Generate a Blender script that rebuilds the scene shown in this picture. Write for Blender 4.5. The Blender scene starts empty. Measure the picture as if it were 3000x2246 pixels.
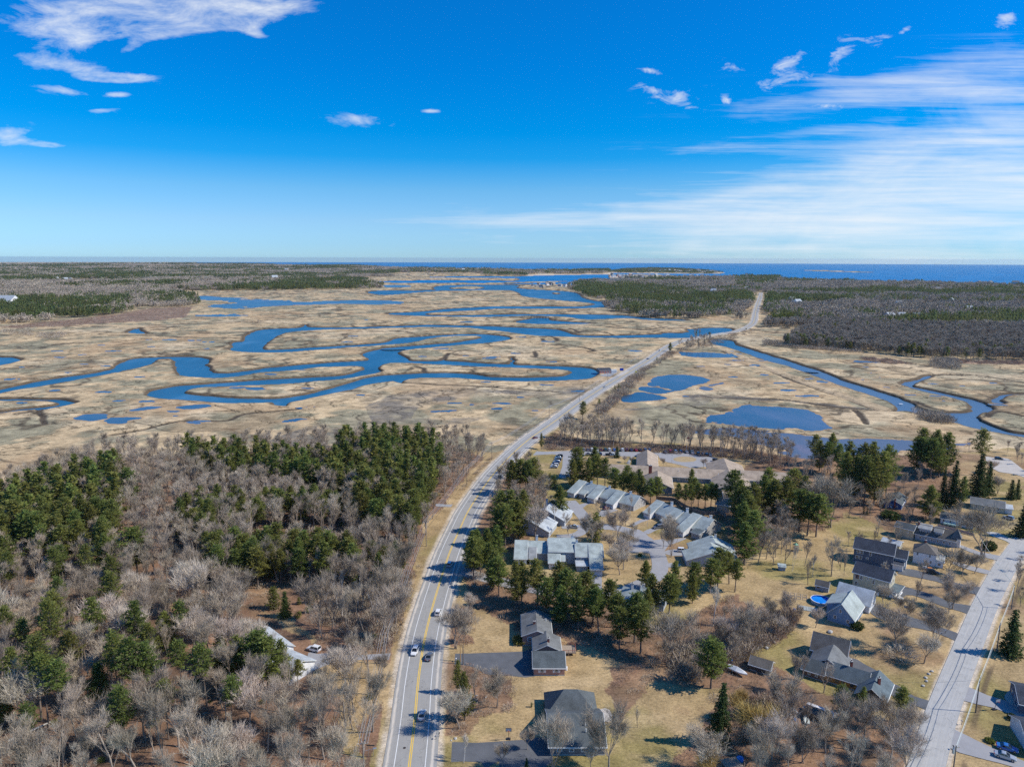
import bpy, math, random
import numpy as np
from mathutils import Vector, Matrix, geometry
R = math.radians
scene = bpy.context.scene
COL = scene.collection
# ------------------------------------------------------------------ camera
# photo pixels are 3000 x 2246; every place below was measured off it and turned into metres by G()
H = 120.0; F = 2065.0; ER = 7.43e6
PITCH = math.atan((1123 - 757) / F); ROLL = R(0.15)
cam_d = bpy.data.cameras.new("camera"); cam = bpy.data.objects.new("camera", cam_d); COL.objects.link(cam)
cam_d.sensor_width = 36.0; cam_d.lens = 36.0 * F / 3000.0; cam_d.clip_start = 0.5; cam_d.clip_end = 90000
cam.matrix_world = Matrix.Translation((0, 0, H)) @ Matrix.Rotation(R(90) - PITCH, 4, 'X') @ Matrix.Rotation(ROLL, 4, 'Z')
scene.camera = cam
CM = np.array(cam.matrix_world.to_3x3())
# ------------------------------------------------------------------ sun and exposure
SUN_EL, SUN_AZ = R(43), R(97)          # azimuth clockwise from +Y (camera looks along +Y)
sd = bpy.data.lights.new("sun", 'SUN'); sd.energy = 4.9; sd.angle = R(0.53); sd.color = (1.0, 0.94, 0.83)
sun = bpy.data.objects.new("sun", sd); COL.objects.link(sun)
to_sun = Vector((math.sin(SUN_AZ) * math.cos(SUN_EL), math.cos(SUN_AZ) * math.cos(SUN_EL), math.sin(SUN_EL)))
sun.rotation_euler = to_sun.to_track_quat('Z', 'Y').to_euler()
scene.view_settings.view_transform = 'Standard'; scene.view_settings.look = 'None'
scene.view_settings.exposure = 0.0; scene.view_settings.gamma = 1.0; scene.view_settings.use_curve_mapping = False
scene.render.engine = 'CYCLES'
scene.cycles.max_bounces = 5; scene.cycles.diffuse_bounces = 2; scene.cycles.glossy_bounces = 2
scene.cycles.transparent_max_bounces = 8; scene.cycles.volume_bounces = 0; scene.cycles.transmission_bounces = 2
scene.cycles.use_denoising = False; scene.cycles.denoiser = 'OPENIMAGEDENOISE'; scene.cycles.denoising_input_passes = 'RGB_ALBEDO_NORMAL'
# ------------------------------------------------------------------ node helper
class NT:
    def __init__(s, nt):
        s.nt = nt
    def n(s, t, **k):
        o = s.nt.nodes.new(t)
        for a, v in k.items(): setattr(o, a, v)
        return o
    def l(s, a, b): s.nt.links.new(a, b)
    def m(s, op, a, b=None, c=None, clamp=False):
        o = s.n('ShaderNodeMath', operation=op, use_clamp=clamp)
        for i, v in enumerate((a, b, c)):
            if v is None: continue
            if isinstance(v, (int, float)): o.inputs[i].default_value = v
            else: s.l(v, o.inputs[i])
        return o.outputs[0]
    def mixc(s, f, a, b, mode='MIX'):
        o = s.n('ShaderNodeMix', data_type='RGBA', blend_type=mode)
        for i, v in ((0, f), (6, a), (7, b)):
            if isinstance(v, (int, float)): o.inputs[i].default_value = v
            elif isinstance(v, (tuple, list)): o.inputs[i].default_value = tuple(v) + ((1,) if len(v) == 3 else ())
            else: s.l(v, o.inputs[i])
        return o.outputs[2]
    def noise(s, vec, scale, detail=4, rough=0.55, dist=0.0):
        o = s.n('ShaderNodeTexNoise'); o.inputs['Scale'].default_value = scale; o.inputs['Detail'].default_value = detail
        o.inputs['Roughness'].default_value = rough; o.inputs['Distortion'].default_value = dist
        if vec is not None: s.l(vec, o.inputs['Vector'])
        return o.outputs['Fac']
    def ramp(s, f, stops, interp='LINEAR'):
        o = s.n('ShaderNodeValToRGB'); cr = o.color_ramp; cr.interpolation = interp
        while len(cr.elements) < len(stops): cr.elements.new(0.5)
        for e, (p, c) in zip(cr.elements, stops):
            e.position = p; e.color = tuple(c) + ((1,) if len(c) == 3 else ())
        s.l(f, o.inputs[0]); return o.outputs[0]
    def mapping(s, vec, scale=(1, 1, 1), rot=(0, 0, 0), loc=(0, 0, 0)):
        o = s.n('ShaderNodeMapping'); o.inputs['Scale'].default_value = scale; o.inputs['Rotation'].default_value = rot
        o.inputs['Location'].default_value = loc; s.l(vec, o.inputs[0]); return o.outputs[0]
def pxdir(px, py):
    d = CM @ np.array([(px - 1500) / F, -(py - 1123) / F, -1.0]); return d / np.linalg.norm(d)
# ------------------------------------------------------------------ sky: Nishita with cirrus
world = bpy.data.worlds.new("World"); scene.world = world; world.use_nodes = True
w = NT(world.node_tree); world.node_tree.nodes.clear()
wo = w.n('ShaderNodeOutputWorld'); bg = w.n('ShaderNodeBackground'); bg.inputs[1].default_value = 0.10
w.l(bg.outputs[0], wo.inputs[0])
tc = w.n('ShaderNodeTexCoord'); sp = w.n('ShaderNodeSeparateXYZ'); w.l(tc.outputs['Generated'], sp.inputs[0])
X, Y, Z = sp.outputs
Zc = w.m('MAXIMUM', Z, 0.004)
cb = w.n('ShaderNodeCombineXYZ'); w.l(X, cb.inputs[0]); w.l(Y, cb.inputs[1]); w.l(Zc, cb.inputs[2])
sky = w.n('ShaderNodeTexSky', sky_type='NISHITA', sun_disc=False); sky.sun_elevation = SUN_EL; sky.sun_rotation = SUN_AZ
sky.altitude = 120; sky.air_density = 1.0; sky.dust_density = 0.3; sky.ozone_density = 2.5
w.l(cb.outputs[0], sky.inputs[0])
tint = w.ramp(Zc, [(0.0, (.68, 1.18, 1.95)), (0.018, (.60, 1.07, 1.85)), (0.05, (.60, 1.0, 1.62)), (0.091, (.43, .95, 1.475)), (0.108, (.27, .895, 1.475)), (0.132, (.05, .80, 1.48)), (0.165, (.0, .77, 1.5)), (0.24, (.0, .74, 1.54)), (0.45, (.02, .76, 1.6)), (1.0, (.12, .8, 1.5))])
skyc = w.mixc(1.0, sky.outputs[0], tint, 'MULTIPLY')
# cloud layer seen in perspective: plane coordinates p = d.xy / d.z
zz = w.m('MAXIMUM', Z, 0.03)
pu = w.m('DIVIDE', X, zz); pv = w.m('DIVIDE', Y, zz)
pc = w.n('ShaderNodeCombineXYZ'); w.l(pu, pc.inputs[0]); w.l(pv, pc.inputs[1])
Ys = w.m('MAXIMUM', Y, 0.05)
U = w.m('DIVIDE', X, Ys); V = w.m('DIVIDE', Z, Ys)
def blob(px, py, rx, ry, ang=0.0):
    d = pxdir(px, py); u0, v0 = d[0] / d[1], d[2] / d[1]
    a, b = rx / F, ry / F; ca, sa = math.cos(R(ang)), math.sin(R(ang))
    du = w.m('SUBTRACT', U, u0); dv = w.m('SUBTRACT', V, v0)
    s = w.m('ADD', w.m('MULTIPLY', du, ca / a), w.m('MULTIPLY', dv, sa / a))
    t = w.m('ADD', w.m('MULTIPLY', du, -sa / b), w.m('MULTIPLY', dv, ca / b))
    q = w.m('ADD', w.m('MULTIPLY', s, s), w.m('MULTIPLY', t, t))
    return w.m('POWER', 2.718, w.m('MULTIPLY', q, -1.0))
def total(lst):
    o = lst[0]
    for x in lst[1:]: o = w.m('ADD', o, x)
    return o
uv = w.n('ShaderNodeCombineXYZ'); w.l(U, uv.inputs[0]); w.l(V, uv.inputs[1])
# puffy patches upper left
puff = total([blob(560, 15, 330, 45), blob(210, 50, 210, 50), blob(210, 110, 110, 36), blob(620, 75, 150, 22, 4), blob(430, 85, 110, 24), w.m('MULTIPLY', blob(210, 195, 170, 24, -8), .8), blob(300, 228, 100, 12), w.m('MULTIPLY', blob(740, 25, 150, 26), .8), blob(390, 135, 60, 14, 20), blob(350, 232, 60, 12),
              blob(205, 268, 95, 15, -6), blob(345, 278, 40, 8), blob(300, 323, 75, 9, 4), blob(30, 405, 80, 40, -14), blob(150, 425, 60, 12, -5),
              w.m('MULTIPLY', blob(1050, 350, 125, 22, -2), 0.85), blob(745, 96, 45, 14, -20), w.m('MULTIPLY', blob(1262, 326, 30, 6), .8)])
n1 = w.noise(w.mapping(uv.outputs[0], (11, 34, 1), (0, 0, R(-6))), 1.0, 11, 0.68, 0.4)
puffm = w.m('MULTIPLY', w.m('MULTIPLY', puff, 3.0, clamp=True), w.m('MULTIPLY', w.m('SUBTRACT', w.m('ADD', w.m('MULTIPLY', w.m('MINIMUM', puff, 1.0), 0.52), w.m('MULTIPLY', n1, 1.5)), 1.02), 1.6, clamp=True))
# small wisps mid right
wis = total([blob(1960, 275, 110, 22, -4), blob(1990, 300, 60, 12, -20), blob(2125, 295, 20, 12), blob(2140, 195, 22, 35, 60), blob(2250, 250, 40, 20, 20), blob(2330, 225, 60, 20, 10),
             blob(2460, 160, 55, 28, 50), blob(2575, 125, 30, 16, 10), blob(2430, 310, 60, 10, -2), blob(2650, 90, 20, 9, 30), blob(2945, 60, 40, 22, 20), blob(1920, 210, 60, 10, -12),
             blob(2310, 180, 50, 18, 20), blob(2540, 120, 30, 12)])
n2 = w.noise(w.mapping(uv.outputs[0], (26, 60, 1), (0, 0, R(8))), 1.0, 10, 0.7, 0.6)
wism = w.m('MULTIPLY', w.m('MULTIPLY', wis, 2.5, clamp=True), w.m('MULTIPLY', w.m('SUBTRACT', w.m('ADD', w.m('MULTIPLY', w.m('MINIMUM', wis, 1.0), 0.40), w.m('MULTIPLY', n2, 1.6)), 1.04), 1.8, clamp=True))
# big streaked sheet at the right
sheet = total([blob(2980, 640, 1000, 150, 6), blob(2700, 520, 700, 100, 10), blob(2850, 420, 560, 110, 14), blob(2950, 210, 480, 75, 9), blob(2550, 250, 330, 35, 8), w.m('MULTIPLY', blob(2050, 610, 620, 42, 5), 0.9), blob(2900, 560, 700, 60, 10),
               w.m('MULTIPLY', blob(1500, 642, 330, 20, 1), 0.7), w.m('MULTIPLY', blob(1380, 600, 120, 10), 0.5), w.m('MULTIPLY', blob(2100, 440, 360, 40, 6), 0.4)])
n3 = w.noise(w.mapping(uv.outputs[0], (2.6, 60, 1), (0, 0, R(-7))), 1.0, 11, 0.68, 0.25)
n4 = w.noise(w.mapping(uv.outputs[0], (6, 18, 1), (0, 0, R(-16))), 1.0, 7, 0.6, 0.8)
sheetm = w.m('MULTIPLY', w.m('MULTIPLY', sheet, 2.5, clamp=True), w.m('MULTIPLY', w.m('SUBTRACT', w.m('ADD', w.m('MULTIPLY', w.m('MINIMUM', sheet, 1.5), 0.40), w.m('ADD', w.m('MULTIPLY', n3, 1.5), w.m('MULTIPLY', n4, 0.7))), 1.24), 1.3, clamp=True))
front = w.m('GREATER_THAN', Y, 0.06)
n5 = w.noise(w.mapping(pc.outputs[0], (0.25, 0.9, 1), (0, 0, 0.3)), 1.0, 6, 0.6, 0.5)
gen = w.m('MULTIPLY', w.m('SUBTRACT', n5, 0.56), 1.6, clamp=True)
cl = w.m('MULTIPLY', w.m('MAXIMUM', w.m('MAXIMUM', puffm, wism), w.m('MULTIPLY', sheetm, 0.85)), front)
cl = w.m('MAXIMUM', cl, w.m('MULTIPLY', w.m('MULTIPLY', gen, w.m('SUBTRACT', 1.0, front)), 0.6))
skyc = w.mixc(w.m('MULTIPLY', cl, 0.93), skyc, (9.0, 9.4, 9.8))
w.l(skyc, bg.inputs[0])
# ------------------------------------------------------------------ photo pixel -> metres on the (curved) ground
def Garr(px, py, h=0.0):
    px = np.asarray(px, float); py = np.asarray(py, float)
    v = np.stack([(px - 1500) / F, -(py - 1123) / F, -np.ones_like(px)], -1) @ CM.T
    v /= np.linalg.norm(v, axis=-1, keepdims=True)
    A = (v[..., 0] ** 2 + v[..., 1] ** 2) / (2 * ER); dz = np.minimum(v[..., 2], -1e-4)
    disc = np.maximum(dz * dz - 4 * A * (H - h), 0)
    t = (-dz - np.sqrt(disc)) / (2 * A)
    return v[..., 0] * t, v[..., 1] * t
def G(px, py, h=0.0):
    x, y = Garr(px, py, h); return float(x), float(y)
def drop(x, y): return -(x * x + y * y) / (2 * ER)
def proj(x, y, z):
    p = np.stack([np.asarray(x, float), np.asarray(y, float), np.asarray(z, float) - H], -1) @ CM
    return 1500 + F * p[..., 0] / -p[..., 2], 1123 - F * p[..., 1] / -p[..., 2]
# ------------------------------------------------------------------ numpy noise
def _hash(ix, iy, s):
    n = (ix.astype(np.int64) * 374761393 + iy.astype(np.int64) * 668265263 + s * 1442695041) & 0xffffffff
    n = ((n ^ (n >> 13)) * 1274126177) & 0xffffffff
    return ((n ^ (n >> 16)) & 0xffff) / 65535.0
def vnoise(x, y, s=0):
    ix, iy = np.floor(x), np.floor(y); fx, fy = x - ix, y - iy
    fx = fx * fx * (3 - 2 * fx); fy = fy * fy * (3 - 2 * fy)
    a, b = _hash(ix, iy, s), _hash(ix + 1, iy, s); c, d = _hash(ix, iy + 1, s), _hash(ix + 1, iy + 1, s)
    return (a + (b - a) * fx) * (1 - fy) + (c + (d - c) * fx) * fy
def fbm(x, y, sc, octv=4, s=0, g=0.5):
    x = np.asarray(x, float) / sc; y = np.asarray(y, float) / sc
    o = 0; a = 1; t = 0
    for i in range(octv):
        o = o + a * vnoise(x * 2 ** i + 17.3 * i, y * 2 ** i - 9.1 * i, s + i); t += a; a *= g
    return o / t
def sstep(a, b, x):
    t = np.clip((x - a) / (b - a), 0, 1); return t * t * (3 - 2 * t)
def smooth(pts, n=4, closed=True):
    P = np.array(pts, float); N = len(P); out = []
    rng = range(N) if closed else range(N - 1)
    for i in rng:
        if closed: p0, p1, p2, p3 = P[i - 1], P[i], P[(i + 1) % N], P[(i + 2) % N]
        else: p0, p1, p2, p3 = P[max(i - 1, 0)], P[i], P[i + 1], P[min(i + 2, N - 1)]
        for k in range(n):
            t = k / n
            out.append(0.5 * ((2 * p1) + (-p0 + p2) * t + (2 * p0 - 5 * p1 + 4 * p2 - p3) * t * t + (-p0 + 3 * p1 - 3 * p2 + p3) * t ** 3))
    if not closed: out.append(P[-1])
    return np.array(out)
def inpoly(px, py, poly):
    px = np.asarray(px, float); py = np.asarray(py, float); c = np.zeros(px.shape, bool); P = np.asarray(poly, float); j = len(P) - 1
    for i in range(len(P)):
        xi, yi = P[i]; xj, yj = P[j]
        if yi != yj:
            c ^= ((yi > py) != (yj > py)) & (px < (xj - xi) * (py - yi) / (yj - yi) + xi)
        j = i
    return c
def segdist(x, y, P, closed=True):
    d = np.full(x.shape, 1e18); n = len(P)
    for i in range(n if closed else n - 1):
        a = P[i]; b = P[(i + 1) % n]; e = b - a; L = e @ e
        if L < 1e-9: continue
        t = np.clip(((x - a[0]) * e[0] + (y - a[1]) * e[1]) / L, 0, 1)
        d = np.minimum(d, (x - a[0] - t * e[0]) ** 2 + (y - a[1] - t * e[1]) ** 2)
    return np.sqrt(d)
# ------------------------------------------------------------------ object helpers
def tag(o, label=None, cat=None, group=None, kind=None):
    if label: o["label"] = label
    if cat: o["category"] = cat
    if group: o["group"] = group
    if kind: o["kind"] = kind
    return o
def newmesh(name, v, f, mats=None, fm=None, smooth_=False):
    me = bpy.data.meshes.new(name)
    if isinstance(v, np.ndarray): v = v.reshape(-1, 3)
    me.from_pydata(v.tolist() if isinstance(v, np.ndarray) else v, [], f.tolist() if isinstance(f, np.ndarray) else f)
    for m in (mats or []): me.materials.append(m)
    if fm is not None: me.polygons.foreach_set('material_index', np.asarray(fm, np.int32))
    if smooth_: me.polygons.foreach_set('use_smooth', np.ones(len(me.polygons), bool))
    me.update(); return me
def link(name, me, parent=None):
    o = bpy.data.objects.new(name, me); COL.objects.link(o)
    if parent: o.parent = parent
    return o
def empty(name, loc, rz=0.0, sc=1.0):
    o = bpy.data.objects.new(name, None); COL.objects.link(o); o.empty_display_size = 0.5
    o.location = loc; o.rotation_euler = (0, 0, rz); o.scale = (sc, sc, sc); return o
def fastmesh(name, V, F3, mats, n=3):
    """V (N,3) and faces (M,n) numpy arrays -> mesh, quickly"""
    me = bpy.data.meshes.new(name); me.vertices.add(len(V)); me.vertices.foreach_set('co', np.ascontiguousarray(V, np.float32).ravel())
    M = len(F3); me.loops.add(M * n); me.loops.foreach_set('vertex_index', np.ascontiguousarray(F3, np.int32).ravel())
    me.polygons.add(M); me.polygons.foreach_set('loop_start', np.arange(0, M * n, n, dtype=np.int32))
    try: me.polygons.foreach_set('loop_total', np.full(M, n, np.int32))
    except Exception: pass
    for m in mats: me.materials.append(m)
    me.update(calc_edges=True); return me
# ------------------------------------------------------------------ materials
def mat(name, col, rough=0.85, metal=0.0, var=0.0, vscale=1.0, spec=0.3, bump=0.0, bscale=8.0, stretch=(1, 1, 1), coat=0.0, rnd=0.0):
    m = bpy.data.materials.new(name); m.use_nodes = True; t = NT(m.node_tree); b = m.node_tree.nodes['Principled BSDF']
    b.inputs['Roughness'].default_value = rough; b.inputs['Metallic'].default_value = metal; b.inputs['Specular IOR Level'].default_value = spec
    b.inputs['Coat Weight'].default_value = coat; b.inputs['Coat Roughness'].default_value = 0.08
    c = tuple(col)
    src = None
    if var > 0 or bump > 0:
        tcn = t.n('ShaderNodeTexCoord'); mp = t.mapping(tcn.outputs['Object'], stretch)
    if var > 0:
        nz = t.noise(mp, vscale, 5, 0.6); nz2 = t.noise(mp, vscale * 7.3, 3, 0.6)
        f = t.m('ADD', t.m('MULTIPLY', nz, 0.6), t.m('MULTIPLY', nz2, 0.4))
        src = t.ramp(f, [(0.3, [x * (1 - var) for x in c]), (0.7, [min(1, x * (1 + var)) for x in c])])
    if rnd > 0:
        oi = t.n('ShaderNodeObjectInfo'); k = t.m('ADD', t.m('MULTIPLY', oi.outputs['Random'], 2 * rnd), 1 - rnd)
        hs = t.n('ShaderNodeHueSaturation'); t.l(k, hs.inputs['Value'])
        if src is not None: t.l(src, hs.inputs['Color'])
        else: hs.inputs['Color'].default_value = c + (1,)
        src = hs.outputs[0]
    if src is not None: t.l(src, b.inputs['Base Color'])
    else: b.inputs['Base Color'].default_value = c + (1,)
    if bump > 0:
        bn = t.n('ShaderNodeBump'); bn.inputs['Strength'].default_value = bump; t.l(t.noise(mp, bscale, 4, 0.6), bn.inputs['Height']); t.l(bn.outputs[0], b.inputs['Normal'])
    return m
# ================================================================== LAND
def W(*p):   # pixels of the tracing strip (x 2.212, from y 740) -> photo pixels
    return [(x / 2.212, 740 + y / 2.212) for x, y in p]
def o(dx, pts): return [(x + dx, y) for x, y in pts]
C2, C3 = 2212, 4424
def crop(x0, y0, s, pts): return [(x0 + x / s, y0 + y / s) for x, y in pts]
riverA = W(*(o(C2, [(2300,505),(2212,516),(2190,518),(2040,524),(1780,532),(1590,532),(1500,524),(1440,505),(1380,492),(1230,484),(960,472),(800,468),(560,463),(500,465),(330,472),(100,478)])
 + [(2212,480),(2000,478),(1985,462),(1950,480),(1850,486),(1740,490),(1680,498),(1630,515),(1590,545),(1580,570),(1540,572),(1500,585),(1515,600),(1495,622),(1540,635),(1620,642),(1750,643),(1880,640),(2212,612)]
 + o(C2, [(60,608),(200,600),(440,580),(560,553),(700,538),(860,536),(910,545),(840,560),(750,575),(600,587),(450,598),(300,610),(220,625),(160,640),(135,655),(150,665),(180,680),(170,690),(100,695),(0,700)])
 + [(2000,715),(1800,732),(1720,738),(1650,750),(1500,770),(1380,770),(1360,755),(1350,730),(1325,720),(1355,700),(1350,685),(1290,672),(1150,668),(1000,672),(880,678),(800,700),(760,720),(740,742),(620,770),(400,800),(200,835),(0,880),(-250,925),(-250,965),(0,905),(100,885),(200,870),(400,835),(600,800),(780,765),(900,740),(980,715),(1010,690),(1060,683),(1120,685),(1140,720),(1145,750),(1160,780),(1200,795),(1300,805),(1400,808),(1550,795),(1700,772),(1900,758),(2050,738),(2212,733)]
 + o(C2, [(110,732),(160,740),(110,765),(60,778)])
 + [(2212,787),(2000,800),(1700,815),(1500,830),(1300,845),(1150,855),(1050,870),(980,885),(955,905),(970,925),(1050,940),(1200,950),(1400,965),(1600,970),(1760,965),(1780,980),(1850,990),(1860,968),(1950,950),(2080,920),(2212,893)]
 + o(C2, [(80,875),(160,850),(240,840),(340,828),(400,842),(395,832),(410,820),(480,810),(560,806),(740,808),(860,815),(1000,825),(1200,830),(1400,825),(1580,815),(1640,795),(1660,775),(1655,762),(1620,745),(1560,735),(1400,728),(1250,722),(1122,718),(1118,700),(1110,672),(1100,705),(1080,715),(960,710),(800,700),(672,692),(680,680),(650,692),(520,695),(440,692),(420,675),(380,655),(362,640),(450,622),(560,612),(700,600),(850,588),(990,575),(1070,562),(1095,548),(1060,538),(950,525),(820,522),(640,530),(500,540),(370,548),(290,575),(120,590),(0,597)])
 + [(2000,608),(1840,620),(1720,622),(1700,610),(1720,585),(1780,540),(1850,515),(1950,505),(2100,495),(2212,492)]
 + o(C2, [(400,482),(560,478),(700,480),(850,484),(960,497),(1060,508),(1150,520),(1290,535),(1500,543),(1800,548),(2212,547),(2300,548)])))
islA = W(*([(1190,895),(1300,870),(1600,857),(1900,842),(2212,814)] + o(C2, [(150,790),(250,767),(240,745),(260,722),(340,710),(430,710),(560,717),(860,732),(1000,737),(1300,747),(1440,754),(1495,768),(1460,785),(1380,795),(1200,800),(980,797),(880,782),(740,772),(560,772),(420,778),(200,795),(0,850)]) + [(2000,905),(1800,935),(1500,930),(1260,910)]))
bridgeW = W(*o(C3, [(-124,516),(0,516),(50,508),(30,495),(100,488),(180,482),(290,485),(320,497),(280,517),(180,535),(110,547),(-124,548)]))
bWest = W((830,512),(870,492),(905,488),(900,500),(940,515),(920,520),(850,517))
cWest = W((-300,935),(0,940),(100,937),(280,942),(370,940),(480,958),(495,965),(440,980),(330,1000),(100,1022),(0,1033),(-300,1050),(-300,1035),(0,1022),(150,1000),(330,985),(385,972),(370,962),(280,956),(130,952),(0,952),(-300,950))
dWest = W((-200,660),(0,672),(60,672),(120,682),(130,692),(90,705),(0,725),(-200,740))
farP1 = W(*([(1265,285),(1350,280),(1450,290),(1560,292),(1650,300),(1860,308),(1910,318),(2050,314),(2212,308)] + o(C2, [(300,310),(430,325),(330,335),(100,335),(0,330)]) + [(2000,338),(1890,340),(1700,350),(1560,365),(1400,355),(1350,345),(1420,330),(1380,318),(1290,303)]))
farP2 = W((1270,405),(1400,392),(1480,388),(1540,398),(1660,403),(1500,412),(1330,412))
F1 = W(*o(C2, [(1130,158),(1200,150),(1460,144),(1720,142),(1760,160),(1780,172),(1830,180),(1480,200),(1300,204),(1000,200),(1040,190),(1160,175)]))
F3 = W(*o(C2, [(225,185),(450,179),(700,177),(1000,179),(1150,186),(1300,195),(1000,199),(800,193),(400,194)]))
F3b = W(*o(C2, [(560,158),(800,152),(1000,152),(1140,156),(1120,163),(900,160)]))
F4 = W(*o(C2, [(600,225),(650,212),(800,207),(1080,206),(1150,214),(1130,225),(1210,235),(1400,245),(1500,255),(1540,270),(1560,290),(1640,310),(1710,318),(1720,335),(1710,348),(1560,358),(1200,361),(1000,361),(850,371),(700,379),(580,386),(535,395),(600,402),(800,402),(1100,396),(1500,396),(1750,400),(1880,408),(1990,420),(2212,430),(2212,438),(2000,434),(1850,420),(1600,430),(1480,415),(1350,408),(1200,406),(1000,412),(800,412),(560,408),(400,402),(310,395),(330,388),(450,382),(560,375),(700,360),(850,352),(1000,345),(1400,345),(1560,345),(1650,330),(1560,318),(1400,305),(1250,290),(1170,275),(1160,262),(1100,243),(950,240),(850,242),(700,245),(620,240)]))
F5 = W(*o(C2, [(1140,440),(1230,425),(1250,420),(1340,420),(1360,435),(1600,452),(1600,458),(1300,460),(1150,450)]))
F6 = W(*o(C2, [(170,255),(270,243),(500,243),(700,240),(500,255),(330,270),(260,272)]))
F7 = W(*o(C2, [(280,210),(430,212),(440,222),(300,225)]))
F8 = W(*o(C2, [(1480,196),(1700,186),(1900,178),(2050,172),(2100,176),(1900,188),(1700,202),(1500,210)]))
canal = W(*o(C3, [(200,555),(320,566),(345,590),(500,640),(700,700),(900,765),(1100,840),(1300,900),(1400,935),(1470,960),(1530,1000),(1620,1025),(1700,1030),(1850,1020),(1880,1000),(1860,970),(1780,945),(1600,905),(1500,875),(1420,850),(1440,832),(1520,815),(1580,792),(1620,795),(1560,815),(1500,840),(1495,860),(1560,875),(1700,905),(1850,935),(1950,965),(2000,1000),(1990,1020),(1900,1045),(1910,1065),(1950,1092),(2082,1140),(2212,1166),(2600,1210),(2600,1245),(2212,1190),(1882,1130),(1802,1106),(1700,1084),(1600,1062),(1480,1027),(1400,1020),(1395,1010),(1380,985),(1340,960),(1250,930),(1100,880),(900,810),(700,735),(560,700),(420,650),(300,610),(190,585)]))
eastC = W(*o(C3, [(2005,945),(2060,918),(2180,908),(2400,915),(2400,925),(2180,916),(2090,925),(2050,945),(2075,965),(2030,972)]))
p3 = crop(1680, 940, 3.687, [(800,680),(880,610),(1000,590),(1200,582),(1370,600),(1440,625),(1430,660),(1330,690),(1200,722),(1160,745),(1100,742),(950,715),(920,700),(830,700)])
p4 = crop(1680, 940, 3.687, [(490,820),(540,800),(650,768),(740,765),(860,790),(1000,830),(900,860),(740,868),(560,872),(500,850)])
p4b = crop(1680, 940, 3.687, [(700,730),(740,712),(900,720),(1000,745),(1080,750),(1000,765),(900,782),(780,762)])
p5 = [(2040,1229),(2075,1218),(2113,1212),(2150,1200),(2180,1187),(2240,1187),(2340,1195),(2394,1208),(2425,1220),(2410,1232),(2450,1252),(2420,1260),(2320,1256),(2200,1248),(2080,1238)]
p6 = [(2190,1258),(2260,1265),(2340,1265),(2450,1281),(2640,1288),(2800,1292),(2840,1301),(2780,1316),(2600,1327),(2400,1337),(2300,1330),(2250,1312),(2180,1292),(2020,1268),(2040,1252),(2120,1252)]
p7 = crop(1680, 940, 3.687, [(1120,335),(1250,335),(1600,350),(1730,385),(1600,392),(1300,388),(1170,365)])
p8 = crop(1680, 940, 3.687, [(1470,700),(1520,670),(1640,660),(1660,680),(1560,695)])
p9 = crop(1680, 940, 3.687, [(1340,718),(1420,706),(1540,735),(1480,755),(1400,748)])
w10 = W((470,1075),(520,1052),(600,1043),(690,1047),(700,1060),(690,1075),(600,1090),(520,1085))
w11 = W((650,1090),(720,1070),(850,1065),(900,1070),(820,1085),(830,1100),(740,1106))
w12 = W((1140,1000),(1220,990),(1320,982),(1380,990),(1300,1005),(1200,1012))
w13 = W((850,1018),(960,992),(1060,995),(1000,1010),(900,1022))
sea = [(575,740),(575,772),(700,775),(813,781),(905,785),(1000,786),(1090,786),(1181,789),(1290,791),(1400,791),(1540,794),(1765,793),(1790,796),(1790,803),(1835,815),(1985,812),(2100,817),(2131,818),(2289,822),(2542,828),(2700,830),(2859,834),(3000,840),(3450,850),(3450,740)]
headl = [(1770,799),(1785,795),(1830,788),(1900,785),(2000,787),(2080,793),(2125,799),(2080,802),(1990,801),(1870,800)]
spit = [(1782,808),(1800,804),(1880,803),(1990,807),(2100,812),(2160,818),(2100,826),(1990,820),(1900,817),(1795,815)]
isl1 = [(897,779),(940,776.5),(1000,775.5),(1050,776),(1085,779),(1040,780.5),(940,780.5)]
isl2 = [(2350,792),(2400,791),(2470,793.5),(2560,797),(2500,797),(2430,795)]
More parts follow.
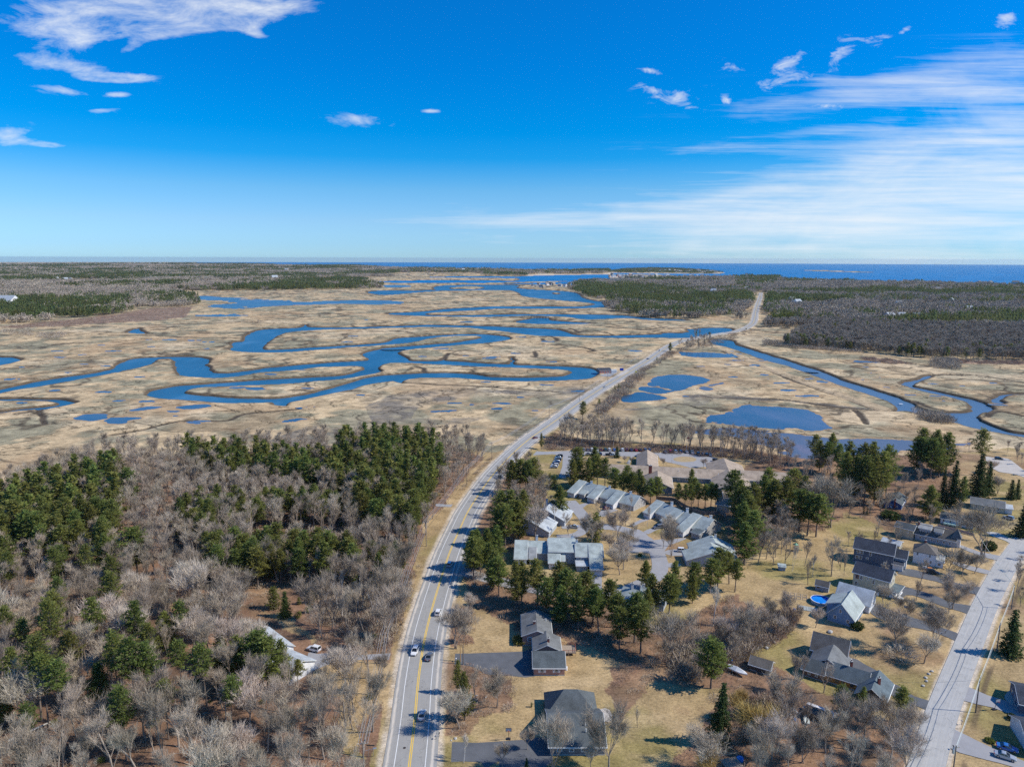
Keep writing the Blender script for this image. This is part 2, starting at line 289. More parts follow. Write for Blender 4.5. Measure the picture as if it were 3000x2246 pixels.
# each: polygon, kind (river = deep channel, pond = shallow), level of its water
waters = [(riverA, 'r'), (bridgeW, 'r'), (bWest, 'r'), (cWest, 'r'), (dWest, 'r'), (F1, 'r'), (F3, 'r'), (F3b, 'r'), (F4, 'r'), (F5, 'r'), (F6, 'r'), (F8, 'r'), (canal, 'r'), (eastC, 'r'), (sea, 's'),
          (farP1, 'p'), (farP2, 'p'), (F7, 'p'), (p3, 'p'), (p4, 'p'), (p4b, 'p'), (p5, 'p'), (p6, 'p'), (p7, 'p'), (p8, 'p'), (p9, 'p'), (w10, 'p'), (w11, 'p'), (w12, 'p'), (w13, 'p')]
pools = []   # small pools: pixel centre, metre radii, heading
for x, y, rx in [(955,962,50),(780,957,40),(655,900,45),(660,733,35),(425,775,30),(385,678,45),(385,636,35),(520,661,25),(645,599,28),(960,563,28),(1100,563,50),(1240,567,50),(1350,578,40),(730,637,30),(985,607,35),(1340,622,30),(1270,1100,50),(1905,1081,70),(1660,880,60),(1525,873,45),(1985,876,25),(60,820,50),(150,742,30),(140,972,30),(1980,1000,25),(1750,787,55),(1950,757,22),(1070,755,25),(360,891,25),(1240,515,35),(1110,1027,40),(1130,1055,30),(905,805,25),(560,722,25),
    (C2+340,622,60),(C2+650,620,50),(C2+520,672,35),(C2+810,668,32),(C2+970,675,40),(C2+955,683,30),(C2+1130,652,25),(C2+1350,857,40),(C2+1030,975,45),(C2+860,982,35),(C2+720,973,40),(C2+1260,1022,30),(C2+1180,935,25),(C2+1150,955,15),(C2+640,1027,40),(C2+1015,1008,28),(C2+740,1020,22),(C2+930,836,20),(C2+1160,545,30),(C2+1330,575,35),(C2+1330,702,18),(C2+1380,705,18),(C2+820,448,40),(C2+160,435,30),(C2+30,577,35),(C2+80,540,25),(C2+1540,895,30),(C2+130,920,20),(C2+1900,635,45),
    (C3+315,638,16),(C3+340,697,35),(C3+350,656,18),(C3+515,697,14),(C3+840,768,20),(C3+280,723,15),(C3+455,728,20),(C3+120,735,22),(C3+330,805,30),(C3+520,790,20),(C3+550,813,18),(C3+640,843,40),(C3+810,815,30),(C3+820,925,60),(C3+910,835,30),(C3+1220,777,30),(C3+1180,740,25),(C3+1380,893,20),(C3+1320,870,30),(C3+1480,920,18),(C3+1695,960,22),(C3+1650,928,16),(C3+1180,705,75),(C3+1280,808,18),(C3+1610,847,12),(C3+1820,862,14),(C3+2000,845,26),(C3+2050,985,26),(C3+330,990,25),(C3+30,930,15),(C3+520,917,16),(C3+680,890,40),(C3+1140,822,25)]:
    pools.append(((x) / 2.212, 740 + y / 2.212, rx / 2.212))
poolE = []
for px, py, rp in pools:
    x, y = G(px, py); x2, _ = G(px + rp, py); rx = abs(x2 - x)
    poolE.append((x, y, rx, rx * random.Random(int(px * 7)).uniform(0.35, 0.7), random.Random(int(px * 3)).uniform(-0.35, 0.35)))
random.seed(5)
roadline = [(1176,2420),(1199,2246),(1215.4,2108.8),(1225.3,1996.7),(1241.8,1884.6),(1261.6,1798.9),(1290.6,1700),(1318.9,1615),(1347.2,1550),(1367.6,1505),(1388,1471),(1417.4,1428),(1449,1387),(1494.4,1339.6),(1528.4,1308),(1562.3,1280.8),(1624,1238),(1696,1184),(1773,1133),(1854,1085),(1905,1054),(1949,1023),(1990,1002.5),(2040,991),(2081,984),(2125,977.5),(2168,968.5),(2196,956),(2209,942),(2214,914),(2219.6,892),(2226.8,872),(2229,858)]
RP = smooth([G(*p) for p in roadline], 6, False)
road2 = [(2690,2330),(2717,2246),(2766,2079),(2842,1885),(2887,1776),(2925,1700),(2958,1645),(2994,1595),(3050,1530),(3150,1440)]
RP2 = smooth([G(*p) for p in road2], 5, False)
def road_z(y): return 0.14 + 0.72 * sstep(330, 430, np.asarray(y, float))
# ---- the ground sheet, finer near the camera, out to the horizon
pxs = np.arange(-420, 3421, 3.05)
pys = np.concatenate([np.arange(768.6, 900, 1.6), np.arange(900, 1330, 1.35), np.arange(1330, 1440, 2.6), np.arange(1440, 2420, 5.2)])
PX, PY = np.meshgrid(pxs, pys)
PYr = PY + 0.0
# the horizon line tilts with the camera roll: keep rows parallel to it
PYr = PY + (PX - 1500) * math.tan(ROLL) * np.clip((2400 - PY) / 1600, 0, 1)
GX, GY = Garr(PX, PYr)
# the outermost row is the true horizon distance
rr = np.hypot(GX, GY)
shp = GX.shape
sdw = np.full(shp, 400.0)      # signed distance to water (negative inside)
kindw = np.zeros(shp, np.int8) # 1 river/sea 2 pond
jx = GX + (fbm(GX, GY, 14, 3, 71) - .5) * 5; jy = GY + (fbm(GX, GY, 14, 3, 72) - .5) * 5
def polyworld(poly, n=3):
    P = smooth(poly, n); x, y = Garr(P[:, 0], np.maximum(P[:, 1], 770.5)); return np.stack([x, y], 1), P
for poly, k in waters:
    Pw, Pp = polyworld(poly, 1 if k == 's' else 3)
    m = (PX > Pp[:, 0].min() - 60) & (PX < Pp[:, 0].max() + 60) & (PYr > Pp[:, 1].min() - 14) & (PYr < Pp[:, 1].max() + 22)
    X_, Y_ = jx[m], jy[m]
    if k == 's': X_, Y_ = GX[m], GY[m]
    d = segdist(X_, Y_, Pw); ins = inpoly(X_, Y_, Pw) if k != 's' else inpoly(PX[m], PYr[m], sea)
    s_ = np.where(ins, -d, d)
    if k == 'p': s_ = s_ + (fbm(X_, Y_, 26, 5, 33, .65) - 0.5) * (24 if poly in (p5, p6, farP1, farP2) else 12) + 1.0
    if poly is p6: s_ = s_ + 7 * sstep(0.52, 0.64, fbm(X_, Y_ * 3.0, 42, 3, 8))
    if k == 'p' and poly in (farP1, farP2): s_ = s_ + 45 * sstep(0.50, 0.60, fbm(X_, Y_, 110, 5, 8, .6))
    cur = sdw[m]; take = s_ < cur
    cur[take] = s_[take]; sdw[m] = cur
    kk = kindw[m]; kk[take] = 2 if k == 'p' else 1; kindw[m] = kk
def carve_land(poly):
    Pw, Pp = polyworld(poly, 3)
    m = (PX > Pp[:, 0].min() - 60) & (PX < Pp[:, 0].max() + 60) & (PYr > Pp[:, 1].min() - 14) & (PYr < Pp[:, 1].max() + 22)
    d = segdist(jx[m], jy[m], Pw); ins = inpoly(jx[m], jy[m], Pw); s_ = np.where(ins, d, -d)
    sdw[m] = np.maximum(sdw[m], np.where(s_ > -400, s_, -400))
for poly in (islA, headl, spit, isl1, isl2): carve_land(poly)
far_isl = W(*o(C2, [(1360,256),(1420,258),(1415,266),(1375,266)])); carve_land(far_isl)
bar1 = W(*o(C2, [(900,195),(1200,187),(1450,182),(1440,187),(1200,196),(1000,199)])); carve_land(bar1)
bar2 = W(*o(C2, [(700,225),(830,216),(930,222),(900,232),(800,235),(720,234)])); carve_land(bar2)
for x, y, rx, ry, a in poolE:
    m = (np.abs(GX - x) < rx * 2 + 5) & (np.abs(GY - y) < rx * 2 + 5)
    if not m.any(): continue
    dx, dy = GX[m] - x, GY[m] - y; ca, sa = math.cos(a), math.sin(a)
    u, v = dx * ca + dy * sa, -dx * sa + dy * ca
    q = np.sqrt((u / rx) ** 2 + (v / ry) ** 2); s_ = (q - 1) * ry + (fbm(GX[m], GY[m], 7, 3, 5) - .5) * 9
    cur = sdw[m]; take = s_ < cur; cur[take] = s_[take]; sdw[m] = cur; kk = kindw[m]; kk[take] = 2; kindw[m] = kk
# ---- cover masks
def soft(poly, wob=10, amp=1.0, s=90):
    if s >= 160: wob *= 2.6
    k = np.clip(900 / np.maximum(rr, 200), 0.15, 3)
    ox = (fbm(GX, GY, 18, 5, s, .65) - .5) * wob * 2 * k; oy = (fbm(GX, GY, 18, 5, s + 1, .65) - .5) * wob * 1.0 * k
    return inpoly(PX + ox, PYr + oy, poly)
inland = [(-500,1490),(0,1455),(130,1405),(300,1345),(500,1335),(700,1325),(900,1318),(1100,1300),(1330,1305),(1430,1325),(1475,1322),(1600,1240),(1700,1165),(1735,1150),(1700,1190),(1640,1250),(1640,1262),(1700,1290),(2000,1300),(2250,1340),(2350,1356),(2500,1345),(2700,1335),(2850,1325),(2950,1312),(3500,1340),(3500,2500),(-500,2500)]
westwood = [(-500,1490),(0,1455),(130,1405),(300,1345),(500,1335),(700,1325),(900,1318),(1100,1300),(1330,1305),(1420,1340),(1330,1440),(1262,1540),(1205,1680),(1160,1830),(1120,2040),(1085,2260),(1060,2500),(-500,2500)]
litterR = [[(1330,1640),(1500,1690),(1800,1760),(1930,1850),(2150,1740),(2200,1790),(2330,1800),(2290,1860),(2200,1900),(2180,1950),(2140,2000),(1900,2000),(1800,1930),(1500,1830),(1380,1760)],
  [(2110,1960),(2230,1930),(2330,2000),(2450,2040),(2640,2120),(2660,2246),(2640,2430),(1780,2430),(1960,2246),(2060,2150)],
  [(2200,1335),(2750,1330),(2820,1450),(2700,1520),(2600,1560),(2500,1500),(2400,1560),(2250,1560),(2200,1640),(2140,1640),(2120,1500)],
  [(1400,1440),(1500,1380),(1590,1400),(1600,1500),(1560,1560),(1480,1640),(1370,1660)], [(1790,1960),(1870,1940),(1900,2040),(1800,2110),(1780,2050)], [(1300,1780),(1380,1770),(1385,1890),(1310,1900)], [(1290,1930),(1500,1985),(1500,2080),(1400,2100),(1360,2160),(1290,2170)]]
redbrush = [[(1600,1262),(1700,1290),(2200,1318),(2330,1352),(2290,1375),(2180,1345),(1800,1318),(1600,1318)], W((450,470),(620,430),(850,380),(1000,360),(1250,350),(1200,420),(1000,440),(800,450),(600,460)), W((0,480),(450,435),(760,400),(500,470),(100,490)),
            W(*o(C3, [(1600,690),(2212,700),(2500,705),(2500,735),(2212,725),(1800,720)])), W(*o(C3, [(1150,675),(1350,690),(1500,720),(1380,725),(1200,700)]))]
forestFar = []   # bare earth below the far woods (their trees are built further down)
# ---- base heights
inl = soft(inland, 5); wst = soft(westwood, 6, s=93)
gz = np.zeros(shp)
dr = np.full(shp, 99.0)
m = (PX > 1000) & (PX < 2300) & (PYr > 866)
dr[m] = segdist(GX[m], GY[m], RP[::2], False)
dr2 = np.full(shp, 99.0); m = (PX > 2500); dr2[m] = segdist(GX[m], GY[m], RP2, False)
relief = (fbm(GX, GY, 60, 3, 11) - 0.5) * 1.0 + (fbm(GX, GY, 9, 3, 12) - 0.5) * 0.25
marsh = ~inl
gz += np.where(marsh, (fbm(GX, GY, 16, 4, 21) - 0.5) * 0.3, 0)
flat = inpoly(PX, PYr, [(780,1860),(960,1860),(1250,1870),(1250,2000),(1000,2010),(920,2060),(780,2060)]) | inpoly(PX, PYr, [(1240,1455),(1400,1455),(1380,1510),(1240,1505)])
gz += np.where(wst & ~flat, relief * sstep(8, 25, dr), 0)
# embankment that carries the road over the marsh
rz = road_z(GY); emb = sstep(13, 7.2, dr)
# river banks
rv = kindw == 1; pdm = kindw == 2
bw = np.clip(rr ** 2 * 4.2e-6, 0, 12); bank = sstep(0.9 + bw * .7, -1.4 - bw * .5, sdw)
gz = np.where(rv, gz * (1 - bank) - 3.4 * bank, gz)
pb = sstep(0.6, -2.0, sdw)
gz = np.where(pdm, gz * (1 - sstep(6, 0.5, sdw)) - 0.10 * sstep(3, 0.0, sdw) - 0.7 * pb, gz)
gz = gz * (1 - emb) + (rz - 0.06) * emb
# hills far off on the left and the wooded right shore
hill = 26 * np.exp(-((PX - 430) / 380) ** 2 - ((rr - 11000) / 3500) ** 2) + 16 * np.exp(-((PX - 1000) / 260) ** 2 - ((rr - 9000) / 2200) ** 2) + 10 * sstep(2500, 6000, rr) * fbm(GX, GY, 1400, 3, 41)
gz = gz + hill * sstep(5, 600, sdw)
gzf = gz + drop(GX, GY)
# ---- ground colour (albedo) per vertex
def C(*c): return np.array(c)[None, None, :]
def mixa(a, b, f): return a * (1 - f[..., None]) + b * f[..., None]
n_a = fbm(GX, GY, 90, 5, 1); n_b = fbm(GX, GY, 38, 6, 2, .6); n_c = fbm(GX, GY, 9, 4, 3); n_d = fbm(GX, GY, 20, 5, 14, .6)
straw = C(.56, .415, .24); grey = C(.27, .25, .165); dark = C(.115, .09, .06); pale = C(.64, .50, .32); rusty = C(.42, .275, .15)
alb = np.broadcast_to(straw, shp + (3,)).copy()
alb = mixa(alb, grey, sstep(0.44, 0.57, n_b) * 0.85)
alb = mixa(alb, pale, sstep(0.55, 0.75, n_a) * 0.6)
rid = np.abs(fbm(GX, GY, 75, 5, 7) - 0.5) * np.clip(700 / rr, .35, 1.6)
alb = mixa(alb, dark, sstep(0.024, 0.006, rid) * 0.85 * sstep(0.38, 0.46, n_a))
alb = mixa(alb, dark, sstep(0.60, 0.74, n_d) * 0.6)
alb = mixa(alb, rusty, sstep(0.58, 0.72, fbm(GX, GY, 70, 3, 19)) * 0.5)
alb = alb * (0.66 + 0.54 * n_c)[..., None]
# wet mud flats beside water, dark cut banks
mudc = C(.115, .085, .055)
alb = mixa(alb, C(.26, .20, .13), np.where(rv, sstep(5, 0.6, sdw), 0) * 0.35)
alb = mixa(alb, mudc, np.where(rv, sstep(2.6 + bw, 0.8 + bw * .5, sdw), 0))
alb = mixa(alb, rusty * 0.9, np.where(pdm, sstep(7, 0.5, sdw), 0) * 0.6)
mud_areas = [W(*o(C2, [(400,900),(800,880),(1250,900),(1500,860),(1600,880),(1500,960),(1350,1000),(1250,930),(900,900),(700,960),(500,1000),(450,1080),(1000,1060),(800,1106),(200,1106),(150,1000),(300,930)])), crop(1680,940,3.687,[(430,960),(900,925),(1250,920),(1330,880),(1240,820),(1300,795),(1560,800),(2212,840),(2212,856),(1600,830),(1480,860),(1420,910),(1100,940),(600,965)]),
             W(*o(C3, [(0,925),(150,920),(400,935),(700,950),(1200,1010),(1190,1020),(650,962),(350,950),(180,945),(130,990),(0,1000)])), [(780,1290),(930,1240),(1010,1260),(1000,1300),(860,1330)]]
for k, a in enumerate(mud_areas):
    mk = soft(a, 4, s=120 + k)
    alb = mixa(alb, C(.17, .15, .125), mk * (0.25 + 0.6 * sstep(0.35, 0.6, n_d)))
creeks = [W((240,1005),(270,1060),(290,1106)), W((720,1180),(900,1150),(1160,1092),(1440,1088),(1520,1070),(1600,1040),(1950,1010)), W((740,745),(770,770)), W((100,1040),(240,1018),(330,1000)), W((900,520),(1200,523),(1500,517),(1700,498)), W((720,535),(1000,537),(1250,548),(1560,553)), W((960,470),(1400,455),(1750,435),(2000,412)),
          W(*o(C2, [(1290,545),(1370,545),(1400,570),(1320,575),(1300,555)])), W(*o(C2, [(1310,592),(1480,600),(1560,612),(1640,632),(1600,640)])), W(*o(C2, [(1250,640),(1260,670),(1240,672)])), W(*o(C2, [(400,840),(640,852),(1000,870),(1180,885),(1400,900)])), W(*o(C2, [(1480,490),(1510,500),(1540,515)])), W(*o(C2, [(1980,498),(2060,486),(2100,480)])), W(*o(C2, [(1760,530),(1700,515),(1640,508)])),
          W(*o(C2, [(640,690),(680,670),(690,650)])), W(*o(C2, [(540,770),(530,750),(480,735)])), W(*o(C3, [(260,640),(500,735),(700,820),(900,890),(1100,960),(1270,1015),(1390,1020)])), W(*o(C3, [(130,930),(400,945),(700,955),(1000,1000),(1250,1018)])), W(*o(C3, [(1620,792),(1760,788),(1950,800),(2212,842),(2500,880)])), W(*o(C3, [(1110,1020),(1160,1060),(1190,1106)])), W(*o(C3, [(1960,1060),(2050,1025),(2212,1055)])), W(*o(C3, [(380,610),(600,690),(850,770),(1100,860),(1350,950)])), W(*o(C2, [(310,398),(900,412),(1600,440),(2000,452),(2212,462)])), W(*o(C3, [(260,560),(330,570)])),
          W(*o(C3, [(1500,960),(1600,1000),(1700,1022)])), W(*o(C3, [(1880,955),(1700,910),(1550,872)]))]
for c in creeks:
    Pc = smooth(c, 4, False); x, y = Garr(Pc[:, 0], Pc[:, 1]); m = (PX > Pc[:, 0].min() - 8) & (PX < Pc[:, 0].max() + 8) & (PYr > Pc[:, 1].min() - 8) & (PYr < Pc[:, 1].max() + 8)
    d = segdist(jx[m], jy[m], np.stack([x, y], 1), False); wd = 1.3 + rr[m] / 420
    f = sstep(wd * 1.3, wd * 0.5, d)[:, None]; alb[m] = alb[m] * (1 - f) + np.array([.09, .07, .05]) * f
    gzf[m] -= f[:, 0] * 0.7 * (sdw[m] > 1)
dyke = smooth(W(*o(C3, [(260,620),(500,725),(700,800),(1000,910),(1300,1010)])), 4, False); x, y = Garr(dyke[:, 0], dyke[:, 1])
d = segdist(GX, GY, np.stack([x, y], 1)[::2], False); f = sstep(8, 5, d); alb = mixa(alb, C(.48, .36, .22), f * 0.9)
for k, a in enumerate(redbrush):
    alb = mixa(alb, C(.235, .155, .115) * (0.7 + 0.6 * n_c[..., None]), soft(a, 8, s=140 + k) * 0.85)
# inland: dry lawn by default
lawn = mixa(np.broadcast_to(C(.40, .285, .145), shp + (3,)).copy(), C(.24, .205, .07), sstep(0.45, 0.66, fbm(GX, GY, 26, 4, 51)) * 0.7)
lawn = mixa(lawn, C(.52, .38, .21), sstep(0.50, 0.75, fbm(GX, GY * 2, 16, 4, 52)) * 0.6) * (0.78 + 0.44 * n_c)[..., None]
litter = mixa(np.broadcast_to(C(.255, .150, .095), shp + (3,)).copy(), C(.13, .085, .06), sstep(0.45, 0.65, fbm(GX, GY, 11, 4, 53)) * 0.7)
litter = mixa(litter, C(.36, .235, .135), sstep(0.52, 0.72, fbm(GX, GY, 23, 4, 54)) * 0.7) * (0.75 + 0.5 * n_c)[..., None]
lawn = mixa(lawn, litter, sstep(0.56, 0.70, fbm(GX, GY, 40, 5, 58, .6)) * 0.65)
def put(base, c, f): return mixa(base, c, np.clip(f, 0, 1))
alb = put(alb, lawn, inl.astype(float)); alb = put(alb, litter, wst.astype(float))
for k, a in enumerate(litterR): alb = put(alb, litter, soft(a, 7, s=160 + k) * 0.9)
clear = [[(690,1610),(740,1590),(880,1575),(1010,1585),(1060,1620),(960,1640),(760,1640)], [(760,1790),(830,1800),(905,1850),(935,1880),(920,1885),(880,1860),(820,1840),(780,1810)], [(905,1950),(1010,1930),(1130,1945),(1140,2010),(1060,2130),(1090,2220),(1020,2200),(1010,2050),(930,2000)], [(1205,1680),(1262,1540),(1330,1440),(1440,1330),(1470,1330),(1380,1440),(1290,1570),(1230,1700)]]
for k, a in enumerate(clear): alb = put(alb, mixa(litter, lawn * 1.05, np.full(shp, 0.85)), soft(a, 8, s=180 + k).astype(float))
# sandy road edges
sandc = C(.58, .49, .38)
ledge = sstep(0.36, 0.52, fbm(GX, GY, 7, 3, 61)); alb = put(alb, sandc * (0.85 + 0.3 * n_c[..., None]), sstep(8.6, 7.0, dr + 1.2 * (n_c - .5)) * (0.5 + 0.5 * ledge))
alb = put(alb, sandc * (0.85 + 0.3 * n_c[..., None]), sstep(5.0, 4.0, dr2 + 1.2 * (n_c - .5)))
alb = put(alb, C(.14, .10, .065), sstep(1.0, 0.3, np.abs(dr2 - 7.0)) * sstep(0.45, 0.6, fbm(GX, GY, 20, 2, 66)) * (GX < 1e9) * 0.8)
# beaches
beach = [W(*o(C2, [(1205,152),(1210,142),(1500,140),(1700,136),(1760,128),(1930,125),(1930,130),(1720,141),(1460,145)])), [(1782,812),(1800,807),(1850,812),(1990,818),(1990,822),(1860,819)], headl[5:] + headl[:1]]
for k, a in enumerate(beach): alb = put(alb, C(.62, .52, .40), inpoly(PX, PYr, a) * 0.9)
# far fields between woods
fardark = sstep(600, 900, rr) * (sdw > 0)
gm = np.zeros(shp)
GRID = dict(PX=PX, PY=PYr)
nr, nc_ = shp
V = np.stack([GX, GY, gzf], -1).reshape(-1, 3)
ii = np.arange(nr * nc_).reshape(nr, nc_)
Fq = np.stack([ii[:-1, :-1], ii[1:, :-1], ii[1:, 1:], ii[:-1, 1:]], -1).reshape(-1, 4)
mg = bpy.data.materials.new("ground"); mg.use_nodes = True; t = NT(mg.node_tree); b = mg.node_tree.nodes['Principled BSDF']
at = t.n('ShaderNodeAttribute', attribute_name='albedo'); geo = t.n('ShaderNodeNewGeometry')
nA = t.noise(t.mapping(geo.outputs['Position'], (1, 1.6, 1)), 0.9, 6, 0.7); nB = t.noise(geo.outputs['Position'], 0.17, 5, 0.6); nE = t.noise(geo.outputs['Position'], 2.4, 4, 0.8)
f = t.m('ADD', t.m('MULTIPLY', nA, 1.15), t.m('MULTIPLY', nB, 0.75)); f = t.m('ADD', t.m('MULTIPLY', t.m('SUBTRACT', f, 0.95), 1.6), t.m('ADD', .42, t.m('MULTIPLY', nE, 1.16)))
nC = t.noise(geo.outputs['Position'], 0.05, 8, 0.75, .3); nD = t.noise(geo.outputs['Position'], 0.014, 9, 0.6, .5)
crk = t.m('LESS_THAN', t.m('ABSOLUTE', t.m('SUBTRACT', nD, .5)), .006); pat = t.m('MULTIPLY', t.m('SUBTRACT', nC, .5), 2.2)
mk = t.m('ADD', 1.0, t.m('MULTIPLY', at.outputs['Alpha'], t.m('SUBTRACT', pat, t.m('MULTIPLY', crk, .6)))); f = t.m('MULTIPLY', f, t.m('MAXIMUM', mk, .3))
cc = t.n('ShaderNodeVectorMath', operation='SCALE'); t.l(at.outputs['Color'], cc.inputs[0]); t.l(f, cc.inputs['Scale'])
t.l(cc.outputs[0], b.inputs['Base Color']); b.inputs['Roughness'].default_value = 0.95; b.inputs['Specular IOR Level'].default_value = 0.08
bn = t.n('ShaderNodeBump'); bn.inputs['Strength'].default_value = 0.6; bn.inputs['Distance'].default_value = 0.35; t.l(nA, bn.inputs['Height']); t.l(bn.outputs[0], b.inputs['Normal'])
me = fastmesh("ground", V, Fq, [mg], 4)
ca = me.color_attributes.new("albedo", 'FLOAT_COLOR', 'POINT')
ca.data.foreach_set('color', np.concatenate([np.clip(alb, 0.01, 1).reshape(-1, 3), (marsh & (sdw > 3)).astype(float).reshape(-1, 1)], 1).astype(np.float32).ravel())
me.polygons.foreach_set('use_smooth', np.ones(len(me.polygons), bool))
ground = link("ground", me); tag(ground, kind='structure')
def gh(x, y):      # ground height at a point near the camera (inland is nearly flat)
    return drop(x, y)
# ---- water
def water_mat(name, deep, wave=0.35, scl=0.25, rough=0.12, spec=.5, silt=False):
    m = bpy.data.materials.new(name); m.use_nodes = True; t = NT(m.node_tree); b = m.node_tree.nodes['Principled BSDF']
    geo = t.n('ShaderNodeNewGeometry'); n1 = t.noise(t.mapping(geo.outputs['Position'], (0.5, 1.3, 1)), scl, 5, 0.65); n2 = t.noise(geo.outputs['Position'], 0.006, 3, 0.5)
    n3 = t.noise(t.mapping(geo.outputs['Position'], (1, .35, 1), (0, 0, .5)), .035, 5, .6); f3 = t.m('ADD', t.m('MULTIPLY', n2, .5), t.m('MULTIPLY', n3, .5))
    c1 = t.ramp(f3, [(0.36, [c * .72 for c in deep]), (0.52, deep), (0.66, [deep[0] * 2.2 + .02, deep[1] * 1.5, deep[2] * 1.35])])
    if silt:
        sx = t.n('ShaderNodeSeparateXYZ'); t.l(geo.outputs['Position'], sx.inputs[0]); fx = t.m('MULTIPLY', t.m('MULTIPLY', t.m('SUBTRACT', sx.outputs[0], 190), .008, clamp=True), t.m('MULTIPLY', t.m('SUBTRACT', 1000, sx.outputs[1]), .004, clamp=True)); c1 = t.mixc(t.m('MULTIPLY', fx, .75), c1, (.10, .165, .255))
    t.l(c1, b.inputs['Base Color']); t.l(t.m('ADD', rough - .12, t.m('MULTIPLY', n3, .25)), b.inputs['Roughness'])
    b.inputs['Roughness'].default_value = rough; b.inputs['IOR'].default_value = 1.33; b.inputs['Specular IOR Level'].default_value = spec
    bn = t.n('ShaderNodeBump'); bn.inputs['Strength'].default_value = wave; bn.inputs['Distance'].default_value = 1.0; t.l(n1, bn.inputs['Height']); t.l(bn.outputs[0], b.inputs['Normal'])
    return m
M_sea = water_mat("sea_water", (.001, .165, .40), 0.12, 0.05, 0.5, .18); M_riv = water_mat("river_water", (.022, .135, .255), 0.2, 0.12, 0.4, .35, True); M_shal = water_mat("shallow_water", (.10, .125, .175), 0.12, 0.2, 0.3, .4); M_pond = water_mat("pond_water", (.032, .095, .175), 0.12, 0.2, 0.25, .4)
def fan(name, p0, p1, r0, r1, lvl, m, k=1.035):
    rs = [r0]
    while rs[-1] < r1: rs.append(rs[-1] * k)
    th = np.linspace(p0, p1, 90); RR_, TH = np.meshgrid(rs, th, indexing='ij')
    x, y = RR_ * np.sin(TH), RR_ * np.cos(TH); V = np.stack([x, y, lvl + drop(x, y)], -1).reshape(-1, 3); a, c = x.shape; ii = np.arange(a * c).reshape(a, c)
    Fq = np.stack([ii[:-1, :-1], ii[:-1, 1:], ii[1:, 1:], ii[1:, :-1]], -1).reshape(-1, 4)
    oo = link(name, fastmesh(name, V, Fq, [m], 4)); tag(oo, kind='structure'); return oo
fan("river_water", -1.0, 1.0, 320, 3400, -1.6, M_riv)
fan("sea_water", -1.0, 1.0, 3400 * 1.0, 52000, -1.6, M_sea)
PV, PF, SH = [], [], []
def pond_sheet(poly_w, lvl=-0.10):
    c = poly_w.mean(0); P = poly_w
    vv = [Vector((p[0], p[1], 0)) for p in P]; base = len(PV)
    for p in P: PV.append((p[0], p[1], lvl + drop(p[0], p[1])))
    for tri in geometry.tessellate_polygon([vv]): PF.append(tuple(base + k for k in tri))
for i, (poly, k) in enumerate(waters):
    if k == 'p':
        Pw, _ = polyworld(poly, 2); c = Pw.mean(0); shal = poly in (p6, p8, p9); n_f = len(PF)
        d = Pw - c; L = np.linalg.norm(d, axis=1, keepdims=True); pond_sheet(c + d * (1 + 6.0 / np.maximum(L, 5)), -0.10 - 0.002 * i); SH += [1 if shal else 0] * (len(PF) - n_f)
for i, (x, y, rx, ry, a) in enumerate(poolE):
    th = np.linspace(0, 2 * math.pi, 14, endpoint=False); u, v = np.cos(th) * (rx + 5), np.sin(th) * (ry + 5); ca_, sa_ = math.cos(a), math.sin(a)
    pond_sheet(np.stack([x + u * ca_ - v * sa_, y + u * sa_ + v * ca_], 1), -0.16 - 0.001 * (i % 9))
me = newmesh("pond_water", PV, PF, [M_pond, M_shal], SH + [0] * (len(PF) - len(SH))); tag(link("pond_water", me), kind='structure')
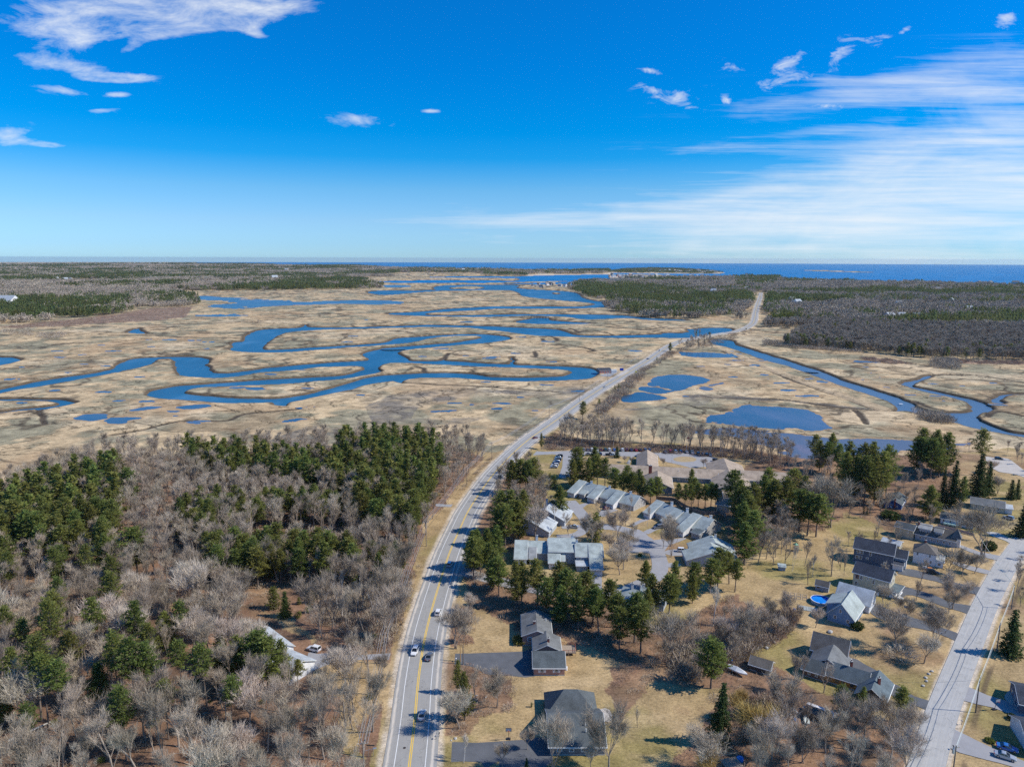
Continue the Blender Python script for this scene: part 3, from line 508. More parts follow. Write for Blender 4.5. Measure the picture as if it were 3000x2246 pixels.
# ---- roads and paved areas
def asphalt(name, col, var=0.18, tracks=0.0, rough=0.9, edge=False):
    m = bpy.data.materials.new(name); m.use_nodes = True; t = NT(m.node_tree); b = m.node_tree.nodes['Principled BSDF']
    geo = t.n('ShaderNodeNewGeometry'); P = geo.outputs['Position']; uvn = t.n('ShaderNodeUVMap')
    n1 = t.noise(P, 0.35, 5, 0.6); n2 = t.noise(P, 4.0, 4, 0.7)
    f = t.m('ADD', t.m('MULTIPLY', n1, 0.7), t.m('MULTIPLY', n2, 0.3))
    c = t.ramp(f, [(0.3, [x * (1 - var) for x in col]), (0.72, [x * (1 + var) for x in col])])
    if tracks:
        s = t.n('ShaderNodeSeparateXYZ'); t.l(uvn.outputs[0], s.inputs[0])
        st = t.noise(t.mapping(uvn.outputs[0], (2.2, 0.035, 1)), 1.0, 4, 0.6)
        c = t.mixc(t.m('MULTIPLY', t.m('SUBTRACT', st, 0.42), tracks, clamp=True), c, (.60, .56, .50))
        if edge:
            ax = t.m('ABSOLUTE', t.m('ADD', s.outputs[0], .1)); en = t.noise(t.mapping(uvn.outputs[0], (.9, .16, 1)), 1.0, 5, .7); e1 = t.m('SUBTRACT', 1.0, t.m('ABSOLUTE', t.m('MULTIPLY', t.m('SUBTRACT', ax, 5.5), 1.1)), clamp=True)
            c = t.mixc(t.m('MULTIPLY', t.m('SUBTRACT', t.m('ADD', e1, t.m('MULTIPLY', en, 1.4)), 1.15), 2.2, clamp=True), c, (.60, .54, .46))
        ck = t.n('ShaderNodeTexVoronoi', feature='DISTANCE_TO_EDGE'); ck.inputs['Scale'].default_value = 1.0; wv = t.n('ShaderNodeVectorMath', operation='ADD'); nzc = t.n('ShaderNodeTexNoise'); nzc.inputs['Scale'].default_value = .35; nzc.inputs['Detail'].default_value = 4; t.l(P, nzc.inputs['Vector']); t.l(t.mapping(uvn.outputs[0], (0.16, 0.075, 1)), wv.inputs[0]); sc_ = t.n('ShaderNodeVectorMath', operation='SCALE'); sc_.inputs['Scale'].default_value = .7; t.l(nzc.outputs['Color'], sc_.inputs[0]); t.l(sc_.outputs[0], wv.inputs[1]); t.l(wv.outputs[0], ck.inputs['Vector'])
        c = t.mixc(t.m('MULTIPLY', t.m('LESS_THAN', ck.outputs['Distance'], 0.006), 0.42), c, (.09, .09, .09))
    t.l(c, b.inputs['Base Color']); b.inputs['Roughness'].default_value = rough; b.inputs['Specular IOR Level'].default_value = 0.2
    return m
M_road = asphalt("road_asphalt", (.325, .315, .295), 0.10, 0.4, edge=True); M_road2 = asphalt("side_road_asphalt", (.40, .395, .38), 0.16, 1.5); M_drive = asphalt("drive_asphalt", (.125, .13, .14), 0.2); M_lane = asphalt("lane_asphalt", (.33, .325, .33), 0.12); M_lot = asphalt("lot_asphalt", (.33, .325, .325), 0.12); M_gravel = asphalt("gravel", (.50, .455, .40), 0.12)
def ribbon(name, P, l, r, z, m, zf=None, kind='structure', parent=None):
    P = np.asarray(P, float); T = np.gradient(P, axis=0); T /= np.linalg.norm(T, axis=1, keepdims=True) + 1e-9; N = np.stack([T[:, 1], -T[:, 0]], 1)
    L = np.concatenate([[0], np.cumsum(np.linalg.norm(np.diff(P, axis=0), axis=1))])
    offs = (l, (l + r) / 2, r); V = []; n = len(P)
    lw = np.asarray(l, float) * np.ones(n); rw = np.asarray(r, float) * np.ones(n)
    A = P + N * lw[:, None]; B = P + N * rw[:, None]; zz = (zf(P[:, 1]) if zf else 0) + z
    Vv = np.concatenate([np.column_stack([A, drop(A[:, 0], A[:, 1]) + zz]), np.column_stack([B, drop(B[:, 0], B[:, 1]) + zz])])
    Fq = np.array([(i, n + i, n + i + 1, i + 1) for i in range(n - 1)])
    me = fastmesh(name, Vv, Fq, [m], 4); uvl = me.uv_layers.new(name="UVMap")
    co = []
    for i in range(n - 1): co += [lw[i], L[i], rw[i], L[i], rw[i + 1], L[i + 1], lw[i + 1], L[i + 1]]
    uvl.data.foreach_set('uv', np.array(co, np.float32)); oo = link(name, me, parent); 
    if kind: tag(oo, kind=kind)
    return oo
def patch(name, pts, z, m, sm=2):
    P = smooth(pts, sm) if sm > 1 else np.array(pts, float); x, y = Garr(P[:, 0], P[:, 1])
    vv = [Vector((a, b_, 0)) for a, b_ in zip(x, y)]
    V = [(a, b_, z + float(drop(a, b_))) for a, b_ in zip(x, y)]
    me = newmesh(name, V, [tuple(t_) for t_ in geometry.tessellate_polygon([vv])], [m]); 
    for p_ in me.polygons:
        if p_.normal.z < 0: p_.flip()
    return tag(link(name, me), kind='structure')
def dens(P, step=4.0):
    P = np.asarray(P, float); L = np.concatenate([[0], np.cumsum(np.linalg.norm(np.diff(P, axis=0), axis=1))]); s = np.arange(0, L[-1], step)
    return np.stack([np.interp(s, L, P[:, 0]), np.interp(s, L, P[:, 1])], 1)
RPd = dens(RP, 5.0); RP2d = dens(RP2, 4.0)
ribbon("main_road", RPd, -6.4, 6.6, 0.02, M_road, road_z)
M_white = mat("road_paint_white", (.78, .78, .76), 0.8, var=0.12, vscale=0.6); M_yel = mat("road_paint_yellow", (.80, .52, .06), 0.8, var=0.1, vscale=0.6)
ribbon("edge_line", RPd, -3.75, -3.58, 0.026, M_white, road_z); ribbon("edge_line", RPd, 3.7, 3.87, 0.026, M_white, road_z)
ribbon("centre_line", RPd, -0.34, -0.12, 0.026, M_yel, road_z); ribbon("centre_line", RPd, 0.08, 0.30, 0.026, M_yel, road_z)
ribbon("side_road", RP2d, -3.9, 3.5, 0.15, M_road2)
c6 = lambda p: crop(1100, 1700, 3.033, p); c4 = lambda p: crop(1500, 1240, 3.16, p); c8 = lambda p: crop(2300, 1700, 3.033, p); c5 = lambda p: crop(2200, 1240, 2.765, p); c62 = lambda p: crop(600, 1700, 3.033, p)
zc = [0.035]
def dpatch(name, pts, m, sm=2):
    zc[0] += 0.004; return patch(name, pts, zc[0], m, sm)
dpatch("driveway", c6([(590,615),(690,648),(1000,640),(1320,628),(1430,600),(1440,845),(1200,845),(1000,835),(930,800),(860,765),(720,745),(590,740)]), M_drive)
dpatch("driveway", c6([(540,1450),(900,1440),(1280,1415),(1560,1400),(1560,1620),(1400,1680),(1120,1700),(1100,1600),(960,1680),(940,1612),(600,1615),(540,1670)]), M_drive)
dpatch("driveway", c62([(900,825),(1000,785),(1100,745),(1250,712),(1500,700),(1720,712),(1790,735),(1790,615),(1700,640),(1350,660),(1100,645),(1000,650),(920,640)]), M_lane)
dpatch("driveway", crop(1200,1240,4.416,[(345,1040),(450,1045),(560,1045),(700,1000),(640,1120),(560,1085),(500,1080),(350,1072)]), M_lane)
dpatch("parking_lot", c4([(90,290),(190,255),(300,262),(560,252),(900,258),(1300,268),(1600,275),(1860,310),(1930,345),(1840,400),(1650,410),(1560,385),(1380,345),(1350,292),(1170,300),(1110,312),(1090,380),(1060,370),(1100,305),(850,300),(690,285),(640,330),(570,335),(545,440),(530,520),(430,500),(465,400),(472,300),(380,285),(180,295)]), M_lot, 1)
M_lawn = mat("island_grass", (.40, .30, .165), 0.95, var=0.3, vscale=0.5)
dpatch("grass_island", c4([(1490,330),(1530,312),(1600,306),(1680,315),(1710,335),(1680,352),(1600,358),(1520,350)]), M_lawn)
lane = dens(smooth([G(*p) for p in [(1336,1668),(1420,1692),(1550,1722),(1700,1748),(1790,1745),(1860,1718),(1925,1685),(1932,1640),(1908,1595),(1860,1562),(1800,1545),(1735,1540),(1712,1515),(1690,1490),(1668,1466)]], 6, False), 3)
ribbon("condo_lane", lane, -3.2, 3.2, 0.085, M_lane)
dpatch("turning_circle", c4([(1130,975),(1230,1010),(1300,1080),(1400,1070),(1450,1130),(1400,1200),(1450,1290),(1380,1340),(1290,1260),(1280,1210),(1200,1190),(1070,1190),(1060,1095),(1150,1060)]), M_lane)
lane2 = dens(smooth([G(*p) for p in c4([(700,930),(640,1010),(560,1040),(460,1048),(360,1045)])], 5, False), 3); ribbon("condo_lane", lane2, -2.4, 2.4, 0.095, M_lane)
for pts in ([(600,765),(660,740),(740,735),(690,755),(650,785)], [(790,830),(880,790),(985,800),(900,830),(860,860),(800,855)], [(1090,945),(1190,890),(1280,885),(1200,915),(1120,955)], [(1220,1000),(1310,965),(1410,960),(1330,990),(1260,1025)], [(1390,1110),(1500,1070),(1620,1060),(1560,1090),(1440,1130)], [(1400,1190),(1500,1165),(1660,1180),(1640,1215),(1480,1225)], [(1430,1300),(1500,1290),(1560,1300),(1560,1335),(1450,1330)], [(730,1410),(828,1412),(830,1500),(845,1600),(770,1600),(740,1500)], [(470,945),(620,940),(680,960),(640,985),(560,975),(470,975)]):
    dpatch("driveway", c4(pts), M_lane)
dpatch("driveway", c8([(760,290),(800,205),(900,250),(1000,290),(1200,350),(1400,420),(1600,500),(1560,560),(1500,530),(1300,450),(1100,410),(900,360)]), M_drive)
dpatch("driveway", c8([(1020,58),(1150,78),(1350,140),(1500,200),(1700,235),(1680,310),(1550,272),(1400,230),(1200,150),(1080,130),(1010,180),(985,160)]), M_drive)
dpatch("driveway", c5([(1230,1180),(1350,1190),(1560,1260),(1700,1300),(1920,1340),(1880,1400),(1650,1330),(1500,1280),(1300,1240),(1190,1215)]), M_drive)
dpatch("driveway", c8([(600,690),(700,740),(860,830),(900,900),(1000,930),(1150,1030),(1340,1090),(1300,1165),(1100,1080),(900,1000),(750,870),(540,790)]), M_drive)
dpatch("driveway", c8([(1590,965),(1640,950),(1800,1020),(2010,1080),(2250,1150),(2250,1250),(2030,1200),(1850,1130),(1560,1060)]), M_lane)
dpatch("driveway", c8([(1480,1330),(1540,1340),(1700,1420),(1850,1490),(2200,1640),(2200,1700),(1900,1620),(1700,1570),(1440,1480)]), M_lane)
dpatch("driveway", c5([(1700,985),(1850,1040),(2050,1080),(2000,1110),(1850,1070),(1700,1010)]), M_lane); dpatch("driveway", c5([(1650,1120),(1800,1160),(1960,1200),(1940,1225),(1780,1190),(1640,1140)]), M_lane)
dpatch("side_street", c5([(1900,880),(1960,915),(2060,950),(2180,1010),(2260,960),(2180,950),(2080,925),(2000,885)]), M_road2)
dpatch("gravel_lot", crop(2680,1240,6.9,[(1430,680),(1560,690),(1800,700),(1950,750),(2208,950),(2500,1150),(2500,1300),(2208,1090),(1900,1010),(1700,980),(1500,850)]), M_gravel)
dpatch("gravel_lot", crop(1680,940,3.687,[(280,585),(400,562),(560,540),(620,545),(500,600),(380,602)]), M_lot)
zc[0] = 0.92; dpatch("gravel_shoulder", crop(1680,940,3.687,[(560,545),(600,552),(520,598),(470,600)]), M_gravel)
zc[0] = 0.16; dpatch("front_path", c8([(1960,1010),(2000,975),(2060,975),(2040,1060),(2020,1110),(1950,1050)]), M_gravel); dpatch("patio", c6([(2000,1145),(2080,1150),(2105,1245),(2020,1250)]), M_gravel)
# ================================================================== TREES
def leafmat(name, col, var=0.35, rnd=0.22, hue=0.03, trans=0.0):
    m = bpy.data.materials.new(name); m.use_nodes = True; t = NT(m.node_tree); b = m.node_tree.nodes['Principled BSDF']
    g = t.n('ShaderNodeNewGeometry'); oi = t.n('ShaderNodeObjectInfo'); hs = t.n('ShaderNodeHueSaturation'); hs.inputs['Color'].default_value = tuple(col) + (1,)
    v = t.m('ADD', t.m('MULTIPLY', g.outputs['Random Per Island'], 2 * var), t.m('ADD', t.m('MULTIPLY', oi.outputs['Random'], 2 * rnd), 1 - var - rnd))
    t.l(v, hs.inputs['Value'])
    r2 = t.n('ShaderNodeTexWhiteNoise', noise_dimensions='1D'); t.l(oi.outputs['Random'], r2.inputs['W'])
    t.l(t.m('ADD', t.m('MULTIPLY', r2.outputs['Value'], 2 * hue), 0.5 - hue), hs.inputs['Hue'])
    t.l(hs.outputs[0], b.inputs['Base Color']); b.inputs['Roughness'].default_value = 0.75; b.inputs['Specular IOR Level'].default_value = 0.12
    if trans:
        tl = t.n('ShaderNodeBsdfTranslucent'); mx = t.n('ShaderNodeMixShader'); mx.inputs[0].default_value = trans; t.l(hs.outputs[0], tl.inputs[0]); t.l(b.outputs[0], mx.inputs[1]); t.l(tl.outputs[0], mx.inputs[2]); t.l(mx.outputs[0], m.node_tree.nodes['Material Output'].inputs[0])
    return m
M_pine = leafmat("pine_needles", (.205, .225, .058), 0.38, 0.22, 0.03, .5); M_spr = leafmat("spruce_needles", (.06, .088, .026), 0.4, 0.15, 0.02, .3)
M_bark = mat("pine_bark", (.17, .135, .115), 0.95, var=0.3, vscale=0.8, rnd=0.2); M_gbark = mat("grey_bark", (.30, .245, .20), 0.95, var=0.25, vscale=0.8, rnd=0.25); M_birch = mat("birch_bark", (.62, .59, .54), 0.85, var=0.3, vscale=1.5)
M_twig = leafmat("bare_twigs", (.42, .345, .26), 0.3, 0.28, 0.008); M_twr = leafmat("red_twigs", (.33, .225, .165), 0.3, 0.2, 0.01); M_wil = leafmat("willow_twigs", (.50, .34, .12), 0.25, 0.1, 0.015); M_lt = leafmat("pale_twigs", (.58, .49, .39), 0.25, 0.15, 0.015)
M_decid = leafmat("far_bare_crowns", (.38, .32, .25), 0.35, 0.25, 0.01)
M_farp = leafmat("far_pine_crowns", (.19, .215, .075), 0.4, 0.25, 0.035, .4)
class TB:      # tubes + loose triangles
    def __init__(s): s.v, s.f, s.tv = [], [], []; s.n = 0
    def tube(s, p0, p1, r0, r1, k=5):
        p0 = np.asarray(p0, float); p1 = np.asarray(p1, float); d = p1 - p0; L = np.linalg.norm(d); 
        if L < 1e-6: return
        d /= L; a = np.cross(d, [0, 0, 1.0]) if abs(d[2]) < .95 else np.cross(d, [1.0, 0, 0]); a /= np.linalg.norm(a); b = np.cross(d, a)
        th = np.arange(k) * 2 * math.pi / k; c = np.cos(th)[:, None] * a + np.sin(th)[:, None] * b
        s.v.append(np.concatenate([p0 + c * r0, p1 + c * r1])); i = np.arange(k); j = (i + 1) % k
        s.f.append(np.concatenate([np.stack([i, j, j + k], 1), np.stack([i, j + k, i + k], 1)]) + s.n); s.n += 2 * k
    def tris(s, T): s.tv.append(T.reshape(-1, 3, 3))
    def trunkmesh(s, name, m): return fastmesh(name, np.concatenate(s.v), np.concatenate(s.f), [m])
    def crownmesh(s, name, m):
        T = np.concatenate(s.tv); return fastmesh(name, T.reshape(-1, 3), np.arange(len(T) * 3).reshape(-1, 3), [m])
    def both(s, name, m0, m1):
        V = np.concatenate(s.v) if s.v else np.zeros((0, 3)); Fa = np.concatenate(s.f) if s.f else np.zeros((0, 3), int); T = np.concatenate(s.tv)
        me = fastmesh(name, np.concatenate([V, T.reshape(-1, 3)]), np.concatenate([Fa, np.arange(len(T) * 3).reshape(-1, 3) + len(V)]), [m0, m1])
        me.polygons.foreach_set('material_index', np.concatenate([np.zeros(len(Fa)), np.ones(len(T))]).astype(np.int32)); me.update(); return me
def clump_tris(rg, C_, k, spread, size, flat=0.45, out=None):
    n = len(C_); c = np.repeat(C_, k, 0) + rg.normal(0, 1, (n * k, 3)) * np.array(spread)
    d1 = rg.normal(0, 1, (n * k, 3)); d1[:, 2] *= flat
    if out is not None: d1 = d1 * 0.7 + np.repeat(out, k, 0) * 1.1
    d1 /= np.linalg.norm(d1, axis=1, keepdims=True); d2 = rg.normal(0, 1, (n * k, 3)); d2[:, 2] *= flat; d2 -= (d2 * d1).sum(1, keepdims=True) * d1; d2 /= np.linalg.norm(d2, axis=1, keepdims=True)
    s = size * rg.uniform(.6, 1.3, (n * k, 1)); return np.stack([c + d1 * s, c - d1 * s * .5 + d2 * s * .55, c - d1 * s * .5 - d2 * s * .55], 1)
def pine(seed, h=18.0, cb=.3, rm=3.6, k=9, size=.42, lod=1.0, shape=.75, dead=True):
    rg = np.random.default_rng(seed); T = TB(); lean = rg.normal(0, .25, 2)
    ax = lambda z: np.array([lean[0] * z / h, lean[1] * z / h, z])
    for a, b in ((0, .35), (.35, .7), (.7, .98)): T.tube(ax(a * h), ax(b * h), .27 * (1 - a) + .03, .27 * (1 - b) + .02, 6)
    zb = cb * h; z = zb; C_, O_ = [], []
    asym = rg.uniform(0, 6.28)
    while z < h * .985:
        t = (z - zb) / (h - zb); rad = rm * (min(1, .38 + t * 2.6)) * (1 - t) ** shape + .25; nb = 5 if t < .8 else 4
        a0 = rg.uniform(0, 6.28)
        for q in range(nb):
            a = a0 + q * 6.283 / nb + rg.normal(0, .25); r_ = rad * rg.uniform(.62, 1.22) * (1 + .18 * math.cos(a - asym)); up = .12 + .35 * t + rg.normal(0, .06)
            dr_ = np.array([math.cos(a), math.sin(a), up]); p = ax(z)
            if r_ > 1.2 and lod >= 1: T.tube(p, p + dr_ * r_ * .85, .06, .02, 3)
            s = .35 * r_
            while s <= r_:
                C_.append(p + dr_ * s + rg.normal(0, .12, 3)); O_.append(dr_); s += .78 / lod
        z += rg.uniform(.62, .9) * (1 if t < .7 else .7) / lod ** .5
    C_.append(ax(h * .99)); O_.append(np.array([0, 0, 1.]))
    if dead and cb > .25:
        for q in range(9):
            z_ = rg.uniform(.4, 1) * zb; a = rg.uniform(0, 6.28); p = ax(z_); T.tube(p, p + np.array([math.cos(a), math.sin(a), .05]) * rg.uniform(.8, 2.2), .035, .012, 3)
    T.tris(clump_tris(rg, np.array(C_), k, (.42, .42, .24), size, .28, np.array(O_))); return T
def spruce(seed, h=18., cb=.05, rm=4.2, k=7, size=.42, droop=.35):
    rg = np.random.default_rng(seed); T = TB(); T.tube((0, 0, 0), (0, 0, h * .97), .28, .02, 6); z = cb * h; C_, O_ = [], []
    while z < h * .99:
        t = (z - cb * h) / (h * (1 - cb)); rad = rm * (1 - t) ** .9 + .12; nb = 7; a0 = rg.uniform(0, 6.28)
        for q in range(nb):
            a = a0 + q * 6.283 / nb + rg.normal(0, .15); r_ = rad * rg.uniform(.78, 1.1); s = .25
            while s <= r_:
                C_.append(np.array([math.cos(a) * s, math.sin(a) * s, z - droop * s * s / max(rad, 1) + .15 * s])); O_.append([math.cos(a), math.sin(a), -.25]); s += .72
        z += .8
    T.tris(clump_tris(rg, np.array(C_), k, (.3, .3, .16), size, .5, np.array(O_))); return T
def bare(seed, h=14., spread=.5, fork=.3, n1=7, twk=5, tl=1.3, tw=.05, multi=1, narrow=1.0, lim=4, up=1.5, leader=False):
    rg = np.random.default_rng(seed); T = TB(); tips = []
    def grow(p, d, L, r, lvl):
        seg = 2 if lvl < 2 else 1; q = p
        for i in range(seg):
            d = d + rg.normal(0, .10, 3) + np.array([0, 0, .05]); d = d / np.linalg.norm(d); e = q + d * L / seg; r1 = r * (.78 if seg == 2 else .6)
            T.tube(q, e, r, r1, 5 if lvl == 0 else 3); 
            if lvl >= 2: tips.append((q + (e - q) * rg.uniform(.2, .7), d))
            q, r = e, r1
        if lvl == 0 and leader:
            for b in range(n1 + 5):
                fr = rg.uniform(.22, 1.0); a = rg.uniform(0, 6.28); s_ = spread * rg.uniform(.8, 1.6); nd = np.array([math.cos(a) * s_, math.sin(a) * s_, 1.0]); nd /= np.linalg.norm(nd)
                grow(p + (q - p) * fr, nd, h * rg.uniform(.22, .36) * (1.15 - fr * .6), max(.011 * h * (1.1 - fr), .03), 1)
            return
        if lvl >= lim: tips.append((q, d)); tips.append((q - d * L * .4, d)); return
        nb = {0: n1, 1: 4, 2: 3, 3: 3}[lvl]
        for b in range(nb):
            a = rg.uniform(0, 6.28) + b * 6.283 / nb; s_ = spread * rg.uniform(.6, 1.35) * narrow; side = np.array([math.cos(a), math.sin(a), 0.0])
            nd = d * (1 - .35 * s_) + side * s_ + np.array([0, 0, up * .25]); nd /= np.linalg.norm(nd)
            fr = rg.uniform(.35, 1.0) if lvl < 2 else rg.uniform(.5, 1.)
            base = p + (q - p) * fr if lvl > 0 else q - d * rg.uniform(0, .5) * L * fork
            grow(base, nd, L * (rg.uniform(.5, .72) if lvl else rg.uniform(.55, .8) * (1 - fork) / max(fork, .3) * .62), max(r * .6, .012), lvl + 1)
    for mi in range(multi):
        d0 = np.array([rg.normal(0, .05 + .16 * (multi > 1)), rg.normal(0, .05 + .16 * (multi > 1)), 1.]); d0 /= np.linalg.norm(d0)
        grow(np.array([rg.normal(0, .25), rg.normal(0, .25), 0]) * (multi > 1), d0, h * fork, (.014 * h if multi == 1 else .009 * h), 0)
    P = np.array([t_[0] for t_ in tips]); D = np.array([t_[1] for t_ in tips]); n = len(P) * twk
    c = np.repeat(P, twk, 0) + rg.normal(0, .18, (n, 3)); d = np.repeat(D, twk, 0) + rg.normal(0, .5, (n, 3)); d[:, 2] += .25; d /= np.linalg.norm(d, axis=1, keepdims=True)
    sd_ = np.cross(d, rg.normal(0, 1, (n, 3))); sd_ /= np.linalg.norm(sd_, axis=1, keepdims=True); L = tl * rg.uniform(.5, 1.3, (n, 1))
    T.tris(np.stack([c - sd_ * tw * .5, c + sd_ * tw * .5, c + d * L], 1))
    V = np.concatenate([np.concatenate(T.v), T.tv[0].reshape(-1, 3)]); zt = np.percentile(V[:, 2], 99.5); T.k = h / zt
    T.v = [v * T.k for v in T.v]; T.tv = [v * T.k for v in T.tv]; return T
def shrub(seed, h=2.2, r=1.6, n=420, tw=.055):
    rg = np.random.default_rng(seed); T = TB(); a = rg.uniform(0, 6.28, n); rr_ = np.sqrt(rg.uniform(0, 1, n)) * r; c = np.stack([rr_ * np.cos(a), rr_ * np.sin(a), rg.uniform(0, .75, n) * h * (1 - .5 * (rr_ / r) ** 2)], 1)
    d = np.stack([np.cos(a) * .6, np.sin(a) * .6, np.ones(n)], 1) + rg.normal(0, .45, (n, 3)); d /= np.linalg.norm(d, axis=1, keepdims=True); s = np.cross(d, rg.normal(0, 1, (n, 3))); s /= np.linalg.norm(s, axis=1, keepdims=True)
    T.tris(np.stack([c - s * tw * .5, c + s * tw * .5, c + d * h * .45 * rg.uniform(.5, 1.2, (n, 1))], 1)); return T
# prototypes: (trunk mesh, crown mesh)
PR = {}
def proto(key, T, mt, mc): PR[key] = (T.trunkmesh("trunk", mt), T.crownmesh("crown", mc))
for i in range(5): proto(('pine', i), pine(10 + i, 18, (.34, .22, .3, .42, .15)[i], (5.1, 4.5, 5.5, 4.3, 5.0)[i], 12, .42, 1.0, (.6, .75, .52, .6, .85)[i]), M_bark, M_pine)
proto(('tallpine', 0), pine(31, 24, .5, 5.0, 12, .40, 1., .55), M_bark, M_pine); proto(('tallpine', 1), pine(32, 24, .6, 4.2, 12, .40, 1., .5), M_bark, M_pine)
proto(('youngpine', 0), pine(41, 9, .03, 2.9, 10, .33, 1.15, .8, False), M_bark, M_pine); proto(('youngpine', 1), pine(42, 8, .02, 2.4, 10, .32, 1.15, 1.0, False), M_bark, M_pine)
proto(('spruce', 0), spruce(51, 19, .04, 4.4), M_bark, M_spr); proto(('spruce', 1), spruce(52, 15, .03, 3.4), M_bark, M_spr)
proto(('cedar', 0), spruce(53, 4.2, .0, .8, 9, .22, .0), M_bark, M_spr)
for i in range(4): proto(('bare', i), bare(60 + i, 15, (.40, .34, .45, .36)[i], (.38, .45, .32, .5)[i] * (2.0 if i < 3 else 1), 5, 4, 1.25, .040, leader=i < 3, lim=3 if i < 3 else 4), M_gbark, M_twig)
proto(('maple', 0), bare(71, 11, .58, .22, 7, 4, 1.15, .038), M_gbark, M_twig); proto(('maple', 1), bare(72, 11, .5, .25, 5, 2, 1.15, .036, multi=3), M_gbark, M_twig); proto(('maple', 2), bare(73, 11, .62, .2, 7, 4, 1.1, .038), M_gbark, M_lt)
proto(('birch', 0), bare(81, 15, .34, .55, 6, 5, 1.1, .045, lim=3), M_birch, M_lt); proto(('birch', 1), bare(82, 14, .4, .5, 6, 5, 1.1, .045, multi=2, lim=3), M_birch, M_lt)
proto(('willow', 0), bare(91, 9, .6, .25, 6, 4, 1.4, .04), M_gbark, M_wil)
proto(('snag', 0), bare(95, 17, .25, .7, 5, 2, .8, .05, lim=2), M_gbark, M_lt)
for i in range(2):
    PR[('shrub', i)] = (None, shrub(100 + i).crownmesh("bare_shrub", M_twig)); PR[('redshrub', i)] = (None, shrub(110 + i, 2.4, 2.2).crownmesh("red_shrub", M_twr)); PR[('yshrub', i)] = (None, shrub(113 + i, 2.0, 1.9).crownmesh("willow_shrub", M_wil))
def greenbush(seed, r=1.2, h=1.6, n=260):
    rg = np.random.default_rng(seed); T = TB(); d = rg.normal(0, 1, (n, 3)); d /= np.linalg.norm(d, axis=1, keepdims=True); c = d * np.array([r, r, h * .5]) * rg.uniform(.7, 1, (n, 1)) + [0, 0, h * .5]; c[:, 2] = np.maximum(c[:, 2], .05)
    T.tris(clump_tris(rg, c, 4, (.12, .12, .12), .2, .8, d)); return T
PR[('bush', 0)] = (None, greenbush(120).crownmesh("evergreen_bush", M_spr)); PR[('bush', 1)] = (None, greenbush(121, 1.4, 1.2).crownmesh("evergreen_bush", M_pine))
PROTO_H = dict(pine=18, tallpine=24, youngpine=8.5, spruce=17, cedar=4.2, bare=15, maple=11, birch=14.5, willow=9, snag=17, shrub=2.2, redshrub=2.4, yshrub=2.0, bush=1.4)
NAMES = dict(pine=('pine_tree', 'pine tree'), tallpine=('pine_tree', 'pine tree'), youngpine=('young_pine_tree', 'pine tree'), spruce=('spruce_tree', 'spruce tree'), cedar=('cedar_shrub', 'evergreen shrub'), bare=('bare_tree', 'bare tree'), maple=('bare_tree', 'bare tree'),
             birch=('birch_tree', 'birch tree'), willow=('willow_tree', 'willow tree'), snag=('dead_tree', 'dead tree'), shrub=('bare_shrub', 'shrub'), redshrub=('red_shrub', 'shrub'), yshrub=('yellow_shrub', 'shrub'), bush=('evergreen_bush', 'bush'))
rt = random.Random(77)
def where(x, y, lab):
    q = proj(x, y, 0.0); a, b_ = float(q[0]), float(q[1])
    if 'left wood' in lab:
        s_ = 'by the marsh edge' if b_ < 1480 else 'near the left clearings' if b_ < 1800 and a > 560 else 'near the middle' if b_ < 1800 else 'near the white-roofed house' if a > 600 and b_ < 2060 else 'beside the utility poles' if a > 880 else 'at the bottom' if a > 450 else 'at the lower left'
        if a > 1090 and b_ < 1800: s_ = 'beside the main road'
        return lab + ', ' + s_
    if 'strip' in lab or 'far left' in lab or 'lower right wood' in lab: return lab + (', nearer its left end' if a < (200 if 'far left' in lab else 1650 if 'pink' in lab else 2040 if 'strip' in lab else 2400) else ', nearer its right end')
    return lab
def tree_at(x, y, kind, h, label, group=None, var=None, wid=1.0):
    if group: label = where(x, y, ('broad ' if wid * h > 15 and kind in ('bare', 'maple') else '') + label)
    n = len([k for k in PR if k[0] == kind]); var = rt.randrange(n) if var is None else var
    tm, cm_ = PR[(kind, var)]; nm, cat = NAMES[kind]; s = h / ({('spruce', 0): 19, ('spruce', 1): 15, ('youngpine', 0): 9, ('youngpine', 1): 8, ('birch', 0): 15, ('birch', 1): 14}.get((kind, var), PROTO_H[kind])); rz = rt.uniform(0, 6.28); z = float(drop(x, y)) - 0.1; wid *= rt.uniform(.95, 1.25) if kind == 'pine' else 1
    if tm is None:
        oo = link(nm, cm_); oo.location = (x, y, z); oo.rotation_euler = (0, 0, rz); oo.scale = (s * wid, s * wid, s); return tag(oo, label, cat, group)
    e = empty(nm, (x, y, z), rz); e.scale = (s * wid, s * wid, s); e.rotation_euler = (rt.gauss(0, .02), rt.gauss(0, .02), rz); tag(e, label, cat, group)
    link("trunk", tm, e); link("crown", cm_, e); return e
def T(px, py, kind, top, label, var=None, wid=1.0, group=None):
    """tree whose foot is at photo pixel (px, py) and whose top reaches photo row `top`"""
    x, y = G(px, py); z0 = float(drop(x, y)); lo, hi = 0.5, 40
    for _ in range(22):
        md = (lo + hi) / 2; _, q = proj(x, y, z0 + md)
        if q > top: lo = md
        else: hi = md
    occ.append((x, y, 2.5)); return tree_at(x, y, kind, lo, label, group, var, wid)
occ = []
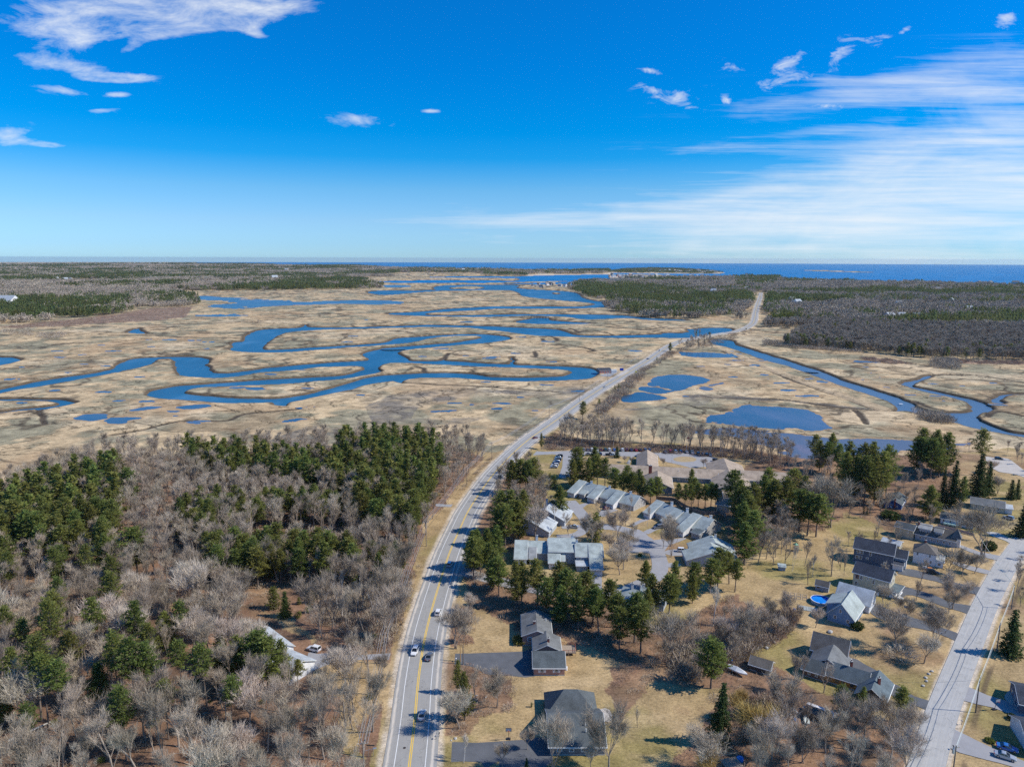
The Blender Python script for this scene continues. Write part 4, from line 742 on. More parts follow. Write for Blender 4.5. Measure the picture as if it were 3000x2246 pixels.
# ---- trees one can point at
T(1341,2033,'pine',1930,"narrow green pine just behind the driveway of the pink house, beside the main road",1,.62); T(1362,2108,'pine',1965,"wider green pine in front of its narrow twin beside the main road",4,.7)
T(1332,1898,'maple',1770,"bare multi-stemmed tree at the roadside throwing branch shadows across the main road",1,1.1); T(1346,2134,'maple',2010,"pale grey bare tree in front of the roadside pine pair",2,1.0)
T(1393,2046,'bare',1960,"thin bare tree right behind the roadside pine pair",0); T(1456,2072,'maple',1970,"spreading bare tree alone on the leaf litter between the two driveways",0,1.1)
T(1618,2255,"maple",2080,"large bare tree in front of the left corner of the hip-roofed grey house",1,.8); T(1545,2195,'maple',2130,"small bare tree by the garage end of the hip-roofed grey house",0); T(1472,2244,'maple',2170,"thin bare tree at the fork of the lowest driveway",0,.8); T(1782,2262,'maple',2080,"tall bare tree in front of the right corner of the hip-roofed grey house",0,1.0); T(1731,2256,'maple',2170,"slim bare tree beside the white tanks of the grey house",2,.7)
T(1543,2262,'spruce',2215,"tip of a small spruce at the bottom edge of the picture",1,.9); T(1868,2130,'bare',2060,"thin bare tree on the dry grass right of the grey house",1,.8); T(1358,2232,'birch',2150,"pale thin birch beside the lowest driveway",1,.6)
T(1992,1954,'maple',1800,"tall bare tree with a forked grey trunk above the brown clearing",1,1.35); T(2089,1834,'birch',1715,"tall pale birch between the pine strip and the brush",0,.8); T(2190,1890,'maple',1775,"bare tree with a clear stem at the edge of the fenced lawn",0,1.1); T(2120,1830,'bare',1760,"bare tree just right of the pale birch",1,1.1); T(2125,1890,'maple',1800,"bushy bare tree behind the lone green pine",2,1.1)
T(2082,2016,'pine',1876,"lone green pine standing left of the covered white boat",2,1.15); T(2102,2178,'spruce',1990,"tall dark spruce cone in the middle of the brown lot",0,.95); T(2062,2246,'maple',2130,"round bare bush-like tree at the foot of the dark spruce",1,1.5); T(2068,2275,'willow',2190,"yellowish willow at the bottom edge in front of the bare bush",0,1.6)
T(2224,2184,'willow',2060,"yellow-brown willow with a split trunk in the brown lot",0,1.6); T(2160,2110,'willow',2020,"straw-coloured thin willow right of the dark spruce",0,1.1)
T(2461,2105,'pine',2003,"green pine in front of the orange house",0,1.0); T(2525,2088,'pine',2010,"smaller green pine at the right part of the orange house",1,.9); T(2632,2112,'pine',2008,"olive pine with brown cones at the end of the orange house",3,1.25)
T(2620,1903,'maple',1780,"wide bare tree on the lawn between the blue-grey house and the side road",0,1.25); T(2745,1893,'maple',1770,"bare vase-shaped tree where the driveway meets the side road",1,1.2); T(2707,1942,'maple',1855,"small dark gnarled tree beside the side road ditch",2,1.1); T(2791,1783,'maple',1690,"bare tree at the roadside left of the evergreens",0,1.2); T(2776,1745,'maple',1680,"thin bare tree leaning behind the roadside one",1,.8)
T(2958,1918,'spruce',1780,"dark green spruce on the right verge of the side road",1,1.15); T(2885,1632,'maple',1485,"big dark bare tree in front of the white ranch house",1,1.3)
T(2431,1546,'maple',1400,"big pinkish bare tree with a fanned trunk left of the bright blue house",1,1.35); T(2435,1688,'bare',1560,"two-stemmed bare tree on the back lawn of the dark blue house",2,.9); T(2473,1686,'bare',1600,"thin bare tree beside the shadow of the dark blue house",1,.7); T(2380,1690,'birch',1620,"slender bare sapling on the back lawn near the brush",0,.6); T(2320,1672,'birch',1590,"thin leaning birch beside the small green-roofed play tower",1,.5)
T(2818,1688,'maple',1610,"small bare front-yard tree left of the hip-roofed white house driveway",0); T(2855,1679,'maple',1620,"small bare front-yard tree nearest the side road",2); T(2779,1650,'shrub',1600,"large leafless shrub by the porch of the hip-roofed white house",0,1.3)
T(2346,1821,'maple',1770,"tiny bare fruit tree beside the stack by the pool",0,.7); T(2389,1838,'maple',1782,"little dark fruit tree on the lawn below the pool",2,1.0); T(2640,1926,'shrub',1890,"leafless rounded shrub on the lawn above the barn yard",0,1.6)
T(2907,1385,'maple',1345,"pale round bare tree at the edge of the gravel lot",2,1.2); T(2925,1445,'maple',1395,"bare tree leaning beside the dark cedars at the upper right",1,1.2)
for k, (px, py, tp, nm) in enumerate([(2868,1392,1255,"tallest pine at the upper right, sky-lit crown over the marsh edge")]): T(px, py, 'tallpine', tp, nm, 0, 1.1)
T(2862,1452,'spruce',1325,"broad nearly black spruce right of the dark grove",0,1.25); T(2892,1448,'spruce',1350,"second nearly black spruce touching the broad one",0,1.0); T(2962,1462,'spruce',1402,"dark cedar-like evergreen at the upper right lawn",1,1.2); T(2980,1460,'spruce',1400,"twin of the dark evergreen at the upper right lawn",1,.9); T(2992,1572,'spruce',1470,"dark evergreen cut by the right edge of the picture",1,1.3)
T(2785,1486,'spruce',1345,"dark spruce in front of the white ranch house's lawn",0,.9); T(2815,1490,'pine',1395,"olive evergreen beside the dark spruce near the ranch house",1,.7); T(2758,1480,'spruce',1375,"dark olive spruce behind the bluish pine",0,.8); T(2723,1522,'pine',1422,"broad bluish-green pine right of the bright blue house",4,1.35)
T(1809,1584,'maple',1490,"bare tree in the middle of the grass island of the condominium loop",0,1.1); T(1839,1645,'maple',1550,"tall bare tree on the lower part of the condominium grass island",1,.9); T(1816,1683,'maple',1600,"round bare tree on the condominium lawn by the lane",2,1.1); T(1786,1614,'maple',1560,"low spreading bare tree right of the long condominium roof",0,1.2); T(1896,1543,'birch',1480,"pale leaning birch beside the condominium drive",0,.5); T(1847,1506,'birch',1450,"pale birch in front of the white gable end",0,.6)
T(1970,1630,'maple',1530,"bare tree between the two lower right condominium drives",1,.9); T(1965,1600,'maple',1510,"bare tree behind the twin at the condominium drives",0,1.0); T(1568,1584,'maple',1480,"bare tree in front of the dark gable of the left condominium",2,1.1); T(1628,1548,'birch',1475,"pale birch in front of the left condominium gable",0,.8); T(1721,1593,'maple',1510,"spreading bare tree at the turn of the condominium lane",0,1.3)
T(1746,1592,'youngpine',1500,"dense blue-green juniper at the bend of the condominium lane",0,1.0); T(1892,1724,'pine',1640,"lone cone-shaped pine beside the lower condominium lane",4,1.0); T(1640,1515,'pine',1422,"round green pine behind the left condominium",4,1.3); T(1583,1491,'youngpine',1460,"small dark evergreen left of the round pine",0,1.0)
T(1739,1348,'spruce',1320,"dark little spruce at the edge of the car park",1,1.4); T(1808,1340,'spruce',1306,"blue spruce standing in front of the parked cars",1,1.4); T(1586,1317,'pine',1268,"thin green pine at the car park entrance",1,.7); T(1850,1356,'maple',1338,"low bare tree on the lawn beside the path",0,1.2); T(1830,1355,'maple',1335,"low bare tree on the lawn near the blue spruce",2,1.2)
T(1943,1365,'maple',1340,"small bare tree beside the turning loop of the car park",0); T(2060,1370,'maple',1342,"small round bare tree right of the grass oval",2)
for px, py, tp, nm in [(383,1492,1370,"pine with a flat crown alone above the bare wood"),(404,1690,1545,"tall pine with a clear trunk above leaf litter"),(340,1420,1312,"pine tip at the upper left edge of the wood"),(397,1360,1313,"small pine tip at the marsh edge of the wood"),(265,1445,1337,"yellowish pine at the marsh edge")]: T(px, py, 'pine', tp, nm, 2 if tp > 1500 else None)
for px, py, tp, nm, kd in [(168,1972,1752,"tall pine with long bare trunk and two crowns at the left",'tallpine'),(122,2110,1860,"tall sparse pine leaning at the lower left",'tallpine'),(186,2140,1935,"thin yellow-green pine behind the fallen white log",'tallpine'),(299,2078,1942,"dense cone-shaped pine at the lower left",'pine'),(397,2092,1870,"broad pine of the tall trio at the lower left",'tallpine'),(440,2080,1880,"right pine of the tall trio at the lower left",'tallpine'),(350,2060,1850,"back pine of the tall trio at the lower left",'tallpine'),(489,1915,1790,"yellowish small pine left of the white-roofed house",'pine'),(540,1900,1755,"green pine beside the yellowish one",'pine'),(60,1880,1790,"thin sparse pine near the left edge",'pine'),(285,1840,1755,"olive pine in the leaf litter",'pine'),(15,2120,1985,"pine cut by the left edge of the picture",'pine')]: T(px, py, kd, tp, nm)
T(804,1782,'youngpine',1718,"round dark young pine in the left clearing",0,1.2); T(836,1806,'spruce',1728,"small spruce cone in front of the round young pine",1,1.2); T(876,1768,'youngpine',1748,"lowest young pine in the left clearing",1,1.4); T(913,1764,'youngpine',1727,"taller young pine at the right of the clearing trio",0,1.1); T(908,1792,'youngpine',1764,"rounded young pine in front of the clearing trio",1,1.3)
T(984,1888,'snag',1823,"pale dead snag by the white car",0,.5)
for px, py, tp, nm in [(700,2012,1860,"first"),(745,2030,1850,"second"),(790,2042,1865,"third"),(838,2020,1870,"fourth"),(872,2008,1930,"fifth"),(650,1965,1860,"sixth"),(655,2010,1890,"x"),(770,1965,1850,"y")]: T(px, py, 'pine', tp, "green pine of the clump hiding the white-roofed house", None, .95, "pines in front of the white-roofed house")
for px, py in [(1456,1655),(1432,1662),(1404,1668),(1385,1672)]: T(px, py, 'pine', py - 118, "bushy green pine leaning over the main road's right edge", 4, .95, "roadside pines by the lane")
for px, py in [(1460,1600),(1480,1605),(1500,1590),(1520,1588),(1535,1560),(1490,1560),(1470,1560)]: T(px, py, 'pine', py - 125, "tall green pine between the main road and the left condominium", None, .9, "roadside pines by the condominiums")
for px, py in [(1500,1452),(1522,1448),(1545,1452),(1565,1445)]: T(px, py, 'pine', py - 105, "green pine above grey trunks between the road bend and the car park", None, 1.0, "pines at the road bend")
for px, py in [(1585,1420),(1625,1432),(1610,1428)]: T(px, py, 'youngpine', py - 42, "dark low pine behind the angled row of cars", None, 1.0, "low pines behind the cars")
for px, py in [(1680,1432),(1700,1424),(1725,1428),(1750,1420),(1772,1430),(1690,1400),(1738,1395)]: T(px, py, 'pine', py - 90, "dense green pine in front of the car park, left of the tan roofs", None, 1.0, "pines left of the tan roofs")
for px, py in [(1800,1450),(1825,1458),(1850,1462),(1880,1470),(1905,1478),(1840,1440),(1868,1452),(1922,1475)]: T(px, py, 'pine', py - 78, "green pine behind the long condominium row, in front of the tan roofs", None, 1.0, "pines behind the long condominium row")
for px, py in [(1985,1492),(2005,1494),(2025,1496),(2045,1492),(2065,1496),(2082,1490),(2030,1475),(2095,1494)]: T(px, py, 'pine', py - 78, "green pine with bare trunk above the grey fence", 3, .9, "pines above the grey fence")
T(2024,1452,'pine',1372,"taller narrow pine standing above the fence pines",1,.75)
for px, py in [(2160,1530),(2185,1560),(2170,1590),(2195,1620),(2180,1655),(2205,1540),(2150,1500),(2200,1585)]: T(px, py, 'pine', py - 125, "dark green pine right of the condominium roofs", None, 1.05, "pines right of the condominiums")
for px, py in [(2235,1520),(2265,1530),(2295,1525),(2250,1500),(2340,1560),(2365,1568),(2390,1572),(2350,1520),(2320,1500)]: T(px, py, 'pine', py - 128, "big green pine left of the pinkish bare tree", None, 1.1, "pines left of the pinkish bare tree")
for px, py in [(2470,1470),(2500,1478),(2530,1482),(2560,1480),(2580,1470),(2595,1455),(2515,1445),(2550,1440),(2480,1440)]: T(px, py, 'pine', py - 148, "very tall green pine in the grove behind the bright blue house", None, .85, "tall grove behind the bright blue house")
for px, py in [(2400,1380),(2425,1385),(2450,1390),(2385,1365),(2435,1360)]: T(px, py, 'pine', py - 92, "green pine at the flooded marsh edge", None, 1.0, "pines at the flooded marsh edge")
for px, py in [(2680,1395),(2700,1400),(2725,1402),(2750,1398),(2770,1385),(2690,1370),(2735,1375)]: T(px, py, 'pine', py - 118, "green pine in the grove behind the dark spruces", None, 1.05, "grove behind the dark spruces")
T(2078,984,'pine',972,"rounded pine on the small marsh island by the bridge",2,1.3); T(2040,988,'tallpine',971,"pointed pine on the small marsh island by the bridge",0,1.0)
T(1706,1228,'pine',1176,"pine standing alone on the right shoulder of the marsh road",2,1.0); T(1755,1187,'youngpine',1168,"small round pine on the marsh road shoulder",0,1.1); T(1963,1031,'pine',1003,"olive pine beside the far marsh road",1,1.0); T(1924,1056,'youngpine',1045,"dark little pine in the shrub line of the marsh road",0)
T(1812,1142,'youngpine',1124,"low pine at the marsh road shoulder beside a pole",0); T(1801,1145,'youngpine',1128,"lower pine at the marsh road shoulder",1)
for px, py in [(2530,1506),(2540,1506),(2548,1504)]: T(px, py, 'cedar', py - 26, "narrow dark cedar in the row beside the bright blue house", 0, .8, "three narrow cedars by the bright blue house")
for px, py, tp, nm in [(1557,2070,2053,"left of the two small cedars on the dry lawn"),(1597,2070,2049,"right of the two small cedars on the dry lawn"),(1639,2058,2045,"third small cedar, by the hip roof")]: T(px, py, 'cedar', tp, nm, 0, 1.1)
T(1524,1880,'bush',1862,"rounded straw-coloured bush at the corner of the pink house",1,1.2); T(2511,1840,'bush',1824,"clipped evergreen bush at the corner of the blue-grey house",0,1.3); T(2964,2105,'bush',2092,"small round evergreen on the right front lawn",0,1.0); T(2900,2172,'bush',2160,"low evergreen beside the lower right driveway",1,1.0); T(2897,1608,'bush',1588,"round dark bush on the lawn of the big dark tree",0,1.1); T(2610,1518,'bush',1500,"dark low bush below the bright blue house",0,1.6)
T(1875,1628,'bush',1620,"single green bush on the condominium lawn",1,.8)
# ---- woods filled from area to area
blocks = []     # (polygon in metres) kept free: houses
def near_occ(x, y, d):
    for a, b_, r_ in occ:
        if abs(a - x) < d + r_ and abs(b_ - y) < d + r_ and (a - x) ** 2 + (b_ - y) ** 2 < (d * .5 + r_) ** 2: return True
    return False
forbid_px = [[(2290,2040),(2460,2030),(2470,2125),(2300,2135)], [(1240,1462),(1400,1462),(1380,1505),(1240,1500)], [(930,1905),(1180,1900),(1180,1950),(1000,1960),(920,1990)], [(760,1785),(830,1795),(905,1845),(940,1880),(1130,1900),(1180,1950),(1120,1960),(1000,1950),(910,2060),(860,2020),(740,1900),(700,1860)], [(690,1605),(740,1585),(880,1570),(1000,1580),(1040,1605),(960,1640),(760,1640)], [(760,1725),(990,1720),(990,1830),(760,1800)]]
def fill(poly, spacing, n, seed, chk=True):
    rg = random.Random(seed); P = np.array(poly, float); x, y = Garr(P[:, 0], P[:, 1]); x0, x1, y0, y1 = x.min(), x.max(), y.min(), y.max(); out = []; cells = {}
    for _ in range(n * 30):
        if len(out) >= n: break
        a, b_ = rg.uniform(x0, x1), rg.uniform(y0, y1); q = proj(a, b_, float(drop(a, b_)))
        if not inpoly(q[0], q[1], poly): continue
        if chk and any(inpoly(q[0], q[1], f_) for f_ in forbid_px): continue
        ck = (int(a // spacing), int(b_ // spacing)); bad = False
        for i in (-1, 0, 1):
            for j in (-1, 0, 1):
                for (c_, d_) in cells.get((ck[0] + i, ck[1] + j), ()):
                    if (c_ - a) ** 2 + (d_ - b_) ** 2 < spacing ** 2: bad = True
        if bad: continue
        dd = np.min((RP[:, 0] - a) ** 2 + (RP[:, 1] - b_) ** 2)
        if dd < 9.5 ** 2: continue
        if near_occ(a, b_, 3.0): continue
        cells.setdefault(ck, []).append((a, b_)); out.append((a, b_))
    return out
PINEZ = [([(530,1372),(640,1362),(900,1385),(1010,1400),(1010,1462),(850,1455),(700,1435),(600,1415)], 5.6, 60, (17,21), "green pine of the long pine belt along the marsh"),
 ([(1010,1340),(1150,1322),(1290,1345),(1290,1430),(1255,1520),(1225,1600),(1130,1598),(1040,1560),(1000,1490),(960,1455),(985,1400)], 5.8, 105, (18,22), "tall green pine of the densest grove left of the main road"),
 ([(560,1520),(700,1505),(860,1505),(980,1520),(1000,1545),(840,1550),(700,1580),(640,1620),(560,1630),(520,1580)], 5.8, 34, (14,18), "green pine in the middle of the left wood"),
 ([(590,1660),(700,1650),(900,1650),(1050,1660),(1050,1715),(860,1722),(760,1728),(640,1720)], 5.4, 32, (14,18), "green pine in the row above the left clearing"),
 ([(1065,1670),(1180,1680),(1180,1725),(1080,1715)], 5.5, 7, (11,14), "yellow-green pine between birches beside the road"),
 ([(60,1500),(200,1450),(330,1420),(360,1600),(330,1710),(150,1690),(40,1620)], 6.2, 66, (19,23), "tall green pine of the far left pine stand"),
 ([(-60,1500),(20,1500),(30,1800),(-60,1800)], 7, 14, (17,21), "green pine along the left edge of the picture"),
 ([(1380,1655),(1480,1735),(1560,1775),(1700,1790),(1800,1830),(1880,1885),(1905,1925),(1840,1925),(1740,1880),(1600,1815),(1480,1775),(1385,1705)], 5.2, 46, (14,18), "green pine in the strip behind the pink house"),
 ([(1900,1840),(1960,1800),(2090,1755),(2160,1745),(2150,1705),(2060,1725),(1940,1760),(1890,1800)], 5.5, 24, (12,16), "green pine in the strip left of the brushy lot"),
 ([(0,1740),(330,1720),(360,1900),(560,1960),(640,2080),(700,2200),(300,2260),(0,2246)], 10, 22, (16,21), "scattered sparse pine in the lower left wood")]
BAREZ = [(westwood, 5.4, 860, (13,19), "grey leafless tree of the left wood", ('bare', 'bare', 'bare', 'maple')),
 ([(1300,1800),(1385,1780),(1385,1890),(1310,1895)], 4, 3, (5,8), "leafless thicket tree beside the main road", ('maple',)),
 ([(1420,1460),(1510,1380),(1600,1400),(1600,1500),(1560,1560),(1480,1560)], 5.2, 44, (11,15), "grey leafless tree between the road bend and the condominiums", ('bare', 'birch')),
 ([(1650,1283),(1900,1296),(2200,1318),(2330,1356),(2285,1372),(2180,1348),(1880,1300),(1800,1318),(1640,1300)], 5.0, 140, (14,19), "leafless tree on the marsh edge behind the car park", ('bare', 'maple')),
 ([(2210,1500),(2330,1560),(2300,1660),(2215,1650),(2200,1580)], 4.6, 26, (10,14), "silvery leafless tree of the clump right of the dark pines", ('birch', 'bare')),
 ([(2300,1360),(2460,1400),(2640,1420),(2720,1400),(2680,1500),(2600,1530),(2480,1520),(2300,1440)], 7.5, 34, (9,14), "leafless tree behind the bright blue house", ('bare', 'maple')),
 ([(2640,1310),(2960,1320),(3060,1400),(3060,1440),(2940,1320),(2720,1330)], 9, 10, (8,12), "leafless tree on the right marsh edge", ('bare',)),
 ([(2480,1600),(2560,1570),(2640,1580),(2620,1640),(2560,1630),(2500,1625)], 5, 9, (6,9), "low leafless tree behind the dark blue house", ('maple',)),
 ([(1950,1930),(2200,1840),(2330,1800),(2290,1860),(2200,1900),(2150,1960),(2010,1990)], 6.5, 24, (6,10), "leafless tree in the brushy lot", ('maple', 'bare')),
 ([(2300,2090),(2420,2080),(2640,2150),(2690,2200),(2640,2330),(2200,2330),(2250,2200)], 6, 50, (9,14), "leafless tree of the lower right wood", ('bare', 'maple')),
 ([(2330,1970),(2440,2010),(2430,2100),(2350,2110),(2230,2060)], 6.5, 12, (9,12), "tall leafless tree beside the orange house", ('bare',)),
 ([(2050,975),(1985,1010),(2000,1030),(2090,1028),(2095,1000)], 5.5, 30, (9,13), "leafless tree on the small marsh island by the bridge", ('bare',)),
 ([(2310,1640),(2480,1640),(2480,1700),(2320,1720)], 12, 6, (9,13), "leafless tree on the back lawns above the round pool", ('bare',)),
 ([(2560,1690),(2780,1700),(2800,1800),(2640,1830),(2570,1760)], 11, 8, (8,12), "leafless garden tree between the driveways of the right-hand houses", ('maple', 'bare')),
 ([(1560,1500),(1900,1530),(2000,1640),(1800,1700),(1700,1600),(1600,1560)], 12, 8, (9,13), "leafless tree between the condominiums", ('bare', 'maple')),
 ([(2590,1500),(2900,1540),(2880,1600),(2650,1570)], 9, 10, (8,12), "leafless tree around the white ranch house", ('maple', 'bare')),
 ([(2950,1690),(3050,1600),(3100,1700),(2990,1800)], 8, 7, (7,11), "leafless tree right of the side road", ('maple',))]
stuffP, stuffB = [], []
cand = []
for k, (poly, sp_, n, hr, lab) in enumerate(PINEZ):
    for x, y in fill(poly, sp_, n, 500 + k, k not in (7, 8)): cand.append((math.hypot(x, y), x, y, 'tallpine' if k == 9 else 'pine', rt.uniform(*hr), lab)); occ.append((x, y, 1.5))
npine = len([o_ for o_ in COL.objects if o_.name.startswith('pine_tree')])
cand.sort(); lim = 298 - npine
for i, (d, x, y, kd, h, lab) in enumerate(cand):
    if i < lim: tree_at(x, y, kd if h < 20 or i % 3 else 'tallpine', h, lab, lab.replace('green pine', 'pines').replace('tall pines', 'tall pines'))
    else: stuffP.append((x, y, h))
candb = []
for k, (poly, sp_, n, hr, lab, kinds) in enumerate(BAREZ):
    for x, y in fill(poly, sp_, n, 600 + k, True): candb.append((math.hypot(x, y), x, y, rt.choice(kinds), rt.uniform(*hr), lab)); occ.append((x, y, 1.0))
nb_ = len([o_ for o_ in COL.objects if o_.name.startswith('bare_tree')]); candb.sort(); lim = 298 - nb_; c_ = 0
for d, x, y, kd, h, lab in candb:
    if c_ < lim: 
        tree_at(x, y, kd, h, lab if kd != 'birch' else lab.replace('leafless tree', 'leafless birch'), lab.replace('leafless tree', 'leafless trees')); c_ += (kd != 'birch')
    else: stuffB.append((x, y, h))
for x, y in fill([(880,1700),(1180,1690),(1180,1800),(1000,1820)], 6, 14, 700): tree_at(x, y, 'birch', rt.uniform(9, 12), "pale slender birch among brush left of the utility poles", "birches left of the utility poles")
for x, y in fill([(600,1440),(900,1460),(960,1500),(700,1500)], 6, 20, 701): tree_at(x, y, 'birch', rt.uniform(11, 14), "pale birch in the middle of the left wood", "birches in the left wood")
for x, y in fill([(700,1590),(960,1560),(1000,1600),(760,1630)], 3.5, 26, 702, False): tree_at(x, y, 'birch', rt.uniform(5, 8), "slim grey birch sapling at the back of the left clearing", "saplings at the back of the left clearing", None, .7)
# ---- scattered undergrowth and the far woods: geometry nodes instances
def gn_scatter(name, pts, meshes, label, hz=1.0, nominal=1.0, cat=None):
    """pts: array (x, y, z, scale_xy, scale_z, kind)"""
    pts = np.asarray(pts, float); n = len(pts)
    col = bpy.data.collections.new(name + "_kinds")
    for i, mm in enumerate(meshes): col.objects.link(bpy.data.objects.new("%s_%02d" % (name, i), mm))
    me = bpy.data.meshes.new(name); me.vertices.add(n); me.vertices.foreach_set('co', pts[:, :3].astype(np.float32).ravel())
    rg = np.random.default_rng(n + 5)
    a = me.attributes.new('scl', 'FLOAT_VECTOR', 'POINT'); a.data.foreach_set('vector', np.stack([pts[:, 3], pts[:, 3], pts[:, 4]], 1).astype(np.float32).ravel())
    a = me.attributes.new('rot', 'FLOAT_VECTOR', 'POINT'); a.data.foreach_set('vector', np.stack([np.zeros(n), np.zeros(n), rg.uniform(0, 6.28, n)], 1).astype(np.float32).ravel())
    a = me.attributes.new('kindi', 'INT', 'POINT'); a.data.foreach_set('value', pts[:, 5].astype(np.int32))
    me.update(); ob = link(name, me); ng = bpy.data.node_groups.new(name, 'GeometryNodeTree')
    ng.interface.new_socket(name='Geometry', in_out='INPUT', socket_type='NodeSocketGeometry'); ng.interface.new_socket(name='Geometry', in_out='OUTPUT', socket_type='NodeSocketGeometry')
    N = ng.nodes; gi = N.new('NodeGroupInput'); go = N.new('NodeGroupOutput'); ip = N.new('GeometryNodeInstanceOnPoints'); ci = N.new('GeometryNodeCollectionInfo'); ci.inputs['Collection'].default_value = col; ci.inputs['Separate Children'].default_value = True; ci.inputs['Reset Children'].default_value = True
    ip.inputs['Pick Instance'].default_value = True
    def attr(nm, dt):
        q = N.new('GeometryNodeInputNamedAttribute'); q.data_type = dt; q.inputs['Name'].default_value = nm; return q.outputs['Attribute']
    Lk = ng.links.new; Lk(gi.outputs[0], ip.inputs['Points']); Lk(ci.outputs[0], ip.inputs['Instance']); Lk(attr('kindi', 'INT'), ip.inputs['Instance Index']); Lk(attr('rot', 'FLOAT_VECTOR'), ip.inputs['Rotation']); Lk(attr('scl', 'FLOAT_VECTOR'), ip.inputs['Scale']); Lk(ip.outputs[0], go.inputs[0])
    md = ob.modifiers.new("scatter", 'NODES'); md.node_group = ng; tag(ob, label, cat, kind='stuff'); return ob
midp = [pine(200 + i, 18, .25, 4.2, 5, .75, .6, .65, False).both("mid_pine", M_bark, M_pine) for i in range(3)]
midb = [bare(210 + i, 14, .42, .8, 4, 4, 1.4, .055, lim=3, leader=True).both("mid_bare_tree", M_gbark, M_twig) for i in range(3)]
und = [shrub(220 + i, 1.5, 1.6, 150, .07).crownmesh("low_brush", M_twig) for i in range(2)] + [shrub(223, 1.5, 1.6, 150, .07).crownmesh("low_brush", M_twr), shrub(225, .7, 1.8, 160, .09).crownmesh("dry_grass_tuft", mat("dry_grass", (.42, .31, .17), .95, rnd=.2)), greenbush(226, .8, 1.2, 60).crownmesh("low_green_brush", M_pine)]
U_ = []
def under(poly, sp_, n, seed, kinds, sc=(.5, 1.3), chk=True):
    rg = random.Random(seed)
    P = np.array(poly, float); x, y = Garr(P[:, 0], P[:, 1]); k = 0; rn = np.random.default_rng(seed); a = rn.uniform(x.min(), x.max(), n * 6); b_ = rn.uniform(y.min(), y.max(), n * 6)
    q = proj(a, b_, drop(a, b_)); ok = inpoly(q[0], q[1], poly)
    if chk:
        for f_ in forbid_px[:4]: ok &= ~inpoly(q[0], q[1], f_)
    dd = np.full(a.shape, 99.); 
    ok2 = ok.copy(); idx = np.where(ok)[0]; dd[idx] = segdist(a[idx], b_[idx], RP[::3], False); dd[idx] = np.minimum(dd[idx], segdist(a[idx], b_[idx], RP2[::2], False) + 3); ok &= dd > 9.5
    idx = np.where(ok)[0][:n]
    for i in idx: s = rg.uniform(*sc); U_.append((a[i], b_[i], float(drop(a[i], b_[i])) - .1, s, s * rg.uniform(.7, 1.2), rg.choice(kinds)))
under(westwood, 3, 3000, 1, [0, 1, 2, 0, 1, 0, 1, 2, 3, 0, 1, 2, 4], (.5, 1.6))
for k, a in enumerate(litterR): under(a, 3, [500, 150, 300, 200, 10, 30, 70][min(k, 6)], 10 + k, [0, 1, 2], (.5, 1.3))
for k, a in enumerate(redbrush): under(a, 3, [700, 500, 500, 300, 120][k], 20 + k, [2, 2, 2, 0], (.8, 1.8), False)
under([(890,1690),(1200,1690),(1180,1850),(1120,1900),(960,1850),(930,1780)], 2, 450, 30, [0, 1, 2], (.8, 2.0), False)
under([(1960,1900),(2200,1840),(2330,1790),(2300,1860),(2180,1920),(2000,2000)], 2, 420, 31, [0, 1, 1, 2], (.9, 2.2), False)
under([(2140,2050),(2330,2050),(2300,2150),(2160,2170)], 2, 120, 36, [0, 3, 2], (.9, 1.8), False)
for poly in ([(1745,1205),(1800,1160),(1815,1165),(1760,1215)], [(1800,1150),(1870,1085),(1890,1095),(1830,1160)], [(1870,1085),(1960,1025),(1975,1035),(1900,1085)], [(1870,1080),(1900,1060),(1910,1066),(1880,1090)], [(1975,1015),(2080,985),(2180,968),(2200,960),(2210,975),(2100,1010),(1990,1030)], [(1840,1090),(1850,1080),(1870,1078),(1840,1105)]): under(poly, 2, 130, 40 + len(U_), [0, 1, 2], (1.5, 3.0), False)
under([(1290,1560),(1345,1440),(1440,1340),(1470,1345),(1370,1445),(1290,1590),(1230,1700),(1190,1800),(1190,1700)], 2, 300, 50, [2, 0, 3], (.6, 1.2), False)
under([(1500,1020),(1700,1005),(1900,1008),(1900,1014),(1700,1012)], 2, 10, 51, [0], (1, 1.5), False)
for poly, n in ((W((0,505),(190,500),(200,540),(60,530)), 50), (W((240,530),(420,520),(420,555),(260,560)), 70), (W(*o(C3, [(1610,700),(1770,690),(1780,765),(1620,745)])), 130), (W(*o(C3, [(520,570),(900,590),(1150,630),(1150,650),(700,620),(520,600)])), 260), (W(*o(C3, [(1500,1020),(1700,1060),(1750,1106),(1600,1100)])), 60)): under(poly, 2, n, 60 + n, [0, 1, 0], (2.0, 4.0), False)
# tall brush band at the foot of the bare wood on the marsh edge
gn_scatter("underbrush", U_, und, "low leafless brush and dry tufts on the ground", cat=None)
ST = [(x, y, float(drop(x, y)) - .1, h / 18 * 1.1, h / 18, i % 3) for i, (x, y, h) in enumerate(stuffP)] + [(x, y, float(drop(x, y)) - .1, h / 14, h / 14, 3 + i % 3) for i, (x, y, h) in enumerate(stuffB)]
midb += [bare(240 + i, 14, .5, .8, 4, 3, 1.6, .17, lim=3, leader=True).both('mid_bare_tree', M_gbark, M_decid) for i in range(2)]
